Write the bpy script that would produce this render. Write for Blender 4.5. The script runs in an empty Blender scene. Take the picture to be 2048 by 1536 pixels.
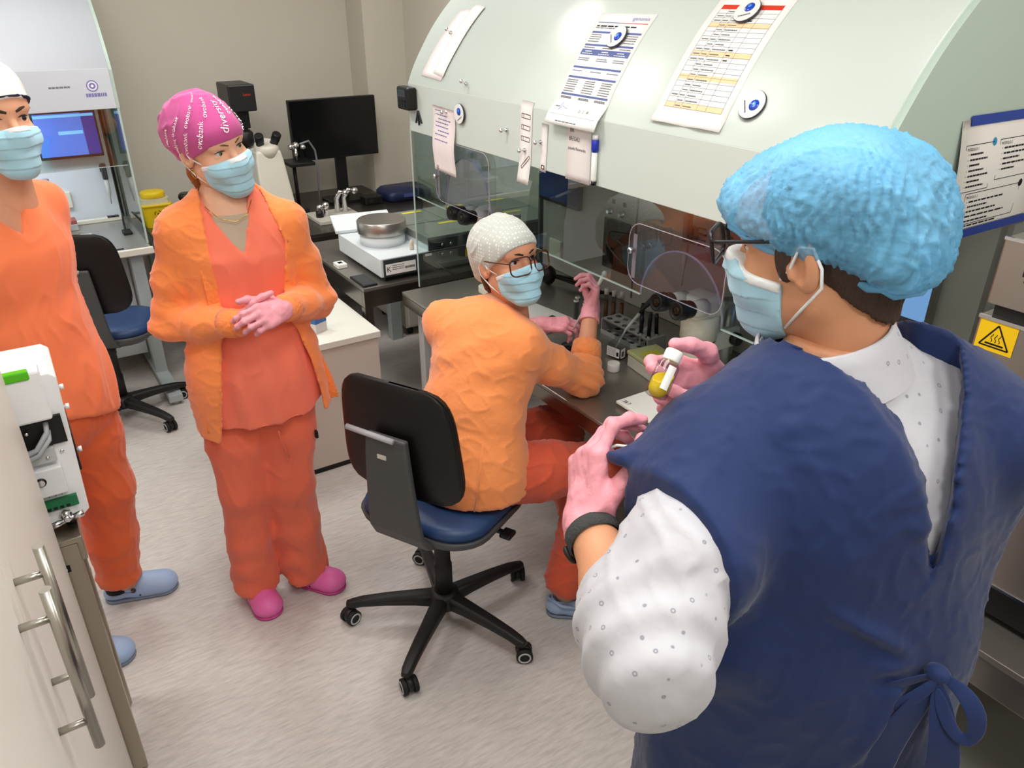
import bpy, math, random
import numpy as np
from mathutils import Vector, Matrix

# ------------------------------------------------------------------ camera, world, lamps, exposure
SC = bpy.context.scene
COL = SC.collection
cam_d = bpy.data.cameras.new('camera')
cam_d.sensor_width = 36.0
cam_d.lens = 1540.0 / 2048.0 * 36.0
cam_d.clip_start = 0.02
cam = bpy.data.objects.new('camera', cam_d)
cam.location = (0.0, 0.0, 1.95)
cam.rotation_euler = (math.radians(90 - 26.9), 0, math.radians(-33.0))
COL.objects.link(cam)
SC.camera = cam
SC.view_settings.view_transform = 'Standard'
SC.view_settings.look = 'None'
SC.view_settings.gamma = 1.0
SC.view_settings.use_curve_mapping = False
SC.view_settings.exposure = 0.3
world = bpy.data.worlds.new('world')
world.use_nodes = True
world.node_tree.nodes['Background'].inputs[0].default_value = (0.8, 0.85, 0.9, 1)
world.node_tree.nodes['Background'].inputs[1].default_value = 0.25
SC.world = world
CEIL = 2.72
LAMPS = [(0.35, -0.55), (0.55, 0.75), (0.55, 2.15), (1.55, 3.55), (0.3, 3.75), (-1.05, 0.75), (-1.05, 2.6), (1.75, -0.3)]
LAMP_W = 10.0
for i, (lx, ly) in enumerate(LAMPS):
    ld = bpy.data.lights.new('ceiling_lamp_light', 'AREA')
    ld.shape = 'SQUARE'
    ld.size = 0.54
    ld.energy = LAMP_W
    ld.color = (1.0, 0.975, 0.94)
    lo = bpy.data.objects.new('ceiling_lamp_light', ld)
    lo.location = (lx, ly, CEIL - 0.022)
    COL.objects.link(lo)

random.seed(4)
RNG = np.random.default_rng(7)

# ------------------------------------------------------------------ helpers
def lin(c):
    c = [v / 255.0 for v in c]
    return tuple(v / 12.92 if v <= 0.04045 else ((v + 0.055) / 1.055) ** 2.4 for v in c)

MATS = {}
def mat(name, col, rough=0.5, metal=0.0, spec=0.5, var=None, bump=None, emit=0.0, alpha=None, trans=0.0, ior=1.45, sheen=0.0, sss=0.0, coat=0.0):
    """var=(scale, amount, (sx,sy,sz)) colour variation, bump=(scale, strength, (sx,sy,sz))"""
    if name in MATS:
        return MATS[name]
    m = bpy.data.materials.new(name)
    m.use_nodes = True
    nt = m.node_tree
    b = nt.nodes['Principled BSDF']
    lc = lin(col)
    b.inputs['Base Color'].default_value = (*lc, 1)
    b.inputs['Roughness'].default_value = rough
    b.inputs['Metallic'].default_value = metal
    b.inputs['Specular IOR Level'].default_value = spec
    b.inputs['IOR'].default_value = ior
    b.inputs['Transmission Weight'].default_value = trans
    b.inputs['Sheen Weight'].default_value = sheen
    b.inputs['Coat Weight'].default_value = coat
    if sss:
        b.inputs['Subsurface Weight'].default_value = sss
        b.inputs['Subsurface Radius'].default_value = (0.006, 0.003, 0.002)
        b.inputs['Subsurface Scale'].default_value = 1.0
    if emit:
        b.inputs['Emission Color'].default_value = (*lc, 1)
        b.inputs['Emission Strength'].default_value = emit
    if alpha is not None:
        b.inputs['Alpha'].default_value = alpha
    if var or bump:
        tc = nt.nodes.new('ShaderNodeTexCoord')
    if var:
        mp = nt.nodes.new('ShaderNodeMapping')
        mp.inputs['Scale'].default_value = var[2] if len(var) > 2 else (1, 1, 1)
        nz = nt.nodes.new('ShaderNodeTexNoise')
        nz.inputs['Scale'].default_value = var[0]
        nz.inputs['Detail'].default_value = 4
        rp = nt.nodes.new('ShaderNodeValToRGB')
        a = var[1]
        rp.color_ramp.elements[0].position = 0.3
        rp.color_ramp.elements[1].position = 0.7
        rp.color_ramp.elements[0].color = (*[v * (1 - a) for v in lc], 1)
        rp.color_ramp.elements[1].color = (*[min(1, v * (1 + a)) for v in lc], 1)
        nt.links.new(tc.outputs['Object'], mp.inputs[0])
        nt.links.new(mp.outputs[0], nz.inputs[0])
        nt.links.new(nz.outputs[0], rp.inputs[0])
        nt.links.new(rp.outputs[0], b.inputs['Base Color'])
    if bump:
        mp = nt.nodes.new('ShaderNodeMapping')
        mp.inputs['Scale'].default_value = bump[2] if len(bump) > 2 else (1, 1, 1)
        nz = nt.nodes.new('ShaderNodeTexNoise')
        nz.inputs['Scale'].default_value = bump[0]
        nz.inputs['Detail'].default_value = 3
        bp = nt.nodes.new('ShaderNodeBump')
        bp.inputs['Strength'].default_value = bump[1]
        bp.inputs['Distance'].default_value = 0.01
        nt.links.new(tc.outputs['Object'], mp.inputs[0])
        nt.links.new(mp.outputs[0], nz.inputs[0])
        nt.links.new(nz.outputs[0], bp.inputs['Height'])
        nt.links.new(bp.outputs[0], b.inputs['Normal'])
    MATS[name] = m
    return m

def pane_mat(name, tint=(235, 245, 242), ior=1.5, rough=0.0):
    """clear sheet: what is not mirrored by its polished face passes straight through"""
    if name in MATS:
        return MATS[name]
    m = bpy.data.materials.new(name)
    m.use_nodes = True
    nt = m.node_tree
    nt.nodes.remove(nt.nodes['Principled BSDF'])
    out = nt.nodes['Material Output']
    tr = nt.nodes.new('ShaderNodeBsdfTransparent')
    tr.inputs[0].default_value = (*lin(tint), 1)
    gl = nt.nodes.new('ShaderNodeBsdfGlossy')
    gl.inputs['Roughness'].default_value = rough
    fr = nt.nodes.new('ShaderNodeFresnel')
    fr.inputs[0].default_value = ior
    ge = nt.nodes.new('ShaderNodeNewGeometry')
    inv = nt.nodes.new('ShaderNodeMath'); inv.operation = 'SUBTRACT'; inv.inputs[0].default_value = 1.0
    mul = nt.nodes.new('ShaderNodeMath'); mul.operation = 'MULTIPLY'
    mx = nt.nodes.new('ShaderNodeMixShader')
    nt.links.new(ge.outputs['Backfacing'], inv.inputs[1])
    nt.links.new(fr.outputs[0], mul.inputs[0])
    nt.links.new(inv.outputs[0], mul.inputs[1])
    nt.links.new(mul.outputs[0], mx.inputs[0])
    nt.links.new(tr.outputs[0], mx.inputs[1])
    nt.links.new(gl.outputs[0], mx.inputs[2])
    nt.links.new(mx.outputs[0], out.inputs[0])
    MATS[name] = m
    return m

ORIG = {}
def thing(name, label, cat, loc=(0, 0, 0), rotz=0.0, group=None):
    o = bpy.data.objects.new(name, None)
    o.empty_display_size = 0.05
    o.location = loc
    o.rotation_euler = (0, 0, rotz)
    COL.objects.link(o)
    ORIG[o.name] = Vector((0, 0, 0)) if rotz else Vector(loc)
    tag(o, label, cat, group)
    return o

def tag(o, label, cat, group=None):
    o['label'] = label
    o['category'] = cat
    if group:
        o['group'] = group
    return o

def struct(o):
    o['kind'] = 'structure'
    return o

def link_mesh(name, me, m, parent=None, smooth=None, bevel=None):
    if m is not None and not me.materials:
        me.materials.append(m)
    o = bpy.data.objects.new(name, me)
    COL.objects.link(o)
    if parent is not None:
        o.parent = parent
        ORIG[o.name] = ORIG[parent.name]
    else:
        ORIG[o.name] = Vector((0, 0, 0))
    if bevel:
        md = o.modifiers.new('bevel', 'BEVEL')
        md.width = bevel
        md.segments = 2
        md.limit_method = 'ANGLE'
        md.angle_limit = math.radians(40)
        md.harden_normals = False
    return o

def frame(axis):
    z = Vector(axis).normalized()
    x = z.orthogonal().normalized()
    if abs(z.z) > 0.999:
        x = Vector((1, 0, 0))
    return x, z.cross(x), z

class MB:
    def __init__(s):
        s.v = []; s.f = []; s.sm = []
    def add(s, vs, fs, smooth=False):
        n = len(s.v)
        s.v += [tuple(p) for p in vs]
        s.f += [tuple(i + n for i in f) for f in fs]
        s.sm += [smooth] * len(fs)
        return s
    def box(s, lo, hi, M=None):
        x0, y0, z0 = lo; x1, y1, z1 = hi
        vs = [Vector(p) for p in ((x0, y0, z0), (x1, y0, z0), (x1, y1, z0), (x0, y1, z0), (x0, y0, z1), (x1, y0, z1), (x1, y1, z1), (x0, y1, z1))]
        if M is not None:
            vs = [M @ v for v in vs]
        return s.add(vs, [(0, 3, 2, 1), (4, 5, 6, 7), (0, 1, 5, 4), (1, 2, 6, 5), (2, 3, 7, 6), (3, 0, 4, 7)])
    def bar(s, a, b, w, h, up=(0, 0, 1)):
        a = Vector(a); b = Vector(b); d = (b - a).normalized()
        sd = d.cross(Vector(up)).normalized(); u = sd.cross(d)
        vs = []
        for p in (a, b):
            for q, r in ((-1, -1), (1, -1), (1, 1), (-1, 1)):
                vs.append(p + sd * q * w / 2 + u * r * h / 2)
        return s.add(vs, [(0, 1, 2, 3), (7, 6, 5, 4), (0, 4, 5, 1), (1, 5, 6, 2), (2, 6, 7, 3), (3, 7, 4, 0)])
    def lathe(s, prof, o, axis=(0, 0, 1), n=24, cap=True):
        x, y, z = frame(axis); o = Vector(o); vs = []; fs = []
        for r, h in prof:
            for k in range(n):
                t = 2 * math.pi * k / n
                vs.append(o + z * h + (x * math.cos(t) + y * math.sin(t)) * max(r, 1e-5))
        m = len(prof)
        for i in range(m - 1):
            for k in range(n):
                k2 = (k + 1) % n
                fs.append((i * n + k, i * n + k2, (i + 1) * n + k2, (i + 1) * n + k))
        sm = [True] * len(fs)
        if cap:
            fs.append(tuple(range(n - 1, -1, -1))); fs.append(tuple((m - 1) * n + k for k in range(n)))
            sm += [False, False]
        n0 = len(s.v)
        s.v += [tuple(p) for p in vs]; s.f += [tuple(i + n0 for i in f) for f in fs]; s.sm += sm
        return s
    def cyl(s, a, b, r, r2=None, n=20):
        a = Vector(a); b = Vector(b)
        return s.lathe([(r, 0), (r if r2 is None else r2, (b - a).length)], a, b - a, n)
    def tube(s, pts, r, n=8, cap=True):
        pts = [Vector(p) for p in pts]; vs = []; fs = []
        rs = r if isinstance(r, (list, tuple)) else [r] * len(pts)
        px = None
        for i, p in enumerate(pts):
            d = (pts[min(i + 1, len(pts) - 1)] - pts[max(i - 1, 0)]).normalized()
            if px is None:
                px = d.orthogonal().normalized()
            px = (px - d * px.dot(d)).normalized(); py = d.cross(px)
            for k in range(n):
                t = 2 * math.pi * k / n
                vs.append(p + (px * math.cos(t) + py * math.sin(t)) * rs[i])
        for i in range(len(pts) - 1):
            for k in range(n):
                k2 = (k + 1) % n
                fs.append((i * n + k, i * n + k2, (i + 1) * n + k2, (i + 1) * n + k))
        if cap:
            fs.append(tuple(range(n - 1, -1, -1))); fs.append(tuple((len(pts) - 1) * n + k for k in range(n)))
        return s.add(vs, fs, True)
    def prism(s, poly, o, ax, ay, az, h):
        """polygon (2D) in the plane (ax, ay) at o, extruded by h along az"""
        o = Vector(o); ax = Vector(ax); ay = Vector(ay); az = Vector(az); n = len(poly)
        vs = [o + ax * p[0] + ay * p[1] for p in poly] + [o + ax * p[0] + ay * p[1] + az * h for p in poly]
        fs = [tuple(range(n - 1, -1, -1)), tuple(range(n, 2 * n))] + [(k, (k + 1) % n, n + (k + 1) % n, n + k) for k in range(n)]
        if ax.cross(ay).dot(az) * h < 0:
            fs = [tuple(reversed(f)) for f in fs]
        return s.add(vs, fs)
    def ell(s, c, r, n=20, m=12, M=None):
        c = Vector(c); vs = []; fs = []
        for i in range(m + 1):
            a = math.pi * i / m
            for k in range(n):
                t = 2 * math.pi * k / n
                p = Vector((r[0] * math.sin(a) * math.cos(t), r[1] * math.sin(a) * math.sin(t), -r[2] * math.cos(a)))
                vs.append(c + (M @ p if M is not None else p))
        for i in range(m):
            for k in range(n):
                k2 = (k + 1) % n
                fs.append((i * n + k, i * n + k2, (i + 1) * n + k2, (i + 1) * n + k))
        return s.add(vs, fs, True)
    def mesh(s, name, off=(0, 0, 0)):
        me = bpy.data.meshes.new(name)
        o = Vector(off)
        me.from_pydata([(p[0] - o.x, p[1] - o.y, p[2] - o.z) for p in s.v], [], s.f)
        me.polygons.foreach_set('use_smooth', s.sm)
        me.update()
        return me
    def build(s, name, m, parent=None, bevel=None):
        off = ORIG[parent.name] if parent is not None else (0, 0, 0)
        return link_mesh(name, s.mesh(name, off), m, parent, bevel=bevel)

def rrect(w, h, r, n=5):
    pts = []
    for cx, cy, a0 in ((w / 2 - r, h / 2 - r, 0), (-w / 2 + r, h / 2 - r, 90), (-w / 2 + r, -h / 2 + r, 180), (w / 2 - r, -h / 2 + r, 270)):
        for k in range(n + 1):
            a = math.radians(a0 + 90 * k / n)
            pts.append((cx + r * math.cos(a), cy + r * math.sin(a)))
    return pts

_tc = {}
def text_geo(txt, size):
    """flat glyph faces of a word: (verts2d, tris)"""
    key = (txt, size)
    if key in _tc:
        return _tc[key]
    cu = bpy.data.curves.new('t', 'FONT')
    cu.body = txt
    cu.size = size
    cu.resolution_u = 2
    ob = bpy.data.objects.new('t', cu)
    me = bpy.data.meshes.new_from_object(ob)
    me.calc_loop_triangles()
    r = ([(v.co.x, v.co.y) for v in me.vertices], [tuple(t.vertices) for t in me.loop_triangles])
    bpy.data.objects.remove(ob); bpy.data.meshes.remove(me); bpy.data.curves.remove(cu)
    _tc[key] = r
    return r

class Print:
    """ink on a surface: f(u, v, lift) gives the world point of sheet coordinates"""
    def __init__(s, f, lift=0.0006):
        s.f = f; s.l = lift; s.mb = {}
    def m(s, ink):
        return s.mb.setdefault(ink, MB())
    def rect(s, ink, u0, v0, u1, v1, nu=1, nv=1, l=0.0):
        us = [u0 + (u1 - u0) * i / nu for i in range(nu + 1)]; vs = [v0 + (v1 - v0) * i / nv for i in range(nv + 1)]
        pts = [s.f(u, v, s.l + l) for v in vs for u in us]
        fs = [(j * (nu + 1) + i, j * (nu + 1) + i + 1, (j + 1) * (nu + 1) + i + 1, (j + 1) * (nu + 1) + i) for j in range(nv) for i in range(nu)]
        s.m(ink).add(pts, fs)
    def line(s, ink, pts, w, l=0.0):
        for (a, b), (c, d) in zip(pts, pts[1:]):
            dx, dy = c - a, d - b; L = math.hypot(dx, dy) or 1
            nx, ny = -dy / L * w / 2, dx / L * w / 2
            s.m(ink).add([s.f(a + nx, b + ny, s.l + l), s.f(a - nx, b - ny, s.l + l), s.f(c - nx, d - ny, s.l + l), s.f(c + nx, d + ny, s.l + l)], [(0, 1, 2, 3)])
    def text(s, ink, txt, u, v, size, ang=0.0, sx=1.0, l=0.0002):
        vs, ts = text_geo(txt, size)
        c, n = math.cos(ang), math.sin(ang)
        s.m(ink).add([s.f(u + (x * sx * c - y * n), v + (x * sx * n + y * c), s.l + l) for x, y in vs], ts)
    def disc(s, ink, u, v, r, r2=None, n=20, l=0.0):
        pts = [s.f(u + r * math.cos(2 * math.pi * k / n), v + (r2 or r) * math.sin(2 * math.pi * k / n), s.l + l) for k in range(n)]
        s.m(ink).add(pts, [tuple(range(n))])
    def greek(s, ink, u, v, w, h, seed=0, fill=0.8):
        """a row of word-like dashes, for print too small to read"""
        r = random.Random(seed); x = u
        while x < u + w * fill:
            ww = min(w * (0.06 + 0.12 * r.random()), u + w - x)
            s.rect(ink, x, v, x + ww, v + h)
            x += ww + w * 0.025
    def build(s, parent, names):
        for ink, mb in s.mb.items():
            o = mb.build(names.get(ink, 'print'), MATS[ink], parent)
            if len(mb.f) > 12:
                o['kind'] = 'stuff'

# inks and common materials
for nme, c in dict(ink_black=(30, 30, 34), ink_grey=(120, 120, 125), ink_lines=(90, 90, 96), ink_blue=(96, 108, 160), ink_red=(214, 62, 40), ink_orange=(250, 214, 170), ink_pale=(222, 222, 230), ink_violet=(128, 120, 176), ink_white=(245, 245, 245), ink_yellow=(250, 205, 30), ink_pen=(120, 140, 210), ink_teal=(60, 140, 190), ink_green=(30, 110, 70), ink_brown=(84, 40, 24)).items():
    mat(nme, c, 0.7, spec=0.2)
STEEL = mat('brushed_steel', (176, 172, 164), 0.28, 1.0, bump=(60, 0.03, (1, 30, 1)))
STEEL_TOP = mat('steel_worktop', (158, 153, 146), 0.30, 0.75, var=(3, 0.08), bump=(40, 0.02, (30, 1, 1)))
STEEL_DARK = mat('dark_steel', (118, 113, 106), 0.3, 1.0)
CHROME = mat('chrome', (225, 225, 228), 0.08, 1.0)
WHITE = mat('white_enamel', (236, 236, 232), 0.35)
CREAM = mat('cream_enamel', (226, 222, 208), 0.35)
PAPER = mat('paper', (242, 240, 238), 0.8, spec=0.2)
PAPER_PINK = mat('thin_paper', (240, 232, 232), 0.8, spec=0.2)
BLACK = mat('black_plastic', (16, 16, 17), 0.45)
BLACKG = mat('black_gloss', (7, 7, 9), 0.12)
RUBBER = mat('black_rubber', (24, 24, 25), 0.7)
GREYP = mat('grey_plastic', (86, 87, 88), 0.5)
LIGHTG = mat('light_grey_plastic', (190, 192, 192), 0.45)
FASCIA = mat('mint_white_enamel', (206, 216, 209), 0.28, var=(2.0, 0.012))
GLASS = pane_mat('clear_glass', (232, 240, 238), 2.3)
ACRYL = pane_mat('clear_acrylic', (240, 240, 248), 1.5)
CLEARP = pane_mat('clear_plastic', (225, 228, 228), 1.45, 0.08)
GLASS_EDGE = mat('polished_glass_edge', (196, 214, 208), 0.15, alpha=0.75)
# ------------------------------------------------------------------ the room
def floor_mat():
    m = mat('vinyl_floor', (198, 192, 186), 0.38, spec=0.4)
    nt = m.node_tree; b = nt.nodes['Principled BSDF']
    tc = nt.nodes.new('ShaderNodeTexCoord')
    mp = nt.nodes.new('ShaderNodeMapping'); mp.inputs['Rotation'].default_value = (0, 0, math.radians(62)); mp.inputs['Scale'].default_value = (9, 60, 1)
    mp.vector_type = 'POINT'
    n1 = nt.nodes.new('ShaderNodeTexNoise'); n1.inputs['Scale'].default_value = 1.6; n1.inputs['Detail'].default_value = 5; n1.inputs['Roughness'].default_value = 0.65
    r1 = nt.nodes.new('ShaderNodeValToRGB')
    e = r1.color_ramp.elements
    e[0].position = 0.30; e[0].color = (*lin((186, 181, 177)), 1)
    e[1].position = 0.66; e[1].color = (*lin((214, 209, 205)), 1)
    k = e.new(0.48); k.color = (*lin((203, 198, 194)), 1)
    n2 = nt.nodes.new('ShaderNodeTexNoise'); n2.inputs['Scale'].default_value = 1.1; n2.inputs['Detail'].default_value = 2
    r2 = nt.nodes.new('ShaderNodeValToRGB'); r2.color_ramp.elements[0].color = (0.92, 0.91, 0.90, 1); r2.color_ramp.elements[1].color = (1, 1, 1, 1)
    mx = nt.nodes.new('ShaderNodeMixRGB'); mx.blend_type = 'MULTIPLY'; mx.inputs[0].default_value = 1
    nt.links.new(tc.outputs['Object'], mp.inputs[0]); nt.links.new(mp.outputs[0], n1.inputs[0]); nt.links.new(n1.outputs[0], r1.inputs[0])
    nt.links.new(tc.outputs['Object'], n2.inputs[0]); nt.links.new(n2.outputs[0], r2.inputs[0])
    nt.links.new(r1.outputs[0], mx.inputs[1]); nt.links.new(r2.outputs[0], mx.inputs[2]); nt.links.new(mx.outputs[0], b.inputs['Base Color'])
    return m

X0, X1, Y0, Y1 = -1.75, 2.36, -1.7, 5.16
WALL = mat('painted_wall', (202, 196, 184), 0.75, spec=0.2, bump=(90, 0.03))
CEILM = mat('ceiling_white', (224, 224, 220), 0.85, spec=0.1)
struct(MB().box((X0 - .1, Y0 - .1, -0.1), (X1 + .1, Y1 + .1, 0)).build('floor', floor_mat()))
struct(MB().box((X0 - .1, Y1, 0), (X1 + .1, Y1 + .1, CEIL)).build('wall_back', WALL))
struct(MB().box((X1, Y0, 0), (X1 + .1, Y1, CEIL)).build('wall_right', WALL))
struct(MB().box((X0 - .1, Y0, 0), (X0, Y1, CEIL)).build('wall_left', WALL))
struct(MB().box((X0 - .1, Y0 - .1, 0), (X1 + .1, Y0, CEIL)).build('wall_front', WALL))
struct(MB().box((X0 - .1, Y0 - .1, CEIL), (X1 + .1, Y1 + .1, CEIL + .1)).build('ceiling', CEILM))
struct(MB().box((2.085, 4.9, 0), (X1, Y1, CEIL)).build('wall_pier', WALL))
LAMPM = mat('lamp_diffuser', (255, 252, 246), 0.6, emit=2.5)
for i, (lx, ly) in enumerate(LAMPS):
    t = thing('ceiling_lamp', 'square white flush ceiling lamp panel', 'lamp', (lx, ly, CEIL), group='ceiling lamp panels')
    MB().box((lx - .29, ly - .29, CEIL - .012), (lx + .29, ly + .29, CEIL - .001)).build('diffuser', LAMPM, t)
    f = MB()
    for a, b in (((lx - .31, ly - .31), (lx + .31, ly - .29)), ((lx - .31, ly + .29), (lx + .31, ly + .31)), ((lx - .31, ly - .29), (lx - .29, ly + .29)), ((lx + .29, ly - .29), (lx + .31, ly + .29))):
        f.box((*a, CEIL - .02), (*b, CEIL - .001))
    f.build('frame', WHITE, t)
# ------------------------------------------------------------------ laminar flow workstations
PROF = [(0.0, 1.631), (0.022, 1.682), (0.05, 1.732), (0.122, 1.839), (0.205, 1.927), (0.31, 2.015), (0.46, 2.10), (0.66, 2.15), (0.86, 2.155)]
def _smooth(p, it=2):
    for _ in range(it):
        q = [p[0]]
        for a, b in zip(p, p[1:]):
            q += [(a[0] * .75 + b[0] * .25, a[1] * .75 + b[1] * .25), (a[0] * .25 + b[0] * .75, a[1] * .25 + b[1] * .75)]
        p = q + [p[-1]]
    return p
PROFS = _smooth(PROF)
FPATH = [(0.0, 1.30), (0.0, 1.449)] + PROFS     # front face profile (depth, height), bottom up
def fas(s):
    """point and outward normal on the front profile at arc length s above the band's lower edge"""
    s += 0.149
    for (d0, z0), (d1, z1) in zip(FPATH, FPATH[1:]):
        l = math.hypot(d1 - d0, z1 - z0)
        if s <= l or (d1, z1) == FPATH[-1]:
            u = s / l
            return d0 + (d1 - d0) * u, z0 + (z1 - z0) * u, -(z1 - z0) / l, (d1 - d0) / l
        s -= l
SASH_Z = 1.176
def workstation(T, R, name, label, arches, backm, FASCIA):
    """T(a, d, z): a along the front from the near end, d inward from the front face"""
    LEN = 2.06
    root = thing(name, label, 'workstation', T(LEN / 2, 0.33, 0.77))
    def bx(a0, a1, d0, d1, z0, z1):
        p, q = T(a0, d0, z0), T(a1, d1, z1)
        return MB().box(tuple(min(x, y) for x, y in zip(p, q)), tuple(max(x, y) for x, y in zip(p, q)))
    bx(0, LEN, 0, 0.02, 1.449, 1.633).build('fascia_band', FASCIA, root, bevel=0.002)
    # curved cover
    n = len(PROFS); mb = MB(); vs = []; fs = []
    for a in (0, LEN):
        for (d, z) in PROFS:
            vs.append(T(a, d, z))
        for (d, z) in PROFS:
            vs.append(T(a, d + 0.014, z - 0.014))
    for i in range(n - 1):
        fs += [(i, 2 * n + i, 2 * n + i + 1, i + 1), (n + i, n + i + 1, 3 * n + i + 1, 3 * n + i)]
        fs += [(i, i + 1, n + i + 1, n + i), (2 * n + i, 3 * n + i, 3 * n + i + 1, 2 * n + i + 1)]
    fs += [(0, n, 3 * n, 2 * n), (n - 1, 3 * n - 1, 4 * n - 1, 2 * n - 1)]
    mb.add(vs, fs, True).build('curved_cover', FASCIA, root)
    # end panels
    poly = [(0.004, 1.45)] + [(d + 0.006, z - 0.006) for d, z in PROFS] + [(0.86, 1.45)]
    for a in (-0.016, LEN):
        mb = MB()
        vs = [T(a, d, z) for d, z in poly] + [T(a + 0.016, d, z) for d, z in poly]
        k = len(poly)
        fs = [tuple(range(k)), tuple(range(2 * k - 1, k - 1, -1))] + [(i, k + i, k + (i + 1) % k, (i + 1) % k) for i in range(k)]
        mb.add(vs, fs).build('end_panel', mat('mint_enamel_shaded', (176, 194, 184), 0.3, spec=0.5), root)  # mint fascia paint, with the shade on end faces put into the colour
    bx(0.02, LEN - 0.02, 0.66, 0.70, 0.772, 1.45).build('back_panel', backm, root)
    bx(0.02, LEN - 0.02, 0.70, 0.86, 0.772, 1.45).build('rear_duct', LIGHTG, root)
    bx(0.0, LEN, 0.022, 0.66, 1.451, 1.475).build('chamber_ceiling', mat('perforated_white', (214, 216, 214), 0.5), root)
    # side windows with rear posts
    for a in (-0.012, LEN + 0.002):
        g = bx(a, a + 0.01, 0.004, 0.655, 0.772, 1.449).build('side_window', GLASS, root)
        bx(a, a + 0.014, 0.655, 0.86, 0.772, 1.449).build('side_post', mat('post_grey', (118, 124, 118), 0.45), root)
        bx(a + 0.0, a + 0.0102, 0.0015, 0.0042, 0.772, 1.449).build('window_edge', GLASS_EDGE, g)
    # front sash with arched openings for the microscopes, built as strips so that the openings are real
    prev = 0.004; segs = []
    mb = MB()
    zt = 1.46
    cols = []
    arcs = []
    for (a0, a1, zt_) in sorted(arches):
        segs.append((prev, a0)); arcs.append((a0, a1, zt_)); prev = a1
    segs.append((prev, LEN - 0.004))
    def strip(A, zlo):
        m = len(A)
        vs = [T(a, d, z) for d in (0.012, 0.018) for a, zz in zip(A, zlo) for z in (zz, zt)]
        f = []
        for i in range(m - 1):
            p = 2 * i
            f += [(p, p + 1, p + 3, p + 2), (2 * m + p, 2 * m + p + 2, 2 * m + p + 3, 2 * m + p + 1), (p, p + 2, 2 * m + p + 2, 2 * m + p)]
        mb.add(vs, f)
    for a0, a1 in segs:
        strip([a0, a1], [SASH_Z, SASH_Z])
    for a0, a1, zz in arcs:
        A = [a0 + (a1 - a0) * (0.5 - 0.5 * math.cos(math.pi * k / 24)) for k in range(25)]
        strip(A, [SASH_Z + (zz - SASH_Z) * math.sqrt(max(0, 1 - ((a - (a0 + a1) / 2) / ((a1 - a0) / 2)) ** 2)) for a in A])
    sash = mb.build('front_sash', GLASS, root)
    for a0, a1 in segs:
        MB().bar(T(a0, 0.015, SASH_Z), T(a1, 0.015, SASH_Z), 0.0065, 0.003).build('sash_edge', GLASS_EDGE, sash)
    for a0, a1, zz in arcs:
        pts = []
        for k in range(33):
            t = math.pi * k / 32
            pts.append(T((a0 + a1) / 2 - (a1 - a0) / 2 * math.cos(t), 0.015, SASH_Z + (zz - SASH_Z) * math.sin(t)))
        MB().tube(pts, 0.0032, 6).build('arch_edge', mat('arch_trim', (176, 174, 190), 0.15, alpha=0.6), sash)
        # sliding draught flap in front of the arch with its slot and thumb screw
        fl = thing_part = MB()
        w = a1 - a0 + 0.05; zc = (1.21 + zz + 0.045) / 2; h = zz + 0.045 - 1.21
        poly = rrect(w, h, 0.045)
        ac = (a0 + a1) / 2 + 0.02
        k = len(poly)
        vs = [T(ac + u, -0.004, zc + v) for u, v in poly] + [T(ac + u, 0.0, zc + v) for u, v in poly]
        fl.add(vs, [tuple(range(k)), tuple(range(2 * k - 1, k - 1, -1))] + [(i, k + i, k + (i + 1) % k, (i + 1) % k) for i in range(k)])
        flap = fl.build('draught_flap', ACRYL, root)
        MB().tube([T(ac + u, -0.002, zc + v) for u, v in poly + poly[:1]], 0.0016, 5, False).build('flap_edge', mat('flap_rim', (214, 206, 212), 0.12, alpha=0.45), flap)
        sa = a1 + 0.016
        MB().bar(T(sa, -0.0055, 1.225), T(sa, -0.0055, 1.352), 0.014, 0.002, up=R((1, 0))).build('slot', mat('slot_rim', (150, 140, 150), 0.2, alpha=0.55), flap)
        MB().lathe([(0.004, 0), (0.004, 0.012), (0.009, 0.014), (0.0095, 0.022), (0.006, 0.025)], T(sa, -0.004, 1.308), R((-1, 0)), 14).build('thumb_screw', CHROME, flap)
    return root, bx

# --- near workstation along the right wall
def T1(a, d, z): return (1.44 + d, 0.92 + a, z)
def R1(v): return (v[0], v[1], 0)
HOODBACK = mat('hood_back_grey', (176, 176, 170), 0.4, 0.1)
hood1, bx1 = workstation(T1, R1, 'laminar_workstation', 'long mint-white laminar flow workstation with curved cover and papers stuck on it', [(0.327, 0.639, 1.338), (1.45, 1.805, 1.401)], HOODBACK, FASCIA)
# control panel on the inner back wall
MB().box((2.088, 2.335, 0.893), (2.099, 2.495, 1.107)).build('control_display', BLACKG, hood1)
for (y, z) in ((2.467, 1.135), (2.393, 1.136)):
    MB().lathe([(0.014, 0), (0.014, 0.006), (0.010, 0.007), (0.009, 0.022), (0.007, 0.024)], (2.1, y, z), (-1, 0, 0), 16).build('knob', CHROME, hood1)
for (y, z) in ((2.454, 1.179), (2.384, 1.177)):
    MB().box((2.097, y - .009, z - .009), (2.0995, y + .009, z + .009)).build('symbol_plate', BLACK, hood1)
MB().box((2.096, 2.302, 0.80), (2.0995, 2.308, 1.44)).build('panel_seam', STEEL_DARK, hood1)
MB().box((2.096, 1.40, 0.80), (2.0995, 1.406, 1.44)).build('panel_seam', STEEL_DARK, hood1)
MB().box((2.086, 2.80, 0.84), (2.0995, 2.89, 0.92)).build('power_outlet', CREAM, hood1, bevel=0.003)

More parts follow.
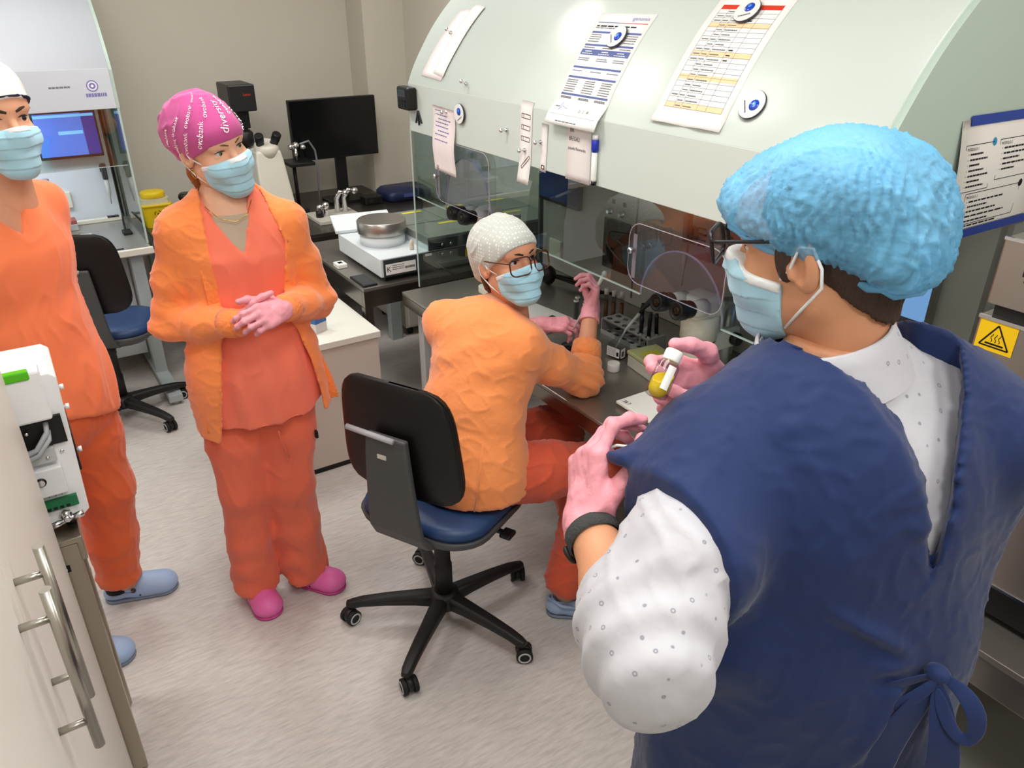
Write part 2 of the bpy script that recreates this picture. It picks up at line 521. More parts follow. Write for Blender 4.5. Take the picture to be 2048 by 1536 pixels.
# --- far workstation on the back wall
def T2(a, d, z): return (0.54 - a, 4.38 + d, z)
def R2(v): return (-v[1], v[0], 0)
HOODWHITE = mat('hood_back_white', (216, 222, 232), 0.35)
hood2, bx2 = workstation(T2, R2, 'laminar_workstation', 'white laminar flow workstation against the back wall with a lit screen inside', [(0.62, 0.93, 1.338)], HOODWHITE, mat('blue_white_enamel', (200, 205, 214), 0.3))
hl = bpy.data.lights.new('workstation_lamp_light', 'AREA'); hl.shape = 'RECTANGLE'; hl.size = 1.5; hl.size_y = 0.1; hl.energy = 7; hl.color = (0.86, 0.93, 1.0)
ho = bpy.data.objects.new('workstation_lamp_light', hl); ho.location = (-0.49, 4.72, 1.44); COL.objects.link(ho)
MB().box((-1.25, 4.67, 1.442), (0.27, 4.77, 1.452)).build('strip_lamp', LAMPM, hood2)
# emblem and type plate on the far fascia
pr = Print(lambda u, v, l: (u, 4.38 - l, v))
for r, ink in ((0.026, 'ink_violet'), (0.021, 'ink_pale'), (0.014, 'ink_violet'), (0.006, 'ink_white')):
    pr.disc(ink, 0.455, 1.556, r, l=0.0004 * (30 - r * 1000) / 10)
pr.greek('ink_violet', 0.42, 1.507, 0.09, 0.016, 3, 1)
pr.greek('ink_grey', 0.27, 1.552, 0.09, 0.008, 5, 1)
pr.build(hood2, {'ink_violet': 'emblem', 'ink_pale': 'emblem', 'ink_white': 'emblem', 'ink_grey': 'type_print'})

# ------------------------------------------------------------------ worktops and tables
BZ = 0.77
t = thing('steel_workbench', 'stainless steel workbench under the near workstation', 'workbench', (1.75, 1.95, 0))
MB().box((1.35, 0.93, BZ - 0.012), (2.31, 2.975, BZ)).build('worktop', STEEL_TOP, t, bevel=0.002)
MB().box((1.35, 0.93, BZ - 0.062), (1.372, 2.975, BZ - 0.0125)).build('front_edge', mat('steel_edge', (140, 134, 126), 0.25, 1.0), t, bevel=0.002)
MB().box((1.372, 0.95, BZ - 0.06), (2.30, 2.955, BZ - 0.0125)).build('underframe', STEEL_DARK, t)
for (x, y) in ((1.42, 1.0), (1.42, 2.9), (2.2, 1.0), (2.2, 2.9)):
    l = MB().box((x - .025, y - .025, 0.03), (x + .025, y + .025, BZ - .06)).build('leg', LIGHTG, t, bevel=0.003)
    MB().lathe([(0.024, 0), (0.024, 0.012), (0.01, 0.014), (0.01, 0.031)], (x, y, 0.0), n=14).build('foot', BLACK, l)
MB().box((2.10, 1.03, 0.18), (2.12, 2.87, 0.70)).build('rear_panel', mat('panel_grey', (140, 142, 138), 0.5), t)

t = thing('steel_bench', 'stainless steel bench at the wall, carrying the steel oven', 'workbench', (1.85, 0.1, 0))
MB().box((1.435, -1.1, 0.735), (2.33, 0.885, 0.75)).build('worktop', STEEL_TOP, t, bevel=0.002)
MB().box((1.435, -1.1, 0.66), (1.46, 0.885, 0.7345)).build('front_edge', STEEL, t, bevel=0.002)
MB().box((1.46, -1.08, 0.68), (2.32, 0.87, 0.7345)).build('underframe', STEEL_DARK, t)
for (x, y) in ((1.49, 0.83), (2.28, 0.83), (1.49, -1.05), (2.28, -1.05)):
    MB().box((x - .022, y - .022, 0.0), (x + .022, y + .022, 0.66)).build('leg', STEEL, t, bevel=0.002)
MB().box((1.50, -1.05, 0.22), (2.28, 0.8, 0.235)).build('lower_shelf', mat('shelf_grey', (158, 160, 150), 0.45), t)

# steel oven
t = thing('steel_oven', 'tall stainless steel warming oven with a hot surface sticker', 'oven', (1.85, 0.2, 0.75))
OVM = mat('oven_steel', (186, 178, 170), 0.33, 1.0, var=(5, 0.05), bump=(70, 0.02, (1, 1, 30)))
MB().box((1.50, -0.42, 0.86), (2.05, 0.665, 1.405)).build('lower_body', OVM, t, bevel=0.003)
MB().box((1.515, -0.40, 1.405), (2.04, 0.65, 1.428)).build('gap', BLACK, t)
MB().box((1.50, -0.42, 1.428), (2.05, 0.66, 1.555)).build('upper_body', OVM, t, bevel=0.003)
MB().box((1.497, -0.42, 1.551), (1.503, 0.66, 1.557)).build('bright_rim', CHROME, t)
MB().box((1.497, -0.42, 1.398), (1.503, 0.665, 1.405)).build('bright_rim', CHROME, t)
MB().box((1.497, -0.42, 0.858), (1.503, 0.665, 0.864)).build('bright_rim', CHROME, t)
MB().box((1.53, -0.38, 0.77), (2.0, 0.62, 0.86)).build('plinth', BLACK, t)  # black block put in for the shade under the oven
for x, y in ((1.56, 0.55), (1.95, 0.55), (1.56, -0.3), (1.95, -0.3)):
    MB().cyl((x, y, 0.7505), (x, y, 0.77), 0.02).build('foot', BLACK, t)
b = MB().box((1.482, 0.585, 1.497), (1.5, 0.607, 1.512)).build('latch', BLACK, t, bevel=0.002)
MB().box((1.478, 0.592, 1.488), (1.499, 0.600, 1.52)).build('latch_tab', BLACK, b, bevel=0.001)
pr = Print(lambda u, v, l: (1.4995 - l, 0.662 - u, 1.335 + v))     # sticker coordinates, u to the right
pr.rect('ink_yellow', 0.002, 0.004, 0.072, 0.066)
pr.line('ink_black', [(0.010, 0.013), (0.037, 0.057), (0.064, 0.013), (0.010, 0.013)], 0.003, 0.0004)
pr.line('ink_black', [(0.020, 0.0185), (0.054, 0.0185)], 0.0035, 0.0004)
for k in range(3):
    x = 0.030 + 0.007 * k
    pr.line('ink_black', [(x + 0.0018 * math.sin(q * 1.25), 0.0225 + q * 0.0024) for q in range(8)], 0.0014, 0.0004)
pr.build(t, {'ink_yellow': 'warning_sticker', 'ink_black': 'warning_symbol'})

# table for the incubator
t = thing('steel_table', 'stainless steel table on square legs, carrying the tabletop incubator', 'table', (1.75, 3.55, 0))
MB().box((1.23, 3.125, 0.745), (2.34, 3.95, 0.76)).build('table_top', STEEL_TOP, t, bevel=0.002)
TE = mat('table_edge_steel', (118, 112, 106), 0.3, 1.0)
MB().box((1.23, 3.125, 0.665), (2.34, 3.15, 0.7445)).build('apron', TE, t, bevel=0.002)
MB().box((1.23, 3.151, 0.665), (1.255, 3.949, 0.7445)).build('apron', TE, t, bevel=0.002)
for (x, y) in ((1.25, 3.148), (2.31, 3.148), (1.25, 3.93), (2.31, 3.93)):
    MB().box((x - .02, y - .02, 0.0), (x + .02, y + .02, 0.664)).build('leg', TE, t, bevel=0.002)

# back table
t = thing('steel_table', 'dark steel table along the back wall, carrying the big black monitor', 'table', (1.4, 4.6, 0))
MB().box((0.60, 4.13, 0.735), (2.34, 4.895, 0.75)).build('table_top', mat('dark_worktop', (108, 104, 98), 0.3, 0.9), t, bevel=0.002)
MB().box((0.60, 4.895, 0.735), (2.083, 5.15, 0.75)).build('table_top', MATS['dark_worktop'], t)
MB().box((0.60, 4.13, 0.69), (2.34, 4.15, 0.7345)).build('apron', TE, t, bevel=0.002)
LEGG = mat('leg_grey_blue', (176, 186, 188), 0.4)
for (x, y) in ((0.66, 4.2), (1.83, 4.17), (0.66, 5.08), (1.83, 5.08)):
    MB().box((x - .035, y - .03, 0), (x + .035, y + .03, 0.7345)).build('leg', LEGG, t, bevel=0.003)

# far workstation bench
t = thing('cream_workbench', 'cream-topped workbench under the far workstation', 'workbench', (-0.49, 4.7, 0))
MB().box((-1.54, 4.285, 0.735), (0.55, 5.15, 0.770)).build('worktop', mat('bench_grey', (168, 166, 160), 0.3, 0.6), t, bevel=0.003)
MB().box((-1.54, 4.265, 0.745), (0.555, 4.2845, 0.78)).build('front_edge', CREAM, t, bevel=0.004)
MB().box((0.18, 4.3, 0.7785), (0.42, 4.318, 0.7815)).build('drain_slot', BLACK, t)
for x in (0.47, -1.45):
    l = MB().box((x - .03, 4.32, 0.05), (x + .03, 4.4, 0.7445)).build('leg', LEGG, t)
    MB().box((x - .035, 3.98, 0.02), (x + .035, 4.95, 0.06)).build('leg_foot', LEGG, l, bevel=0.004)
    MB().cyl((x, 4.02, 0), (x, 4.02, 0.0195), 0.022).build('foot_pad', LIGHTG, l)
MB().box((-1.42, 4.50, 0.12), (0.44, 4.52, 0.7445)).build('modesty_panel', mat('panel_pale', (206, 212, 218), 0.4), t)
# ------------------------------------------------------------------ swivel chairs
def make_chair(label, loc, facing, caster0):
    """built around its own column, sitter facing local +Y; facing = world angle of that direction, caster0 = world angle of one caster"""
    rot = facing - 90
    t = thing('swivel_chair', label, 'chair', loc, math.radians(rot), group='swivel laboratory chairs')
    CH = mat('chair_shell_grey', (72, 74, 75), 0.45)
    CB = mat('chair_base_black', (26, 26, 27), 0.5)
    MB().lathe([(0.052, 0.075), (0.056, 0.09), (0.05, 0.125), (0.034, 0.135)], (0, 0, 0), n=24).build('hub', CB, t)
    for k in range(5):
        a = math.radians(caster0 + 72 * k - rot)
        d = Vector((math.cos(a), math.sin(a), 0)); sd = Vector((-d.y, d.x, 0))
        st = [(0.035, 0.027, 0.078, 0.128), (0.10, 0.025, 0.082, 0.122), (0.20, 0.022, 0.080, 0.112), (0.28, 0.020, 0.074, 0.100), (0.315, 0.019, 0.066, 0.090), (0.338, 0.012, 0.066, 0.084)]
        vs = []; fs = []
        for r, w, z0, z1 in st:
            for q, z in ((-1, z0), (1, z0), (1.0, z1 - .01), (0.62, z1), (-0.62, z1), (-1.0, z1 - .01)):
                vs.append(d * r + sd * w * q + Vector((0, 0, z)))
        for i in range(len(st) - 1):
            for j in range(6):
                fs.append((i * 6 + j, i * 6 + (j + 1) % 6, (i + 1) * 6 + (j + 1) % 6, (i + 1) * 6 + j))
        fs += [(5, 4, 3, 2, 1, 0), tuple(30 + j for j in range(6))]
        MB().add(vs, fs, True).build('base_leg', CB, t, bevel=0.003)
        c = d * 0.318
        b = math.radians(35 + 67 * k); w = Vector((math.cos(b), math.sin(b), 0)); f = Vector((-w.y, w.x, 0))
        cc = c + f * 0.012 + Vector((0, 0, 0.027))
        fork = MB().cyl(c + Vector((0, 0, 0.048)), c + Vector((0, 0, 0.075)), 0.009, n=12)
        fork.lathe([(0.024, -0.010), (0.026, 0.0), (0.024, 0.010)], cc + Vector((0, 0, 0.006)), w, 18)
        fo = fork.build('caster', CB, t)
        for s_ in (-1, 1):
            MB().lathe([(0.027, 0.011), (0.0275, 0.014), (0.0275, 0.024), (0.024, 0.026)] if s_ > 0 else [(0.024, -0.026), (0.0275, -0.024), (0.0275, -0.014), (0.027, -0.011)], cc, w, 20).build('wheel', RUBBER, fo)
            MB().lathe([(0.0215, 0.0255), (0.0215, 0.0275), (0.016, 0.0275), (0.016, 0.0255)], cc, w * s_, 20, False).build('wheel_ring', LIGHTG, fo)
    MB().lathe([(0.031, 0.13), (0.031, 0.245), (0.027, 0.25), (0.027, 0.36), (0.03, 0.365), (0.03, 0.43)], (0, 0, 0), n=24).build('gas_column', CB, t)
    MB().box((-0.07, -0.09, 0.425), (0.07, 0.10, 0.452)).build('mechanism', CB, t, bevel=0.008)
    MB().bar((0.06, 0.02, 0.44), (0.235, 0.03, 0.438), 0.016, 0.012).build('lever', BLACK, t, bevel=0.003)
    MB().box((0.215, 0.005, 0.43), (0.255, 0.05, 0.446)).build('lever_pad', BLACK, t, bevel=0.005)
    # seat shell and cushion: stacked rounded outlines
    def stack(levels, m, name, off=(0, 0.03)):
        vs = []; fs = []; n = None
        for (w, h, r, z) in levels:
            pl = rrect(w, h, r, 6); n = len(pl)
            for (u, v) in pl:
                vs.append((off[0] + u, off[1] + v, z + 0.012 * (v / 0.2) ** 2 * (1 if v < 0 else -0.6)))
        for i in range(len(levels) - 1):
            for k in range(n):
                fs.append((i * n + k, i * n + (k + 1) % n, (i + 1) * n + (k + 1) % n, (i + 1) * n + k))
        fs += [tuple(range(n - 1, -1, -1)), tuple((len(levels) - 1) * n + k for k in range(n))]
        return MB().add(vs, fs, True).build(name, m, t)
    stack([(0.30, 0.30, 0.10, 0.440), (0.40, 0.39, 0.11, 0.450), (0.445, 0.43, 0.12, 0.470), (0.455, 0.44, 0.12, 0.492), (0.44, 0.425, 0.115, 0.492)], CH, 'seat_shell')
    stack([(0.435, 0.42, 0.115, 0.488), (0.44, 0.425, 0.12, 0.508), (0.43, 0.415, 0.12, 0.524), (0.39, 0.375, 0.11, 0.534), (0.28, 0.27, 0.09, 0.538)], mat('seat_blue', (40, 66, 108), 0.42), 'seat_cushion')
    # backrest: bent, rounded panel
    nu, nv = 18, 18; vs = []; fs = []
    def bp(i, j, side):
        v = -1 + 2 * j / nv; u = -1 + 2 * i / nu
        p = 4.5
        vv = math.copysign(1 - (1 - abs(v)) ** 1.6, v)
        hw = (0.200 - 0.016 * vv) * max(0.0, 1 - abs(vv) ** p) ** (1 / p)
        x = hw * math.sin(u * math.pi / 2) if abs(vv) < 1 else 0
        z = 0.825 + 0.192 * vv
        edge = 0.014 * (1 - max(abs(u), abs(vv)) ** 6)
        y = -0.192 - 0.06 * (z - 0.8) + 0.55 * x * x + (edge + 0.004) * side
        return (x, y, z)
    for side in (-1, 1):
        for j in range(nv + 1):
            for i in range(nu + 1):
                vs.append(bp(i, j, side))
    N = (nu + 1) * (nv + 1)
    for j in range(nv):
        for i in range(nu):
            a = j * (nu + 1) + i
            fs.append((a, a + 1, a + nu + 2, a + nu + 1)); fs.append((N + a, N + a + nu + 1, N + a + nu + 2, N + a + 1))
    for k in range(nu):
        for a in (k, nv * (nu + 1) + k):
            fs.append((a, N + a, N + a + 1, a + 1))
    for k in range(nv):
        for a in (k * (nu + 1), k * (nu + 1) + nu):
            fs.append((a, a + nu + 1, N + a + nu + 1, N + a))
    MB().add(vs, fs, True).build('backrest', mat('backrest_black', (13, 12, 12), 0.42), t)
    # wide bracket carrying the backrest
    st = [(0.205, -0.06, 0.448), (0.205, -0.16, 0.455), (0.20, -0.205, 0.48), (0.19, -0.232, 0.53), (0.175, -0.240, 0.62), (0.16, -0.244, 0.72), (0.148, -0.245, 0.80), (0.135, -0.243, 0.862)]
    vs = []; fs = []
    for i, (w, y, z) in enumerate(st):
        y2, z2 = (y + 0.012, z + 0.02) if i < 3 else (y + 0.02, z)
        vs += [(-w / 2, y, z), (w / 2, y, z), (w / 2, y2, z2), (-w / 2, y2, z2)]
    for i in range(len(st) - 1):
        for j in range(4):
            fs.append((i * 4 + j, i * 4 + (j + 1) % 4, (i + 1) * 4 + (j + 1) % 4, (i + 1) * 4 + j))
    fs += [(3, 2, 1, 0), tuple(28 + j for j in range(4))]
    MB().add(vs, fs).build('back_bracket', CH, t, bevel=0.006)
    MB().box((-0.05, -0.230, 0.70), (0.05, -0.196, 0.80)).build('back_mount', BLACK, t, bevel=0.004)
    MB().tube([(-0.125, -0.251, 0.868), (0.035, -0.251, 0.862)], 0.0085, 10).build('label_holder', mat('clear_holder', (190, 190, 194), 0.25, alpha=0.6), t)
    MB().box((-0.028, -0.2475, 0.79), (0.002, -0.2445, 0.803)).build('maker_plate', mat('plate_cream', (200, 198, 186), 0.4), t)
    return t
make_chair('swivel chair with black backrest and blue seat, occupied by the seated woman', (0.911, 1.83, 0), 28, 4)
make_chair('empty swivel chair with black backrest in front of the far workstation', (0.22, 3.98, 0), 70, -58)

# ------------------------------------------------------------------ tall white cabinet on the left
CABM = mat('cabinet_white', (228, 224, 216), 0.4, var=(4, 0.01))
t = thing('tall_cabinet', 'tall white cupboard with long steel bar handles', 'cabinet', (-0.4, 0.9, 0))
MB().box((-0.72, -0.45, 0.0), (-0.126, 1.75, 2.2)).build('carcass', CABM, t, bevel=0.002)
for y0, y1, hy in ((0.835, 1.748, 0.875), (-0.08, 0.831, 0.79), (-0.45, -0.084, None)):
    d = MB().box((-0.125, y0, 0.02), (-0.105, y1, 2.18)).build('door', CABM, t, bevel=0.0015)
    if hy:
        hb = MB().cyl((-0.072, hy, 1.153), (-0.072, hy, 1.392), 0.0062, n=20)
        for z in (1.196, 1.354):
            hb.cyl((-0.1055, hy, z), (-0.072, hy, z), 0.0045, n=14)
        hb.build('bar_handle', STEEL, d)

# steel side table with the gas analyser
t = thing('steel_side_table', 'narrow steel side table beside the tall white cupboard', 'table', (-0.4, 1.92, 0))
SS = mat('warm_steel', (170, 162, 148), 0.32, 1.0)
MB().box((-0.72, 1.765, 0.80), (-0.058, 2.07, 0.815)).build('table_top', SS, t, bevel=0.002)
MB().box((-0.72, 1.765, 0.722), (-0.070, 1.785, 0.7995)).build('apron', SS, t, bevel=0.002)
MB().box((-0.075, 1.786, 0.735), (-0.058, 2.069, 0.7995)).build('apron', SS, t, bevel=0.002)
for x, y in ((-0.095, 1.79), (-0.095, 2.045), (-0.69, 1.79), (-0.69, 2.045)):
    l = MB().box((x - .022, y - .02, 0.012), (x + .025, y + .02, 0.7215)).build('leg', SS, t, bevel=0.002)
    MB().cyl((x, y, 0), (x, y, 0.0115), 0.014).build('foot', BLACK, l)
MB().box((-0.69, 1.80, 0.30), (-0.075, 2.03, 0.315)).build('lower_shelf', SS, t)
pr = Print(lambda u, v, l: (u, 1.765 - l, v))
pr.rect('ink_black', -0.135, 0.728, -0.098, 0.748)
pr.text('ink_white', 'n', -0.113, 0.733, 0.018)
pr.build(t, {'ink_black': 'maker_label', 'ink_white': 'maker_print'})

t = thing('gas_analyser', 'white gas analyser with a green handle strip and exposed fittings', 'analyser', (-0.15, 1.88, 0.815))
WA = mat('analyser_white', (240, 240, 242), 0.3)
body = [(-0.36, 0.835), (-0.045, 0.835), (-0.026, 0.852), (-0.014, 1.20), (-0.028, 1.212), (-0.36, 1.212)]
MB().prism([(p[0], p[1]) for p in body], (0, 1.815, 0), (1, 0, 0), (0, 0, 1), (0, 1, 0), 0.19).build('case', WA, t, bevel=0.003)
MB().box((-0.36, 1.785, 1.115), (-0.042, 1.835, 1.235)).build('upper_cover', WA, t, bevel=0.006)
MB().box((-0.36, 1.781, 1.218), (-0.062, 1.80, 1.240)).build('green_handle', mat('green_strip', (86, 190, 28), 0.25), t, bevel=0.004)
MB().box((-0.30, 1.806, 1.045), (-0.028, 1.8149, 1.113)).build('cable_recess', BLACK, t)
MB().box((-0.30, 1.79, 0.925), (-0.055, 1.8149, 0.995)).build('valve_block', mat('block_white', (230, 232, 234), 0.35), t, bevel=0.003)
MB().box((-0.30, 1.80, 1.005), (-0.058, 1.8149, 1.042)).build('bracket_plate', LIGHTG, t, bevel=0.002)
for p in ((-0.085, 1.085, 0), (-0.088, 1.07, 1)):
    MB().tube([(-0.30, 1.80, 1.02 - .01 * p[2]), (-0.16, 1.785, 1.03 - .012 * p[2]), (-0.09, 1.783, 1.052 - .014 * p[2]), (-0.062, 1.79, 1.085 - .018 * p[2]), (-0.06, 1.808, 1.10 - .02 * p[2])], 0.006, 8).build('cable', mat('cable_grey', (168, 172, 176), 0.4), t)
MB().lathe([(0.009, 0), (0.009, 0.006), (0.006, 0.008)], (-0.118, 1.806, 1.10), (0, -1, 0), 14).build('red_cap', mat('red_plastic', (190, 34, 36), 0.35), t)
for x, z, r in ((-0.100, 1.088, 0.004), (-0.075, 1.02, 0.004), (-0.045, 1.02, 0.0045)):
    MB().lathe([(r, 0), (r, 0.003), (r * .6, 0.004)], (x, 1.80 if x < -.05 else 1.815, z), (0, -1, 0), 12).build('screw', CHROME, t)
k = MB().lathe([(0.011, 0), (0.011, 0.002), (0.008, 0.0021), (0.008, 0.004)], (-0.102, 1.79, 0.967), (0, -1, 0), 16).build('lock', BLACK, t)
MB().lathe([(0.0075, 0), (0.0075, 0.002)], (-0.102, 1.786, 0.967), (0, -1, 0), 16).build('lock_core', CHROME, k)
gb = MB().box((-0.12, 1.805, 0.877), (-0.043, 1.8149, 0.905)).build('terminal_block', mat('terminal_green', (24, 112, 70), 0.35), t, bevel=0.001)
for q in range(4):
    MB().box((-0.108 + q * .013, 1.8035, 0.880), (-0.100 + q * .013, 1.8049, 0.886)).build('terminal', BLACK, gb)
pr = Print(lambda u, v, l: (u, 1.8148 - l, v))
for q in range(4):
    pr.line('ink_green', [(-0.110 + q * .013, 0.909), (-0.110 + q * .013, 0.914), (-0.099 + q * .013, 0.914)], 0.0015)
pr.build(t, {'ink_green': 'pin_marks'})
vf = MB().lathe([(0.012, 0), (0.014, 0.003), (0.014, 0.011), (0.009, 0.013), (0.009, 0.03), (0.006, 0.032)], (-0.075, 1.815, 0.857), (0, -1, 0), 6).build('gas_fitting', CHROME, t)
MB().lathe([(0.006, -0.04), (0.008, -0.039), (0.008, -0.015), (0.006, -0.014), (0.006, 0.014), (0.008, 0.015), (0.008, 0.036), (0.005, 0.037)], (-0.075, 1.792, 0.853), (1, 0, 0.2), 8).build('valve_cross', CHROME, vf)
for z in (1.155, 1.105, 0.99):
    MB().lathe([(0.004, 0), (0.004, 0.008), (0.007, 0.0085), (0.007, 0.016)], (-0.022, 1.86, z), (1, 0, 0), 6).build('hex_bolt', WA, t)
MB().box((-0.024, 1.83, 0.95), (-0.017, 1.99, 1.05)).build('side_vent', BLACK, t, bevel=0.002)
for x, y in ((-0.3, 1.84), (-0.07, 1.84), (-0.3, 1.98), (-0.07, 1.98)):
    MB().cyl((x, y, 0.8152), (x, y, 0.835), 0.012).build('rubber_foot', BLACK, t)

# ------------------------------------------------------------------ low white cabinet and its blue carton
t = thing('low_cabinet', 'low white cabinet on a dark plinth, carrying a small blue carton', 'cabinet', (0.93, 3.2, 0))
MB().box((0.66, 2.94, 0.028), (1.205, 3.45, 0.60)).build('carcass', mat('cabinet_beige', (212, 204, 194), 0.45), t, bevel=0.003)
MB().box((0.65, 2.93, 0.60), (1.215, 3.46, 0.63)).build('top_panel', mat('cabinet_top', (236, 236, 226), 0.35), t, bevel=0.003)
MB().box((0.67, 2.948, 0.0), (1.195, 3.44, 0.0275)).build('plinth', BLACK, t)
t = thing('carton', 'small blue and white carton standing on the low cabinet', 'box', (0.985, 3.07, 0.63), math.radians(24))
MB().box((-0.032, -0.02, 0.0005), (0.032, 0.02, 0.045)).build('lower_half', mat('carton_grey', (212, 206, 206), 0.5), t)
b = MB().box((-0.032, -0.02, 0.045), (0.032, 0.02, 0.092)).build('upper_half', mat('carton_blue', (46, 104, 172), 0.45), t)
MB().box((-0.028, -0.014, 0.0921), (0.028, 0.016, 0.0926)).build('lid_print', mat('carton_sky', (170, 214, 236), 0.5), b)
MB().box((0.0321, -0.014, 0.01), (0.0326, 0.012, 0.09)).build('green_side', mat('carton_green', (60, 150, 120), 0.5), t)

# drawer unit under the back table
t = thing('drawer_unit', 'white drawer unit on castors under the back table', 'drawer unit', (2.1, 4.3, 0))
MB().box((1.90, 4.16, 0.05), (2.33, 4.62, 0.56)).build('body', mat('drawer_cream', (222, 218, 206), 0.45), t, bevel=0.004)
for z0, z1 in ((0.07, 0.22), (0.23, 0.38), (0.39, 0.54)):
    d = MB().box((1.915, 4.14, z0), (2.315, 4.1595, z1)).build('drawer', MATS['drawer_cream'], t, bevel=0.003)
    MB().box((2.06, 4.125, (z0 + z1) / 2 - .02), (2.20, 4.1395, (z0 + z1) / 2 + .015)).build('handle', CREAM, d, bevel=0.004)
for x in (1.94, 2.29):
    for y in (4.19, 4.58):
        MB().lathe([(0.022, -0.012), (0.022, 0.012)], (x, y, 0.0225), (1, 0, 0), 14).build('castor', BLACK, t)

# ------------------------------------------------------------------ tabletop incubator
t = thing('tabletop_incubator', 'white and dark grey tabletop incubator with a silver drum, yellow stickers on its lids', 'incubator', (1.8, 3.5, 0.76))
KW = mat('incubator_white', (224, 232, 236), 0.3)
KD = mat('incubator_dark', (52, 60, 64), 0.35)
KG = mat('lid_grey', (138, 146, 140), 0.32, 0.3)
MB().box((1.332, 3.150, 0.785), (2.33, 3.66, 0.873)).build('base', KW, t, bevel=0.004)
MB().box((1.345, 3.141, 0.788), (2.32, 3.1495, 0.868)).build('front_panel', KD, t)
MB().box((1.36, 3.17, 0.7605), (2.30, 3.63, 0.785)).build('under_tray', BLACK, t)
MB().lathe([(0.108, 0.873), (0.108, 0.925)], (1.46, 3.40, 0), n=36).build('drum_base', KW, t)
MB().lathe([(0.115, 0.925), (0.118, 0.932), (0.118, 0.982), (0.112, 0.988)], (1.46, 3.40, 0), n=36).build('drum_cover', mat('drum_silver', (172, 168, 164), 0.3, 0.85), t)
MB().lathe([(0.010, 0.8735), (0.011, 0.885), (0.010, 0.905), (0.006, 0.918), (0.002, 0.921)], (1.525, 3.215, 0), n=14).build('valve_stub', mat('stub_beige', (206, 196, 178), 0.5), t)
dm = Matrix.Translation((1.47, 3.66, 0.905)) @ Matrix.Rotation(math.radians(-8), 4, 'Z') @ Matrix.Rotation(math.radians(28), 4, 'X')
MB().box((-0.15, -0.045, -0.012), (0.15, 0.075, 0.008), dm).build('display_panel', KW, t, bevel=0.003)
MB().cyl((1.46, 3.62, 0.8735), (1.46, 3.64, 0.895), 0.035).build('display_foot', KW, t)
for x0, x1, y0, y1 in ((1.575, 1.94, 3.142, 3.39), (1.945, 2.325, 3.142, 3.39), (1.575, 1.80, 3.395, 3.655), (1.805, 2.06, 3.395, 3.655), (2.065, 2.325, 3.395, 3.655)):
    l = MB().box((x0, y0 + .004, 0.9), (x1, y1, 0.937)).build('lid', KG, t, bevel=0.003)
    MB().box((x0 + .004, y0 + .006, 0.8735), (x1 - .004, y1 - .003, 0.8995)).build('lid_body', KW, t)
    xm = (x0 + x1) / 2
    MB().box((xm - .02, y1 - .06, 0.9372), (xm + .09, y1 - .035, 0.9378)).build('yellow_sticker', mat('sticker_yellow', (236, 220, 40), 0.4), l)
for x0, x1 in ((1.575, 1.94), (1.945, 2.325)):
    MB().box((x0, 3.138, 0.876), (x1, 3.1455, 0.926)).build('lid_front', KD, t)
    h = MB().box((x0 + .05, 3.133, 0.884), (x0 + .135, 3.1379, 0.91)).build('hinge', KD, t)
    h2 = MB().box((x0 + .05, 3.135, 0.838), (x0 + .135, 3.1405, 0.864)).build('hinge', KD, t)
    for hh, z in ((h, 0.897), (h2, 0.851)):
        for dx in (0.07, 0.115):
            MB().lathe([(0.008, 0), (0.007, 0.003), (0.003, 0.004)], (x0 + dx, 3.1335 if z > .88 else 3.135, z), (0, -1, 0), 12).build('screw', CHROME, hh)
pr = Print(lambda u, v, l: (u, 3.1405 - l, v))
pr.rect('ink_white', 1.352, 0.797, 1.505, 0.848)
pr.text('ink_black', 'K', 1.357, 0.812, 0.034, l=.0006)
for r in range(3):
    pr.greek('ink_grey', 1.385, 0.836 - .009 * r, 0.06, 0.003, r, .9)
for q in range(18):
    pr.rect('ink_black', 1.448 + q * .0029, 0.815, 1.4495 + q * .0029 + (q % 3) * .0004, 0.826, l=.0004)
pr.rect('ink_white', 1.555, 0.853, 1.59, 0.864)
pr.rect('ink_yellow', 1.77, 0.815, 1.86, 0.853)
pr.text('ink_brown', '!', 1.785, 0.823, 0.03, l=.0006)
pr.greek('ink_brown', 1.80, 0.831, 0.05, 0.004, 8, 1)
pr.build(t, {'ink_white': 'type_label', 'ink_black': 'type_print', 'ink_grey': 'type_print', 'ink_yellow': 'warning_label', 'ink_brown': 'warning_print'})
pts = [(1.60, 3.139, 0.82), (1.62, 3.10, 0.80), (1.66, 3.06, 0.77), (1.70, 3.04, 0.70), (1.74, 3.05, 0.66), (1.80, 3.07, 0.66), (1.86, 3.08, 0.72), (1.92, 3.09, 0.80), (2.02, 3.10, 0.83), (2.15, 3.13, 0.82)]
MB().tube([tuple(p) for p in pts], 0.004, 6).build('power_cord', BLACK, t)

t = thing('sensor_box', 'small white sensor cube on the steel table edge', 'sensor', (1.262, 3.48, 0.76))
MB().box((1.238, 3.448, 0.7605), (1.288, 3.512, 0.782)).build('case', WHITE, t, bevel=0.004)
MB().box((1.252, 3.468, 0.7821), (1.274, 3.494, 0.7826)).build('display', BLACKG, t)
t = thing('phone', 'black smartphone lying on the steel table corner', 'phone', (1.27, 3.22, 0.76))
MB().box((1.236, 3.14, 0.7605), (1.308, 3.30, 0.769)).build('case', BLACK, t, bevel=0.003)
MB().box((1.240, 3.146, 0.7692), (1.304, 3.294, 0.7697)).build('screen', BLACKG, t)
